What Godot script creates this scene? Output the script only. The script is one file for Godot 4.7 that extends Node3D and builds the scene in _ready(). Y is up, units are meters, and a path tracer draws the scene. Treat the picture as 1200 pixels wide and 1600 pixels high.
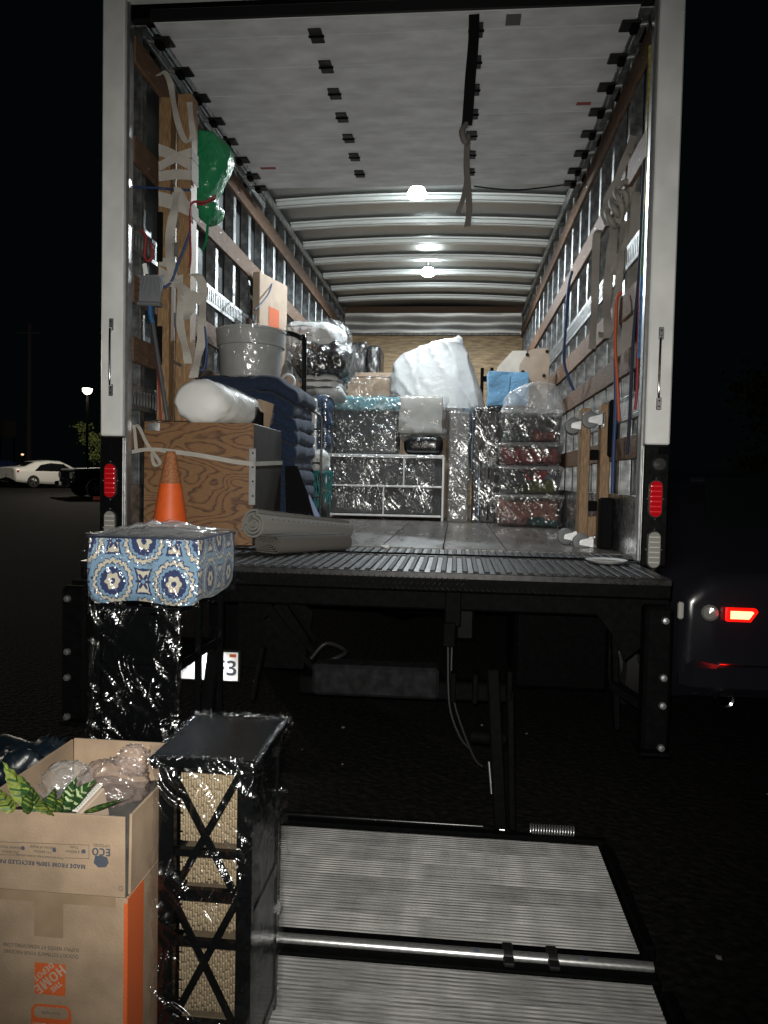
extends Node3D
# A moving truck at night: its load seen through the open rear door, more things waiting on the lowered lift platform.
# x right, y up, z towards the camera; the truck's length runs along -z, the rear posts stand at z = 0.

const BED := 1.05        # height of the truck bed
const PLAT := 0.06       # height of the lift platform on the ground
const F := 1180.0        # focal length in photograph pixels (1200 x 1600)
var CAM := Vector3(0.366, 1.38, 3.398)
var CAMB := Basis.from_euler(Vector3(-0.0417, 0.0943, 0.0209))
var org := Vector3.ZERO  # base of the thing being built; shapes are given in world metres
var M := {}
var TX := {}
var rng := RandomNumberGenerator.new()
var used := {}

# ---- photograph pixel -> point on a plane of the place
func ray(u: float, v: float) -> Vector3:
	return CAMB * Vector3((u - 600.0) / F, -(v - 800.0) / F, -1.0)
func PZ(u: float, v: float, z: float) -> Vector3:
	var d := ray(u, v)
	return CAM + d * ((z - CAM.z) / d.z)
func PX(u: float, v: float, x: float) -> Vector3:
	var d := ray(u, v)
	return CAM + d * ((x - CAM.x) / d.x)
func PY(u: float, v: float, y: float) -> Vector3:
	var d := ray(u, v)
	return CAM + d * ((y - CAM.y) / d.y)

# ---- mesh builder
class MB:
	var v := PackedVector3Array()
	var n := PackedVector3Array()
	var t := PackedVector2Array()
	var ix := PackedInt32Array()
	func quad(a: Vector3, b: Vector3, c: Vector3, d: Vector3, hint: Vector3, uv = null) -> MB:
		var nn := (c - a).cross(d - b)
		if nn.length() < 1e-12:
			return self
		nn = nn.normalized()
		var k := v.size()
		v.append_array([a, b, c, d])
		if uv == null:
			t.append_array([Vector2(0, 1), Vector2(1, 1), Vector2(1, 0), Vector2(0, 0)])
		else:
			t.append_array(uv)
		if nn.dot(hint) < 0:
			nn = -nn
			ix.append_array([k, k + 1, k + 2, k, k + 2, k + 3])
		else:
			ix.append_array([k, k + 2, k + 1, k, k + 3, k + 2])
		n.append_array([nn, nn, nn, nn])
		return self
	func tri(a: Vector3, b: Vector3, c: Vector3, hint: Vector3) -> MB:
		var nn := (b - a).cross(c - a)
		if nn.length() < 1e-14:
			return self
		nn = nn.normalized()
		var k := v.size()
		v.append_array([a, b, c])
		t.append_array([Vector2(0, 0), Vector2(1, 0), Vector2(1, 1)])
		if nn.dot(hint) < 0:
			nn = -nn
			ix.append_array([k, k + 1, k + 2])
		else:
			ix.append_array([k, k + 2, k + 1])
		n.append_array([nn, nn, nn])
		return self
	func box(c: Vector3, s: Vector3, b := Basis(), bev := 0.0) -> MB:
		var h := s * 0.5
		var e := minf(bev, minf(h.x, minf(h.y, h.z)) * 0.9)
		for ax in 3:
			for sg in [-1.0, 1.0]:
				var nn := Vector3.ZERO
				nn[ax] = sg
				var p := (ax + 1) % 3
				var q := (ax + 2) % 3
				var pts := []
				for k in [[-1, -1], [1, -1], [1, 1], [-1, 1]]:
					var w := Vector3.ZERO
					w[ax] = sg * h[ax]
					w[p] = k[0] * (h[p] - e)
					w[q] = k[1] * (h[q] - e)
					pts.append(c + b * w)
				quad(pts[0], pts[1], pts[2], pts[3], b * nn)
		if e > 0.0:
			for ax in 3:
				var p := (ax + 1) % 3
				var q := (ax + 2) % 3
				for sp in [-1.0, 1.0]:
					for sq in [-1.0, 1.0]:
						var pts := []
						for k in [[-1, 0], [1, 0], [1, 1], [-1, 1]]:
							var w := Vector3.ZERO
							w[ax] = k[0] * (h[ax] - e)
							w[p] = sp * (h[p] - (e if k[1] == 1 else 0.0))
							w[q] = sq * (h[q] - (0.0 if k[1] == 1 else e))
							pts.append(c + b * w)
						var nn := Vector3.ZERO
						nn[p] = sp
						nn[q] = sq
						quad(pts[0], pts[1], pts[2], pts[3], b * nn)
			for sx in [-1.0, 1.0]:
				for sy in [-1.0, 1.0]:
					for sz in [-1.0, 1.0]:
						var g := Vector3(sx, sy, sz)
						tri(c + b * (g * (h - Vector3(0, e, e))), c + b * (g * (h - Vector3(e, 0, e))), c + b * (g * (h - Vector3(e, e, 0))), b * g)
		return self
	func bar(a: Vector3, b: Vector3, w: float, h: float, up := Vector3.UP, bev := 0.0) -> MB:
		var z := (b - a).normalized()
		var x := up.cross(z)
		if x.length() < 0.01:
			x = Vector3.RIGHT.cross(z)
		x = x.normalized()
		var y := z.cross(x)
		return box((a + b) * 0.5, Vector3(w, h, a.distance_to(b)), Basis(x, y, z), bev)
	# a grid of points; smooth normals
	func grid(nu: int, nv: int, f: Callable, wrap := false, out := Vector3.INF) -> MB:
		var k := v.size()
		var pts := PackedVector3Array()
		pts.resize((nu + 1) * (nv + 1))
		for j in nv + 1:
			for i in nu + 1:
				pts[j * (nu + 1) + i] = f.call(float(i) / nu, float(j) / nv)
		var flip := 0.0
		var nn := PackedVector3Array()
		nn.resize(pts.size())
		for j in nv + 1:
			for i in nu + 1:
				var i0 := i - 1
				var i1 := i + 1
				if wrap:
					i0 = nu - 1 if i == 0 else i - 1
					i1 = 1 if i == nu else i + 1
				var du := pts[j * (nu + 1) + mini(i1, nu)] - pts[j * (nu + 1) + maxi(i0, 0)]
				var dv := pts[mini(j + 1, nv) * (nu + 1) + i] - pts[maxi(j - 1, 0) * (nu + 1) + i]
				var c := du.cross(dv)
				nn[j * (nu + 1) + i] = Vector3.ZERO if c.length() < 1e-14 else c.normalized()
				if out != Vector3.INF:
					flip += nn[j * (nu + 1) + i].dot(pts[j * (nu + 1) + i] - out)
		for j in nv + 1:
			for i in nu + 1:
				if nn[j * (nu + 1) + i] == Vector3.ZERO:
					var jj := 1 if j == 0 else (nv - 1 if j == nv else j - 1)
					var sum := Vector3.ZERO
					for e in nu + 1:
						sum += nn[jj * (nu + 1) + e]
					nn[j * (nu + 1) + i] = sum.normalized() if sum.length() > 0.01 else Vector3.UP
		var s := -1.0 if flip < 0.0 else 1.0
		for j in nv + 1:
			for i in nu + 1:
				v.append(pts[j * (nu + 1) + i])
				n.append(nn[j * (nu + 1) + i] * s)
				t.append(Vector2(float(i) / nu, float(j) / nv))
		for j in nv:
			for i in nu:
				var a := k + j * (nu + 1) + i
				var b := a + 1
				var c := a + nu + 2
				var d := a + nu + 1
				if s > 0:
					ix.append_array([a, c, b, a, d, c])
				else:
					ix.append_array([a, b, c, a, c, d])
		return self
	func tube(p: Array, r, sides := 8, caps := true) -> MB:
		var m := p.size()
		var up := Vector3(0.31, 0.9, 0.22).normalized()
		var k := v.size()
		var rings := []
		for i in m:
			var d: Vector3 = (p[mini(i + 1, m - 1)] - p[maxi(i - 1, 0)])
			d = d.normalized()
			var x := up.cross(d)
			if x.length() < 0.05:
				x = Vector3(1, 0.1, 0.3).cross(d)
			x = x.normalized()
			up = d.cross(x)
			var rr: float = r[i] if r is Array else r
			for s in sides + 1:
				var a := TAU * s / sides
				var o := x * cos(a) + up * sin(a)
				v.append(p[i] + o * rr)
				n.append(o)
				t.append(Vector2(float(s) / sides, float(i)))
		for i in m - 1:
			for s in sides:
				var a := k + i * (sides + 1) + s
				ix.append_array([a, a + sides + 2, a + 1, a, a + sides + 1, a + sides + 2])
		if caps:
			for e in [0, m - 1]:
				var d: Vector3 = (p[0] - p[1]) if e == 0 else (p[m - 1] - p[m - 2])
				for s in range(1, sides - 1):
					var b: int = k + e * (sides + 1)
					tri(v[b], v[b + s], v[b + s + 1], d)
		return self
	# turned shape: profile of (radius, height) about an axis
	func lathe(pr: Array, seg: int, at: Vector3, b := Basis()) -> MB:
		for i in pr.size() - 1:
			var r0: float = pr[i].x
			var r1: float = pr[i + 1].x
			var y0: float = pr[i].y
			var y1: float = pr[i + 1].y
			var sl := Vector2(y1 - y0, r0 - r1).normalized()
			var k := v.size()
			for s in seg + 1:
				var a := TAU * s / seg
				var o := Vector3(cos(a), 0, sin(a))
				v.append(at + b * (o * r0 + Vector3(0, y0, 0)))
				v.append(at + b * (o * r1 + Vector3(0, y1, 0)))
				var nn := b * (o * sl.x + Vector3(0, sl.y, 0)).normalized()
				n.append(nn)
				n.append(nn)
				t.append(Vector2(float(s) / seg, 0))
				t.append(Vector2(float(s) / seg, 1))
			for s in seg:
				var a := k + s * 2
				ix.append_array([a, a + 2, a + 1, a + 1, a + 2, a + 3])
		return self
	# flat outline (2-D points in the plane of x and y axes of b) given thickness along b.z
	func slab(o: PackedVector2Array, at: Vector3, b: Basis, th: float) -> MB:
		var f := Geometry2D.triangulate_polygon(o)
		var q := b.z * th * 0.5
		for i in range(0, f.size(), 3):
			var p := []
			for j in 3:
				p.append(at + b.x * o[f[i + j]].x + b.y * o[f[i + j]].y)
			tri(p[0] + q, p[1] + q, p[2] + q, b.z)
			tri(p[0] - q, p[1] - q, p[2] - q, -b.z)
		var ccw := Geometry2D.is_polygon_clockwise(o)
		for i in o.size():
			var a := o[i]
			var c := o[(i + 1) % o.size()]
			var e := (c - a).orthogonal() * (-1.0 if not ccw else 1.0)
			var pa := at + b.x * a.x + b.y * a.y
			var pc := at + b.x * c.x + b.y * c.y
			quad(pa - q, pc - q, pc + q, pa + q, b.x * e.x + b.y * e.y)
		return self
	# a band of webbing along points; wide along side vectors
	func ribbon(p: Array, side, w: float, th := 0.003) -> MB:
		var m := p.size()
		for i in m - 1:
			var s0: Vector3 = (side[i] if side is Array else side) * w * 0.5
			var s1: Vector3 = (side[i + 1] if side is Array else side) * w * 0.5
			var d: Vector3 = p[i + 1] - p[i]
			var q := d.cross(s0).normalized() * th * 0.5
			quad(p[i] - s0 + q, p[i] + s0 + q, p[i + 1] + s1 + q, p[i + 1] - s1 + q, q)
			quad(p[i] - s0 - q, p[i] + s0 - q, p[i + 1] + s1 - q, p[i + 1] - s1 - q, -q)
			quad(p[i] - s0 - q, p[i] - s0 + q, p[i + 1] - s1 + q, p[i + 1] - s1 - q, -s0)
			quad(p[i] + s0 - q, p[i] + s0 + q, p[i + 1] + s1 + q, p[i + 1] + s1 - q, s0)
		return self
	func mesh(off := Vector3.ZERO) -> ArrayMesh:
		var a := []
		a.resize(Mesh.ARRAY_MAX)
		if off != Vector3.ZERO:
			for i in v.size():
				v[i] -= off
		a[Mesh.ARRAY_VERTEX] = v
		a[Mesh.ARRAY_NORMAL] = n
		a[Mesh.ARRAY_TEX_UV] = t
		a[Mesh.ARRAY_INDEX] = ix
		var m := ArrayMesh.new()
		m.add_surface_from_arrays(Mesh.PRIMITIVE_TRIANGLES, a)
		return m

func mb() -> MB:
	return MB.new()
func smooth_path(p: Array, k := 6) -> Array:
	var c := Curve3D.new()
	for i in p.size():
		var t: Vector3 = (p[mini(i + 1, p.size() - 1)] - p[maxi(i - 1, 0)]) / 6.0
		c.add_point(p[i], -t, t)
	var o := []
	for i in p.size() - 1:
		for j in k:
			o.append(c.sample(i, float(j) / k))
	o.append(p[p.size() - 1])
	return o

# ---- naming and the tree of things and parts
func numbered(called: String) -> String:
	used[called] = used.get(called, -1) + 1
	return called if used[called] == 0 else "%s_%03d" % [called, used[called]]
func thing(called: String, label: String, category: String, at: Vector3, group := "") -> Node3D:
	var o := Node3D.new()
	o.name = numbered(called)
	add_child(o, true)
	o.position = at
	o.set_meta("label", label)
	o.set_meta("category", category)
	if group != "":
		o.set_meta("group", group)
	org = at
	return o
func part(parent: Node, called: String, m, material: Material, at := Vector3.ZERO, label := "") -> MeshInstance3D:
	var o := MeshInstance3D.new()
	o.name = called
	o.mesh = m.mesh(org) if m is MB else m
	o.material_override = material
	parent.add_child(o, true)
	o.position = at
	if label != "":
		o.set_meta("label", label)
	return o
func stuff(o: Node) -> Node:
	o.set_meta("kind", "stuff")
	return o
# a thing that is one mesh
func single(called: String, label: String, category: String, at: Vector3, m: MB, material: Material, group := "") -> MeshInstance3D:
	org = at
	var o := part(self, numbered(called), m, material, at)
	o.set_meta("label", label)
	o.set_meta("category", category)
	if group != "":
		o.set_meta("group", group)
	return o

# ---- materials
func lin(r: float, g: float, b: float, a := 1.0) -> Color:
	var c := Color(r, g, b).linear_to_srgb()
	c.a = a
	return c
func noise_tex(key: String, freq: float, lo: float, hi: float, kind := FastNoiseLite.TYPE_SIMPLEX_SMOOTH, oct := 4, size := 512, normal := 0.0, gain := 0.5) -> Texture2D:
	if TX.has(key):
		return TX[key]
	var f := FastNoiseLite.new()
	f.noise_type = kind
	f.seed = hash(key) % 1000
	f.frequency = freq
	f.fractal_octaves = oct
	f.fractal_gain = gain
	var t := NoiseTexture2D.new()
	t.width = size
	t.height = size
	t.seamless = true
	t.noise = f
	if normal > 0.0:
		t.as_normal_map = true
		t.bump_strength = normal
	else:
		var g := Gradient.new()
		g.colors = PackedColorArray([Color(lo, lo, lo), Color(hi, hi, hi)])
		t.color_ramp = g
	TX[key] = t
	return t
func mat(key: String, c: Color, rough := 0.6, metal := 0.0, opt := {}) -> StandardMaterial3D:
	if M.has(key):
		return M[key]
	var m := StandardMaterial3D.new()
	m.resource_name = key
	m.albedo_color = c
	m.roughness = rough
	m.metallic = metal
	if opt.has("tex"):
		m.albedo_texture = opt.tex
	if opt.has("rtex"):
		m.roughness_texture = opt.rtex
	if opt.has("ntex"):
		m.normal_enabled = true
		m.normal_texture = opt.ntex
		m.normal_scale = opt.get("ns", 1.0)
	if opt.has("scale"):
		m.uv1_triplanar = true
		m.uv1_scale = opt.scale
	if opt.has("uv"):
		m.uv1_scale = opt.uv
	if opt.has("emit"):
		m.emission_enabled = true
		m.emission = opt.emit
		m.emission_energy_multiplier = opt.get("power", 1.0)
	if c.a < 0.999:
		m.transparency = BaseMaterial3D.TRANSPARENCY_ALPHA
	if opt.has("spec"):
		m.metallic_specular = opt.spec
	if opt.has("back"):
		m.backlight_enabled = true
		m.backlight = opt.back
	if opt.has("rim"):
		m.rim_enabled = true
		m.rim = opt.rim
	if opt.has("coat"):
		m.clearcoat_enabled = true
		m.clearcoat = opt.coat
		m.clearcoat_roughness = opt.get("coatr", 0.1)
	M[key] = m
	return m

# crinkles of stretched film: sharp creases that run together in a few directions
func film_texture() -> Texture2D:
	var sz := 512
	var im := Image.create(sz, sz, false, Image.FORMAT_L8)
	var f := FastNoiseLite.new()
	f.seed = 7
	f.frequency = 1.0
	f.fractal_type = FastNoiseLite.FRACTAL_NONE
	for y in sz:
		for x in sz:
			var u := float(x) / sz
			var w := float(y) / sz
			var bend := f.get_noise_2d(u * 3.0 + 40.0, w * 3.0) * 0.16
			var a := u * 0.80 + w * 0.60 + bend
			var b := -u * 0.60 + w * 0.80
			var r1 := 1.0 - absf(f.get_noise_2d(a * 22.0, b * 1.4 + 9.0))
			var c := u * 0.25 - w * 0.97 + bend
			var d := u * 0.97 + w * 0.25
			var r2 := 1.0 - absf(f.get_noise_2d(d * 19.0 + 77.0, c * 1.2))
			var m := clampf(f.get_noise_2d(u * 4.0 + 90.0, w * 4.0) * 1.8 + 0.5, 0.0, 1.0)
			# creases run in sheaves; crumpled patches lie between taut clear ones
			var sheaf := smoothstep(-0.05, 0.4, f.get_noise_2d(u * 5.0 + 31.0, w * 5.0 + 12.0))
			var crush := smoothstep(0.22, 0.6, f.get_noise_2d(u * 6.0 + 61.0, w * 6.0 + 45.0))
			var small := absf(f.get_noise_2d(u * 24.0 + 5.0, w * 24.0)) * 0.45 + absf(f.get_noise_2d(u * 52.0, w * 52.0 + 8.0)) * 0.28
			var h := lerpf(pow(r1, 10.0), pow(r2, 12.0), m) * 0.62 * sheaf + small * crush * 0.42
			im.set_pixel(x, y, Color(h, h, h))
	im.bump_map_to_normal_map(5.0)
	return ImageTexture.create_from_image(im)
# face veneer of plywood: bands of dark late wood that bend round knots
func plywood_texture() -> Texture2D:
	var sz := 512
	var im := Image.create(sz, sz, false, Image.FORMAT_RGB8)
	var f := FastNoiseLite.new()
	f.seed = 21
	f.frequency = 1.0
	f.fractal_octaves = 2
	for y in sz:
		for x in sz:
			var u := float(x) / sz
			var w := float(y) / sz
			var h := f.get_noise_2d(u * 1.1, w * 3.4 + 3.0) * 2.0 + w * 4.2
			h += f.get_noise_2d(u * 5.0 + 20.0, w * 16.0) * 0.14
			for kn in [Vector3(0.3, 0.22, 0.055), Vector3(0.45, 0.47, 0.08), Vector3(0.83, 0.50, 0.06)]:
				var dd = Vector2((u - kn.x) / 1.6, w - kn.y).length() / kn.z
				h += 1.0 * exp(-dd * dd)
			var k := fposmod(h * 1.7, 1.0)
			var dark := smoothstep(0.52, 0.90, k) * (1.0 - smoothstep(0.94, 1.0, k)) * (0.72 + 0.5 * f.get_noise_2d(u * 9.0, w * 30.0))
			var fine := f.get_noise_2d(u * 14.0, w * 240.0) * 0.12
			var c := Color(0.53, 0.385, 0.24).lerp(Color(0.30, 0.185, 0.105), dark)
			im.set_pixel(x, y, Color(c.r + fine * 0.6, c.g + fine * 0.5, c.b + fine * 0.4))
	return ImageTexture.create_from_image(im)
# printed upholstery: ogee medallions in two blues on cream
func damask_texture() -> Texture2D:
	var w := 640
	var h := 288
	var im := Image.create(w, h, false, Image.FORMAT_RGB8)
	var cream := Color(0.74, 0.71, 0.64)
	var sky := Color(0.45, 0.57, 0.67)
	var navy := Color(0.15, 0.20, 0.36)
	var f := FastNoiseLite.new()
	f.seed = 3
	f.frequency = 0.05
	for y in h:
		for x in w:
			var wob := f.get_noise_2d(x, y) * 7.0
			var best := 1e9
			var cx := 0.0
			var cy := 0.0
			for jj in range(-1, 4):
				for ii in range(-2, 6):
					var px := ii * 214.0 + (107.0 if posmod(jj, 2) == 1 else 0.0) + 20.0
					var py := jj * 132.0 + 22.0
					var dd := Vector2((x - px) / 1.0, (y - py) / 1.05).length()
					if dd < best:
						best = dd
						cx = x - px
						cy = y - py
			var ang := atan2(cy, cx)
			var d := best + wob * 0.5
			var c := cream
			var scallop := absf(sin(ang * 9.0)) * 9.0 + sin(ang * 23.0 + wob) * 2.5
			if d < 9.0:
				c = navy
			elif d < 25.0 + cos(ang * 6.0) * 3.0:
				c = cream
			elif d < 42.0 + scallop * 0.35:
				c = navy
			elif d < 50.0 + scallop * 0.7:
				c = sky
			elif d < 53.5 + scallop * 0.7:
				c = navy
			elif d < 63.0 + scallop:
				c = cream
			elif d < 66.5 + scallop:
				c = navy
			elif d < 88.0 - absf(sin(ang * 5.0)) * 3.0:
				c = sky
			elif d < 92.0:
				c = navy
			else:
				c = cream
			# flowers between the medallions
			for jj in range(0, 3):
				for ii in range(-1, 4):
					var px := ii * 214.0 + 127.0 + (107.0 if jj % 2 == 1 else 0.0)
					var py := jj * 132.0 + 22.0 + (0.0)
					var q := Vector2(x - px, y - py - 66.0 * 0.0)
					q.x += 0.0
					var l := q.length()
					var a2 := atan2(q.y, q.x)
					if best > 70.0 and l < 30.0:
						if l < 7.0:
							c = sky
						elif l < 19.0 + 9.0 * cos(a2 * 6.0):
							c = navy
			im.set_pixel(x, y, c)
	return ImageTexture.create_from_image(im)
func setup_materials() -> void:
	var soft := noise_tex("soft", 0.006, 0.88, 1.0)
	var patch := noise_tex("patch", 0.012, 0.55, 1.0, FastNoiseLite.TYPE_SIMPLEX_SMOOTH, 5)
	var grain := noise_tex("grain", 0.08, 0.82, 1.0, FastNoiseLite.TYPE_SIMPLEX_SMOOTH, 3)
	var rough := noise_tex("rough", 0.015, 0.6, 1.0, FastNoiseLite.TYPE_SIMPLEX_SMOOTH, 5)
	var fine_n := noise_tex("fine_n", 0.12, 0, 1, FastNoiseLite.TYPE_SIMPLEX_SMOOTH, 3, 512, 3.0)
	var dent_n := noise_tex("dent_n", 0.012, 0, 1, FastNoiseLite.TYPE_SIMPLEX_SMOOTH, 3, 512, 5.0)
	var wrinkle_n := noise_tex("wrinkle_n", 0.02, 0, 1, FastNoiseLite.TYPE_SIMPLEX, 4, 512, 14.0)
	var film_n := film_texture()
	var tri := Vector3(1, 1, 1)
	mat("white_paint", lin(0.66, 0.67, 0.66), 0.42, 0.0, {"tex": soft, "rtex": rough, "scale": tri * 1.3})
	mat("black_paint", lin(0.004, 0.004, 0.0043), 0.3, 0.0, {"spec": 0.35, "rtex": rough, "scale": tri * 3.0})
	mat("black_steel", lin(0.0024, 0.0025, 0.0027), 0.72, 0.0, {"spec": 0.15, "tex": patch, "ntex": fine_n, "ns": 0.3, "scale": tri * 4.0})
	mat("dark_frame", lin(0.002, 0.002, 0.0022), 0.6, 0.0, {"spec": 0.2, "tex": patch, "scale": tri * 2.0})
	mat("galvanised", lin(0.44, 0.46, 0.47), 0.55, 0.9, {"tex": patch, "rtex": rough, "scale": tri * 2.0})
	mat("wall_sheet", lin(0.20, 0.215, 0.22), 0.40, 0.9, {"tex": soft, "ntex": dent_n, "ns": 0.25, "scale": tri * 0.9})
	mat("roof_sheet", lin(0.50, 0.50, 0.49), 0.46, 0.95, {"ntex": dent_n, "ns": 0.10, "scale": tri * 0.6})
	mat("roof_bow", lin(0.66, 0.69, 0.69), 0.5, 0.5, {"tex": soft, "ntex": fine_n, "ns": 0.1, "scale": Vector3(0.6, 3, 3)})
	mat("kick_plate", lin(0.40, 0.42, 0.43), 0.36, 0.9, {"tex": patch, "rtex": rough, "scale": tri * 2.2})
	mat("chrome", lin(0.75, 0.76, 0.77), 0.18, 1.0, {"rtex": rough, "scale": tri * 6.0})
	mat("zinc", lin(0.55, 0.56, 0.57), 0.32, 0.9, {"tex": soft, "scale": tri * 9.0})
	for i in 3:
		var k: float = [1.0, 0.82, 1.15][i]
		mat("slat_wood%d" % i, lin(0.22 * k, 0.135 * k, 0.09 * k), 0.68, 0.0, {"spec": 0.3, "tex": noise_tex("woodstreak%d" % i, 0.02, 0.55, 1.0, FastNoiseLite.TYPE_SIMPLEX_SMOOTH, 4), "scale": Vector3(6, 14, 0.8)})
		mat("floor_wood%d" % i, lin(0.16 * k, 0.14 * k, 0.125 * k), 0.38, 0.0, {"tex": noise_tex("floorstreak%d" % i, 0.02, 0.6, 1.0, FastNoiseLite.TYPE_SIMPLEX_SMOOTH, 5), "rtex": rough, "scale": Vector3(0.9, 0.9, 0.2)})
	mat("dolly_wood", lin(0.33, 0.195, 0.088), 0.6, 0.0, {"tex": noise_tex("dollystreak", 0.02, 0.55, 1.0), "scale": Vector3(14, 1.2, 14)})
	mat("plywood", lin(0.68, 0.68, 0.68), 0.55, 0.0, {"tex": plywood_texture()})
	mat("wall_plywood", lin(0.55, 0.385, 0.21), 0.6, 0.0, {"tex": noise_tex("wallply", 0.016, 0.6, 1.0, FastNoiseLite.TYPE_SIMPLEX_SMOOTH, 4), "scale": Vector3(0.5, 3.0, 3.0)})
	mat("dark_laminate", lin(0.028, 0.020, 0.016), 0.6, 0.0, {"tex": patch, "scale": tri * 2.0})
	mat("door_panel", lin(0.64, 0.645, 0.665), 0.5, 0.0, {"tex": noise_tex("doordirt", 0.010, 0.82, 1.0, FastNoiseLite.TYPE_SIMPLEX_SMOOTH, 5), "scale": Vector3(0.7, 1, 1.4)})
	mat("black_plastic", lin(0.009, 0.009, 0.0095), 0.45, 0.0, {"spec": 0.3})
	mat("black_webbing", lin(0.006, 0.006, 0.0065), 0.85, 0.0, {"spec": 0.15, "tex": grain, "ntex": fine_n, "ns": 0.5, "scale": tri * 12.0})
	mat("grey_webbing", lin(0.22, 0.205, 0.185), 0.8, 0.0, {"tex": soft, "ntex": fine_n, "ns": 0.5, "scale": tri * 3.0})
	mat("dark_grey_webbing", lin(0.075, 0.07, 0.065), 0.85, 0.0, {"tex": soft, "ntex": fine_n, "ns": 0.5, "scale": tri * 3.0})  # darker grey webbing for the knot and loose ends of the pull strap
	mat("white_webbing", lin(0.38, 0.36, 0.325), 0.8, 0.0, {"tex": soft, "ntex": fine_n, "ns": 0.5, "scale": tri * 3.0})
	mat("film", lin(0.92, 0.94, 0.95, 0.06), 0.16, 1.0, {"tex": noise_tex("filmtone", 0.02, 0.9, 1.0), "ntex": film_n, "ns": 1.5, "scale": tri * 1.1})
	mat("film_white", lin(0.85, 0.86, 0.87, 0.10), 0.12, 0.0, {"ntex": film_n, "ns": 0.8, "scale": tri * 2.2, "spec": 0.7})
	mat("clear_tub", lin(0.75, 0.77, 0.78, 0.025), 0.12, 0.0, {"ntex": dent_n, "ns": 0.3, "scale": tri * 2.0, "spec": 0.6})
	mat("glass", lin(0.1, 0.11, 0.12, 0.3), 0.04, 0.0)
	mat("bag_white", lin(0.52, 0.53, 0.535), 0.40, 0.0, {"ntex": wrinkle_n, "ns": 0.17, "scale": tri * 1.1, "back": Color(0.3, 0.3, 0.3)})
	mat("bag_black", lin(0.012, 0.012, 0.013), 0.22, 0.0, {"ntex": film_n, "ns": 0.9, "scale": tri * 1.6, "spec": 0.6})
	mat("bag_green", lin(0.018, 0.18, 0.075), 0.24, 0.0, {"ntex": wrinkle_n, "ns": 0.35, "scale": tri * 2.5, "back": Color(0.02, 0.2, 0.08)})
	mat("bubble", lin(0.62, 0.63, 0.62), 0.5, 0.0, {"ntex": fine_n, "ns": 0.5, "scale": tri * 5.0})
	mat("blanket", lin(0.009, 0.027, 0.074), 0.95, 0.0, {"tex": patch, "ntex": fine_n, "ns": 0.9, "scale": tri * 6.0, "rim": 0.4})
	mat("blanket_dark", lin(0.009, 0.024, 0.064), 0.9, 0.0, {"tex": patch, "ntex": fine_n, "ns": 0.9, "scale": tri * 6.0, "rim": 0.3})
	mat("cardboard", lin(0.305, 0.222, 0.150), 0.75, 0.0, {"tex": noise_tex("card", 0.008, 0.84, 1.0, FastNoiseLite.TYPE_SIMPLEX_SMOOTH, 5), "ntex": fine_n, "ns": 0.12, "scale": tri * 2.0})
	mat("cardboard_pale", lin(0.40, 0.31, 0.235), 0.75, 0.0, {"tex": soft, "scale": tri * 2.0})
	mat("cardboard_tape", lin(0.25, 0.18, 0.118), 0.32, 0.0, {"tex": soft, "scale": tri * 3.0})
	mat("orange_ink", lin(0.56, 0.105, 0.022), 0.7, 0.0, {"tex": grain, "scale": tri * 5.0})
	mat("blue_ink", lin(0.045, 0.055, 0.075), 0.7, 0.0)
	mat("grey_ink", lin(0.10, 0.085, 0.07), 0.7, 0.0)
	mat("damask", Color(1, 1, 1), 0.8, 0.0, {"tex": damask_texture(), "rim": 0.2})
	mat("cone_orange", lin(0.74, 0.115, 0.018), 0.5, 0.0, {"tex": soft, "scale": Vector3(5, 5, 5)})
	mat("cone_worn", lin(0.50, 0.19, 0.07), 0.65, 0.0, {"tex": patch, "scale": Vector3(9, 9, 9)})
	mat("rug_grey", lin(0.21, 0.205, 0.19), 0.95, 0.0, {"tex": grain, "ntex": fine_n, "ns": 1.0, "scale": tri * 10.0})
	mat("rug_dark", lin(0.085, 0.08, 0.072), 0.95, 0.0, {"tex": grain, "ntex": fine_n, "ns": 1.0, "scale": tri * 10.0})
	mat("can_grey", lin(0.33, 0.34, 0.34), 0.5, 0.0, {"tex": soft, "scale": tri * 3.0})
	mat("drawer_grey", lin(0.075, 0.075, 0.076), 0.9, 0.0, {"tex": grain, "ntex": fine_n, "ns": 0.8, "scale": tri * 9.0})
	mat("frame_white", lin(0.6, 0.6, 0.6), 0.4)
	mat("teal", lin(0.022, 0.16, 0.165), 0.45)
	mat("blue_cloth", lin(0.02, 0.06, 0.14), 0.9, 0.0, {"tex": patch, "ntex": wrinkle_n, "ns": 0.4, "scale": tri * 3.0})
	mat("blue_box", lin(0.16, 0.36, 0.58), 0.75, 0.0, {"tex": grain, "ntex": wrinkle_n, "ns": 0.18, "scale": tri * 2.0})
	mat("mattress_blue", lin(0.34, 0.52, 0.72), 0.4, 0.0, {"ntex": wrinkle_n, "ns": 0.2, "scale": tri * 2.0})
	mat("orange_cord", lin(0.32, 0.055, 0.016), 0.6)
	mat("red_cord", lin(0.18, 0.014, 0.018), 0.6)
	mat("blue_cord", lin(0.012, 0.035, 0.11), 0.6)
	mat("yellow_strip", lin(0.34, 0.29, 0.05), 0.6, 0.0, {"tex": patch, "scale": tri * 6.0})
	mat("green_strip", lin(0.05, 0.18, 0.10), 0.6, 0.0, {"tex": patch, "scale": tri * 6.0})
	mat("blue_strip", lin(0.02, 0.14, 0.36), 0.6, 0.0, {"tex": patch, "scale": tri * 6.0})
	mat("wheel_grey", lin(0.10, 0.105, 0.11), 0.55)
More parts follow.
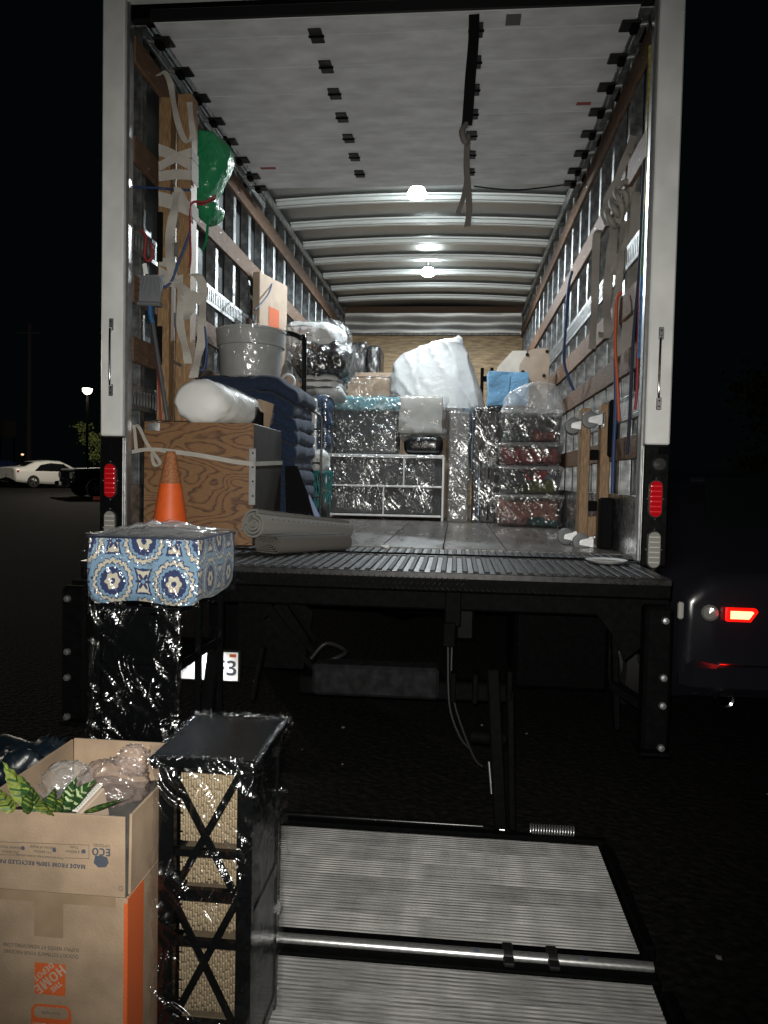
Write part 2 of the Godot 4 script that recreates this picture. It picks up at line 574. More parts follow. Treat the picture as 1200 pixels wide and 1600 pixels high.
	mat("asphalt", lin(0.011, 0.0106, 0.010), 0.9, 0.0, {"spec": 0.2, "tex": noise_tex("asphalt", 0.05, 0.45, 1.0, FastNoiseLite.TYPE_SIMPLEX_SMOOTH, 6, 1024), "ntex": fine_n, "ns": 0.7, "scale": tri * 0.35})
	for i in 3:
		var k: float = [1.0, 0.84, 1.06][i]
		mat("lift_plank%d" % i, lin(0.66 * k, 0.66 * k, 0.645 * k), 0.42, 0.12, {"tex": noise_tex("liftwear%d" % i, 0.05, 0.35, 1.0, FastNoiseLite.TYPE_SIMPLEX_SMOOTH, 6, 512, 0.0, 0.8), "rtex": rough, "scale": Vector3(0.13, 2.2, 2.2)})
	mat("rib", lin(0.042, 0.042, 0.042), 0.62, 0.2, {"spec": 0.3, "tex": patch, "scale": tri * 2.0})
	mat("plate_alu", lin(0.02, 0.02, 0.021), 0.45, 0.6, {"tex": patch, "rtex": rough, "scale": tri * 4.0})
	mat("wicker", lin(0.44, 0.35, 0.225), 0.75, 0.0, {"tex": noise_tex("wickernoise", 0.06, 0.6, 1.0), "scale": Vector3(30, 6, 30)})
	mat("wicker_dark", lin(0.10, 0.075, 0.045), 0.9)
	mat("black_wood", lin(0.0024, 0.0027, 0.003), 0.28, 0.0, {"spec": 0.25, "rtex": rough, "scale": tri * 4.0})
	mat("lens_red", lin(0.36, 0.004, 0.009), 0.12, 0.0, {"emit": Color(0.9, 0.02, 0.03), "power": 0.03, "coat": 0.6})
	mat("lens_row_red", lin(0.8, 0.05, 0.05), 0.10, 0.2, {"coat": 1.0})
	mat("lens_row_clear", lin(0.75, 0.75, 0.70), 0.10, 0.4, {"coat": 1.0})
	mat("lens_clear", lin(0.30, 0.30, 0.275), 0.16, 0.3, {"coat": 0.8})
	mat("lens_dark", lin(0.03, 0.03, 0.03), 0.15, 0.0)
	mat("car_white", lin(0.62, 0.62, 0.60), 0.3, 0.0, {"coat": 0.6})
	mat("car_black", lin(0.010, 0.010, 0.014), 0.22, 0.0, {"coat": 0.8, "coatr": 0.05})
	mat("car_blue", lin(0.006, 0.008, 0.03), 0.25, 0.0, {"coat": 0.7})
	mat("car_glass", lin(0.006, 0.007, 0.008), 0.05, 0.0)
	mat("tyre", lin(0.010, 0.010, 0.010), 0.8)

# ---------------------------------------------------------------- the truck
func build_truck() -> void:
	var t := thing("moving_truck", "white box truck with its rear door rolled up and its load showing", "truck", Vector3(0, 0, 0))
	# bed: planks along the length
	var bed := part(t, "bed_frame", mb().box(Vector3(0, BED - 0.09, -3.4), Vector3(2.5, 0.12, 6.8)), M.dark_frame)
	for i in 8:
		var x0 := -1.24 + i * 0.31
		part(bed, "floor_plank", mb().box(Vector3(x0 + 0.155, BED - 0.015, -3.59), Vector3(0.306, 0.03, 6.5), Basis(), 0.002), M["floor_wood%d" % (i % 3)])
	var th := part(t, "threshold_plate", mb().box(Vector3(0, BED - 0.018, -0.165), Vector3(2.34, 0.024, 0.33), Basis(), 0.002), M.plate_alu)
	part(th, "hinge_strip", mb().tube([Vector3(-1.15, BED - 0.001, 0.005), Vector3(1.15, BED - 0.001, 0.005)], 0.008, 8), M.black_steel)
	part(th, "hinge_strip", mb().box(Vector3(0, BED - 0.006, 0.027), Vector3(2.3, 0.010, 0.028), Basis(), 0.002), M.plate_alu)
	var dk := part(t, "dock_plate", mb().box(Vector3(0.035, BED - 0.018, 0.325), Vector3(2.23, 0.024, 0.56), Basis(), 0.002), M.plate_alu)
	org = Vector3.ZERO
	var rib_a := mb().box(Vector3.ZERO, Vector3(0.021, 0.008, 0.27), Basis(), 0.003).mesh()
	var rib_b := mb().box(Vector3.ZERO, Vector3(0.021, 0.008, 0.53), Basis(), 0.003).mesh()
	for i in 54:
		var x := -1.05 + i * 0.0405
		part(th, "rib", rib_a, M.rib, Vector3(x, BED - 0.004, -0.18))
		part(dk, "rib", rib_b, M.rib, Vector3(x, BED - 0.004, 0.325))
	# bumper with tread plate
	var bp := part(t, "bumper", mb().box(Vector3(0.035, 1.002, 0.565), Vector3(2.23, 0.062, 0.07), Basis(), 0.006), M.black_steel)
	var td := mb()
	rng.seed = 5
	for r in 3:
		for i in 104:
			var x := -1.06 + i * 0.021 + (0.0105 if r % 2 else 0.0)
			if x > 0.42 and x < 0.93 and r > 0:
				continue
			var a := 0.8 if r % 2 else -0.8
			td.box(Vector3(x, 0.983 + r * 0.019, 0.603), Vector3(0.017, 0.005, 0.006), Basis(Vector3(0, 0, 1), a), 0.002)
	stuff(part(bp, "tread_pattern", td, M.black_paint))
	for s in [-1.0, 1.0]:
		# dock bumper legs with bolts
		var x0: float = 1.135 if s > 0 else -1.155
		var lg := part(t, "bumper_leg", mb().box(Vector3(x0, 0.655, 0.47), Vector3(0.10, 0.55, 0.09), Basis(), 0.012), M.black_steel)
		part(lg, "gusset", mb().slab(PackedVector2Array([Vector2(0, 0), Vector2(0.16, 0.14), Vector2(0.16, 0.24), Vector2(-0.16, 0.24), Vector2(-0.05, 0.1)]), Vector3(x0 - s * 0.10, 0.70, 0.40), Basis(Vector3(s, 0, 0), Vector3.UP, Vector3(0, 0, s)), 0.015), M.black_steel)
		part(lg, "brace", mb().bar(Vector3(x0 - s * 0.10, 0.40, 0.30), Vector3(x0 - s * 0.13, 0.92, 0.30), 0.05, 0.02), M.black_steel)
		part(lg, "brace", mb().bar(Vector3(x0 - s * 0.12, 0.58, 0.32), Vector3(x0, 0.52, 0.44), 0.05, 0.03), M.black_steel)
		part(lg, "foot_plate", mb().box(Vector3(x0, 0.372, 0.44), Vector3(0.11, 0.014, 0.16), Basis(), 0.003), M.black_steel)
		for y in [0.88, 0.665, 0.56, 0.40]:
			part(lg, "bolt", mb().lathe([Vector2(0.0, 0.014), Vector2(0.012, 0.012), Vector2(0.015, 0.0)], 8, Vector3(x0 + s * 0.02, y, 0.516), Basis(Vector3(1, 0, 0), PI / 2)), M.zinc)
		# rear posts
		var sh := mb()
		sh.box(Vector3(s * 1.228, 2.66, 0.0), Vector3(0.104, 2.20, 0.06), Basis(), 0.006)
		var ps := part(t, "rear_post", sh, M.white_paint)
		part(ps, "edge_channel", mb().box(Vector3(s * 1.166, 2.30, -0.012), Vector3(0.016, 2.50, 0.05), Basis(), 0.004), M.zinc)
		part(ps, "light_housing", mb().box(Vector3(s * 1.226, 1.295, 0.003), Vector3(0.108, 0.526, 0.064), Basis(), 0.006), M.black_paint)
		for y in [1.60, 2.05, 2.5, 2.95, 3.38]:
			part(ps, "rivet", mb().lathe([Vector2(0, 0.0025), Vector2(0.004, 0.002), Vector2(0.0055, 0)], 8, Vector3(s * 1.270, y, 0.030), Basis(Vector3(1, 0, 0), PI / 2)), M.white_paint)
		# the grab handle on each post
		var hx: float = 1.226 if s > 0 else -1.228
		var hy: float = 1.885 if s > 0 else 1.92
		var hd := part(ps, "grab_handle", mb().tube(smooth_path([Vector3(hx, hy - 0.13, 0.036), Vector3(hx - s * 0.012, hy - 0.105, 0.072), Vector3(hx - s * 0.012, hy + 0.105, 0.072), Vector3(hx, hy + 0.13, 0.036)], 5), 0.0055, 8), M.chrome)
		for e in [-1.0, 1.0]:
			part(hd, "bracket", mb().box(Vector3(hx, hy + e * 0.15, 0.034), Vector3(0.022, 0.055, 0.008), Basis(), 0.003), M.zinc)
			for q in [-0.012, 0.012]:
				part(hd, "screw", mb().lathe([Vector2(0, 0.003), Vector2(0.004, 0.0)], 8, Vector3(hx, hy + e * 0.15 + q, 0.039), Basis(Vector3(1, 0, 0), PI / 2)), M.black_plastic)
		# oval lamps
		for k in 2:
			var cy: float = [[1.353, 1.135], [1.325, 1.105]][0 if s < 0 else 1][k]
			var lamp := part(ps, "tail_light" if k == 0 else "reversing_light", oval(Vector3(s * 1.225, cy, 0.036), 0.030, 0.083, 0.008), M.black_plastic)
			var lens := part(lamp, "lens", oval(Vector3(s * 1.225, cy, 0.042), 0.0255, 0.077, 0.014), M.lens_red if k == 0 else M.lens_clear)
			for q in 6:
				var yy := cy - 0.055 + q * 0.022
				part(lamp, "reflector_row", mb().tube([Vector3(s * 1.225 - 0.021, yy, 0.0485), Vector3(s * 1.225 + 0.021, yy, 0.0485)], 0.0032, 6), M.lens_row_red if k == 0 else M.lens_row_clear)
			for q in [Vector2(0, 0.088), Vector2(0, -0.088), Vector2(0.034, 0), Vector2(-0.034, 0)]:
				part(lamp, "screw", mb().lathe([Vector2(0, 0.003), Vector2(0.0035, 0)], 6, Vector3(s * 1.225 + q.x, cy + q.y, 0.041), Basis(Vector3(1, 0, 0), PI / 2)), M.zinc)
		if s > 0:
			var mk := part(ps, "side_marker", mb().lathe([Vector2(0, 0.016), Vector2(0.026, 0.012), Vector2(0.030, 0)], 16, Vector3(1.236, 1.475, 0.035), Basis(Vector3(1, 0, 0), PI / 2)), M.lens_dark)
			part(mk, "mount", mb().box(Vector3(1.256, 1.535, 0.038), Vector3(0.05, 0.03, 0.01), Basis(), 0.003), M.black_steel)
	# header
	var hdr := part(t, "door_header", mb().box(Vector3(0, 3.66, 0.0), Vector3(2.35, 0.27, 0.06), Basis(), 0.006), M.white_paint)
	part(hdr, "header_beam", mb().box(Vector3(0, 3.485, -0.035), Vector3(2.33, 0.07, 0.07), Basis(), 0.005), M.black_steel)
	part(hdr, "header_seal", mb().box(Vector3(0, 3.448, -0.01), Vector3(2.30, 0.012, 0.02)), M.black_plastic)
	# side walls
	var stud_mesh: ArrayMesh
	org = Vector3.ZERO
	var sm := mb()
	sm.box(Vector3(0, 0, 0), Vector3(0.012, 2.26, 0.055), Basis(), 0.003)
	sm.box(Vector3(0.03, 0, 0.026), Vector3(0.05, 2.26, 0.004))
	sm.box(Vector3(0.03, 0, -0.026), Vector3(0.05, 2.26, 0.004))
	stud_mesh = sm.mesh()
	for s in [-1.0, 1.0]:
		var wl := part(t, "side_wall", mb().box(Vector3(s * 1.27, 2.36, -3.44), Vector3(0.016, 2.66, 6.84)), M.wall_sheet)
		for i in 18:
			var z := -0.24 - i * 0.38
			var st := part(wl, "wall_stud", stud_mesh, M.galvanised, Vector3(s * 1.202, 2.46, z))
			if s < 0:
				st.rotation.y = PI
		for q in [[3.31, 3.43], [2.85, 2.975], [2.20, 2.33], [1.92, 2.04], [1.505, 1.615]]:
			var y: float = (q[0] + q[1]) * 0.5
			for k in 3:
				part(wl, "wood_slat", mb().box(Vector3(s * 1.183, y, -0.08 - 2.245 * (k + 0.5)), Vector3(0.022, q[1] - q[0], 2.243), Basis(), 0.003), M["slat_wood%d" % ((k + int(q[0] * 7.0) + int(s + 1)) % 3)])
			for k in 17:
				part(wl, "screw", mb().lathe([Vector2(0, 0.002), Vector2(0.005, 0)], 6, Vector3(s * 1.171, y + 0.03 * (1 if k % 2 else -1), -0.24 - k * 0.38), Basis(Vector3(0, 0, 1), s * PI / 2)), M.zinc)
		# slotted cargo rails
		for q in [2.505, 1.755]:
			var z1 := -5.2 if q > 2.0 else -1.5
			for e in [-1.0, 1.0]:
				part(wl, "cargo_rail", mb().box(Vector3(s * 1.186, q + e * 0.048, (z1 - 0.08) * 0.5), Vector3(0.014, 0.026, -z1 - 0.08), Basis(), 0.003), M.galvanised)
			var kk := 0
			var z := -0.10
			while z > z1:
				part(wl, "rail_bar", mb().box(Vector3(s * 1.184, q, z), Vector3(0.010, 0.072, 0.018)), M.galvanised)
				z -= 0.036
				kk += 1
				if kk > 140:
					break
		part(wl, "kick_plate", mb().box(Vector3(s * 1.186, BED + 0.142, -3.40), Vector3(0.012, 0.285, 6.72), Basis(), 0.002), M.kick_plate)
		part(wl, "top_rail", mb().box(Vector3(s * 1.215, 3.605, -3.44), Vector3(0.10, 0.07, 6.8), Basis(), 0.01), M.galvanised)
		part(wl, "door_track", mb().box(Vector3(s * 1.115, 3.415, -1.14), Vector3(0.014, 0.045, 2.2), Basis(), 0.004), M.galvanised)
		part(wl, "door_track", mb().box(Vector3(s * 1.135, 3.452, -1.14), Vector3(0.06, 0.014, 2.2), Basis(), 0.004), M.galvanised)
		for k in 4:
			part(wl, "track_bracket", mb().box(Vector3(s * 1.165, 3.50, -0.3 - k * 0.55), Vector3(0.05, 0.10, 0.04), Basis(), 0.004), M.black_steel)
	# roof with its bows
	var rf := part(t, "roof", mb().grid(24, 40, func(u: float, w: float): return Vector3((u - 0.5) * 2.52, 3.70 + 0.045 * (1.0 - pow(2.0 * u - 1.0, 2.0)), -0.02 - w * 6.85), false, Vector3(0, 9, -3)), M.roof_sheet)
	part(rf, "roof_skin", mb().grid(24, 4, func(u: float, w: float): return Vector3((u - 0.5) * 2.56, 3.73 + 0.045 * (1.0 - pow(2.0 * u - 1.0, 2.0)), 0.02 - w * 6.9), false, Vector3(0, -9, -3)), M.white_paint)
	for k in 8:
		var z := -2.36 - k * 0.555
		var pr := [Vector2(-0.075, 0.0), Vector2(-0.072, -0.012), Vector2(-0.045, -0.014), Vector2(-0.040, -0.040), Vector2(-0.008, -0.040), Vector2(-0.004, -0.028), Vector2(0.004, -0.028), Vector2(0.008, -0.040), Vector2(0.040, -0.040), Vector2(0.045, -0.014), Vector2(0.072, -0.012), Vector2(0.075, 0.0)]
		var bw := mb()
		for j in pr.size() - 1:
			for i in 16:
				var q := []
				for c in [[i, j], [i + 1, j], [i + 1, j + 1], [i, j + 1]]:
					var x: float = -1.18 + 2.36 * c[0] / 16.0
					var pp: Vector2 = pr[c[1]]
					q.append(Vector3(x, 3.685 + 0.04 * (1.0 - pow(x / 1.2, 2.0)) + pp.y, z + pp.x))
				bw.quad(q[0], q[1], q[2], q[3], Vector3(0, -1, (pr[j].x + pr[j + 1].x) * 4.0))
		part(rf, "roof_bow", bw, M.roof_bow)
	# front wall
	var fw := part(t, "front_wall", mb().box(Vector3(0, 2.37, -6.87), Vector3(2.52, 2.68, 0.03)), M.wall_sheet)
	for k in 2:
		part(fw, "plywood_panel", mb().box(Vector3(-0.6 + k * 1.2, 2.20, -6.83), Vector3(1.197, 2.27, 0.02), Basis(), 0.003), M.wall_plywood)
	part(fw, "wood_strip", mb().box(Vector3(0, 3.665, -6.80), Vector3(2.36, 0.10, 0.03), Basis(), 0.003), M.slat_wood1)
	part(fw, "metal_cap", mb().grid(30, 24, func(u: float, w: float): return Vector3((u - 0.5) * 2.36, 3.345 + w * 0.27, -6.80 + 0.05 * pow(w, 2.0) + 0.012 * sin(w * 9.0) + 0.004 * sin(u * 21.0 + w * 5.0)), false, Vector3(0, 3.4, -9)), M.roof_sheet)
	part(fw, "seam_strip", mb().tube([Vector3(-1.15, 3.345, -6.795), Vector3(0.0, 3.343, -6.79), Vector3(1.15, 3.347, -6.795)], 0.016, 8), M.galvanised)
	# roll-up door run up under the roof
	var rd := part(t, "roll_up_door", mb().box(Vector3(0, 3.445, -0.96), Vector3(2.10, 0.012, 1.74)), M.black_plastic)
	for k in 8:
		var z0 := 0.10 - k * 0.2585 if k > 0 else -0.06
		z0 = -0.081 - (k - 1) * 0.2585 if k > 0 else 0.052
		var z1 := -0.081 - k * 0.2585
		if k == 7:
			z1 = -1.86
		part(rd, "door_panel", mb().box(Vector3(0.03, 3.418, (z0 + z1) * 0.5), Vector3(2.12, 0.036, z0 - z1 - 0.003), Basis(), 0.0), M.door_panel)
		if k < 7:
			for x in [-0.318, 0.405]:
				part(rd, "centre_hinge", mb().box(Vector3(x, 3.397, z1), Vector3(0.062, 0.006, 0.115), Basis(), 0.003), M.black_plastic)
				part(rd, "hinge_pin", mb().tube([Vector3(x - 0.036, 3.394, z1), Vector3(x + 0.036, 3.394, z1)], 0.006, 6), M.black_steel)
		for s in [-1.0, 1.0]:
			var zz := z1 if k < 7 else -1.835
			var x: float = -1.035 if s < 0 else 1.075
			part(rd, "roller_hinge", mb().box(Vector3(x, 3.393, zz), Vector3(0.085, 0.012, 0.085), Basis(), 0.005), M.black_plastic)
			part(rd, "roller_bracket", mb().box(Vector3(x + s * 0.02, 3.38, zz), Vector3(0.035, 0.026, 0.06), Basis(), 0.006), M.black_steel)
			part(rd, "roller", mb().tube([Vector3(x + s * 0.02, 3.395, zz), Vector3(x + s * 0.075, 3.40, zz)], 0.012, 8), M.zinc)
	part(rd, "bottom_seal", mb().box(Vector3(0.03, 3.426, 0.062), Vector3(2.14, 0.054, 0.014), Basis(), 0.004), M.black_plastic)
	part(rd, "warning_sticker", mb().box(PY(912, 162, 3.399) , Vector3(0.075, 0.002, 0.03)), mat("sticker_red", lin(0.22, 0.03, 0.03), 0.5))
	part(rd, "warning_sticker", mb().box(PY(802, 31, 3.399), Vector3(0.065, 0.002, 0.08)), mat("sticker_grey", lin(0.09, 0.08, 0.075), 0.6, 0.0, {"tex": TX.grain, "scale": Vector3(20, 20, 20)}))
	part(rd, "warning_sticker", mb().box(PY(419, 263, 3.399), Vector3(0.10, 0.002, 0.03)), M.sticker_red)
	# ceiling lamps
	for z in [-2.45, -4.72]:
		var ly: float = PZ(655, 305, z).y if z > -3.0 else PZ(668, 427, z).y
		var lp := part(t, "ceiling_light", mb().lathe([Vector2(0.0, 0.04), Vector2(0.045, 0.04), Vector2(0.05, 0.02), Vector2(0.045, 0.018)], 24, Vector3(0.015, ly + 0.03, z)), M.black_plastic)
		part(lp, "lamp_stem", mb().tube([Vector3(0.015, ly + 0.06, z), Vector3(0.015, 3.74, z)], 0.02, 10), M.zinc)
		part(lp, "lamp_lens", mb().lathe([Vector2(0.050, 0.03), Vector2(0.068, 0.0), Vector2(0.074, -0.03), Vector2(0.05, -0.046), Vector2(0.0, -0.05)], 24, Vector3(0.015, ly + 0.022, z)), mat("lamp_glow", Color(1, 1, 1), 0.3, 0.0, {"emit": Color(0.95, 1.0, 1.0), "power": 90.0}))
		var l := SpotLight3D.new()
		l.name = "lamp_light"
		l.light_color = Color(0.95, 0.985, 1.0)
		l.light_energy = LAMP_IN
		l.light_size = 0.05
		l.spot_range = 14.0
		l.spot_attenuation = 2.0
		l.spot_angle = 88.0
		l.spot_angle_attenuation = 0.3
		l.shadow_enabled = true
		t.add_child(l, true)
		l.position = Vector3(0.015, ly - 0.034, z)
		l.rotation.x = -PI / 2
	part(t, "lamp_cable", mb().tube(smooth_path([PY(740, 291, 3.6), PY(800, 297, 3.58), PY(850, 293, 3.60), PY(893, 287, 3.62)], 5), 0.006, 6), M.black_plastic)
	# licence plate; an unseen lamp is added over it to brighten it
	var lpx := (PZ(283, 1040, 0.12) + PZ(372, 1040, 0.12)) * 0.5
	var lic := part(t, "licence_plate", mb().box(lpx, Vector3(0.262, 0.128, 0.004), Basis(), 0.0), mat("plate_white", lin(0.86, 0.86, 0.85), 0.4))
	part(lic, "plate_frame", mb().box(lpx + Vector3(0, 0, -0.008), Vector3(0.28, 0.145, 0.008), Basis(), 0.003), M.black_plastic)
	part(lic, "lettering", text_mesh("F3", 0.07, lpx + Vector3(0.078, -0.008, 0.003), Basis(), 0.001), M.blue_ink)
	part(lic, "month_sticker", mb().box(lpx + Vector3(0.108, 0.05, 0.003), Vector3(0.03, 0.014, 0.001)), M.orange_ink)
	part(lic, "added_plate_lamp", mb().box(lpx + Vector3(0, 0.12, 0.05), Vector3(0.07, 0.022, 0.03), Basis(), 0.005), M.black_plastic)
	part(lic, "lamp_lens", mb().box(lpx + Vector3(0, 0.1075, 0.05), Vector3(0.05, 0.004, 0.018)), mat("added_plate_glow", Color(1, 1, 1), 0.3, 0.0, {"emit": Color(1, 0.98, 0.92), "power": 1.5}))  # glowing lens of the added plate lamp
	var pl := SpotLight3D.new()  # added light that stands in for the plate throwing back the flash
	pl.name = "added_plate_light"
	pl.light_energy = 0.2
	pl.light_size = 0.02
	pl.spot_range = 3.0
	pl.spot_attenuation = 2.0
	pl.spot_angle = 60.0
	pl.shadow_enabled = true
	t.add_child(pl, true)
	pl.position = lpx + Vector3(0, 0.10, 0.05)
	pl.look_at_from_position(pl.position, lpx + Vector3(0, -0.05, 0))
	# underbody
	var ch := part(t, "chassis", mb().box(Vector3(-0.42, 0.80, -2.6), Vector3(0.08, 0.22, 5.4), Basis(), 0.01), M.dark_frame)
	part(ch, "chassis_rail", mb().box(Vector3(0.42, 0.80, -2.6), Vector3(0.08, 0.22, 5.4), Basis(), 0.01), M.dark_frame)
	part(ch, "cross_beam", mb().box(Vector3(0, 0.90, 0.30), Vector3(2.3, 0.08, 0.10), Basis(), 0.008), M.black_steel)
	for k in 4:
		part(ch, "cross_beam", mb().box(Vector3(0, 0.93, -0.5 - k * 0.9), Vector3(2.4, 0.06, 0.06), Basis(), 0.004), M.dark_frame)
	part(ch, "storage_box", mb().box(Vector3(0.95, 0.52, -1.0), Vector3(0.50, 0.50, 0.60), Basis(), 0.02), M.black_steel)
	part(ch, "fuel_tank", mb().lathe([Vector2(0, -0.25), Vector2(0.19, -0.24), Vector2(0.2, -0.22), Vector2(0.2, 0.22), Vector2(0.19, 0.24), Vector2(0, 0.25)], 24, Vector3(0.15, 0.72, -1.4), Basis(Vector3(0, 0, 1), PI / 2)), M.black_steel)
	part(ch, "axle", mb().tube([Vector3(-1.0, 0.48, -2.2), Vector3(-0.2, 0.48, -2.2), Vector3(0, 0.52, -2.2), Vector3(0.2, 0.48, -2.2), Vector3(1.0, 0.48, -2.2)], [0.07, 0.09, 0.18, 0.09, 0.07], 12), M.dark_frame)
	for s in [-1.0, 1.0]:
		var wh := part(ch, "wheel", mb().lathe([Vector2(0.2, -0.13), Vector2(0.40, -0.13), Vector2(0.46, -0.09), Vector2(0.46, 0.09), Vector2(0.40, 0.13), Vector2(0.2, 0.13), Vector2(0.12, 0.05), Vector2(0, 0.05)], 28, Vector3(s * 1.0, 0.475, -2.2), Basis(Vector3(0, 0, 1), PI / 2)), M.tyre)
		part(ch, "mud_flap", mb().box(Vector3(s * 1.0, 0.52, -1.55), Vector3(0.55, 0.6, 0.012)), M.dark_frame)
		# angled plates by the plate carrier
	part(ch, "hanger_plate", mb().slab(PackedVector2Array([Vector2(0, 0), Vector2(0.30, 0.0), Vector2(0.34, 0.26), Vector2(0.12, 0.42), Vector2(0, 0.42)]), PZ(372, 1040, 0.1), Basis(), 0.02), M.black_steel)
	for k in 3:
		part(ch, "hanger_bar", mb().bar(PZ(440 - k * 12, 925 + k * 20, 0.2), PZ(490, 1000 + k * 22, 0.12), 0.04, 0.02), M.black_steel)
	part(ch, "hanger_bracket", mb().box(PZ(708, 945, 0.35), Vector3(0.065, 0.17, 0.05), Basis(), 0.005), M.black_steel)
	part(ch, "hanger_bracket", mb().box(PZ(702, 990, 0.36), Vector3(0.05, 0.10, 0.06), Basis(), 0.005), M.zinc if false else M.black_steel)
	part(ch, "air_hose", mb().tube(smooth_path([PZ(485, 1030, 0.2), PZ(510, 1005, 0.16), PZ(540, 1018, 0.2), PZ(515, 1032, 0.25), PZ(490, 1040, 0.2)], 5), 0.01, 6), M.black_plastic)
	# hanging pull strap of the door
	var ss := thing("pull_strap", "black pull strap with knotted grey end hanging from the open roll door", "strap", PZ(740, 0, 0.03))
	var sp := [PZ(741, -4, 0.03), PZ(740, 60, 0.03), PZ(735, 120, 0.03), PZ(731, 180, 0.032), PZ(729, 196, 0.034)]
	part(ss, "webbing", mb().ribbon(smooth_path(sp, 4), Vector3(1, 0, 0.1), 0.046, 0.004), M.black_webbing)
	var kn := part(ss, "knot", mb().tube(smooth_path([PZ(729, 193, 0.03), PZ(722, 205, 0.05), PZ(727, 222, 0.05), PZ(732, 212, 0.03), PZ(728, 226, 0.04)], 4), [0.010, 0.011, 0.012, 0.013, 0.014, 0.014, 0.014, 0.014, 0.014, 0.013, 0.013, 0.012, 0.012, 0.011, 0.011, 0.010, 0.010], 8), M.dark_grey_webbing)
	part(ss, "loose_end", mb().ribbon(smooth_path([PZ(730, 222, 0.03), PZ(729, 262, 0.03), PZ(732, 300, 0.03), PZ(733, 330, 0.03), PZ(730, 354, 0.035)], 4), Vector3(0.9, 0, 0.4), 0.028, 0.004), M.dark_grey_webbing)
	part(ss, "loose_end", mb().ribbon(smooth_path([PZ(730, 262, 0.04), PZ(728, 290, 0.04), PZ(722, 315, 0.045), PZ(715, 334, 0.045)], 4), Vector3(0.9, 0, -0.3), 0.022, 0.004), M.dark_grey_webbing)

func oval(c: Vector3, rx: float, ry: float, th: float) -> MB:
	var o := PackedVector2Array()
	for i in 28:
		var a := TAU * i / 28.0
		o.append(Vector2(cos(a) * rx, sin(a) * rx + (ry - rx) * (1.0 if sin(a) > 0.001 else (-1.0 if sin(a) < -0.001 else 0.0))))
	return mb().slab(o, c, Basis(), th)
func text_mesh(s: String, h: float, at: Vector3, b: Basis, th := 0.0008, bold := true) -> MB:
	var f := SystemFont.new()
	f.font_names = PackedStringArray(["Droid Sans"])
	f.font_weight = 700 if bold else 400
	var tm := TextMesh.new()
	tm.text = s
	tm.font = f
	tm.font_size = 48
	tm.pixel_size = h / 36.0
	tm.depth = th
	var m := mb()
	for sf in tm.get_surface_count():
		var a := tm.surface_get_arrays(sf)
		var k := m.v.size()
		var vv: PackedVector3Array = a[Mesh.ARRAY_VERTEX]
		var nn: PackedVector3Array = a[Mesh.ARRAY_NORMAL]
		for i in vv.size():
			m.v.append(at + b * vv[i])
			m.n.append(b * nn[i])
			m.t.append(Vector2.ZERO)
		var id = a[Mesh.ARRAY_INDEX]
		if id == null or id.size() == 0:
			for i in vv.size():
				m.ix.append(k + i)
		else:
			for i in id:
				m.ix.append(k + i)
	return m

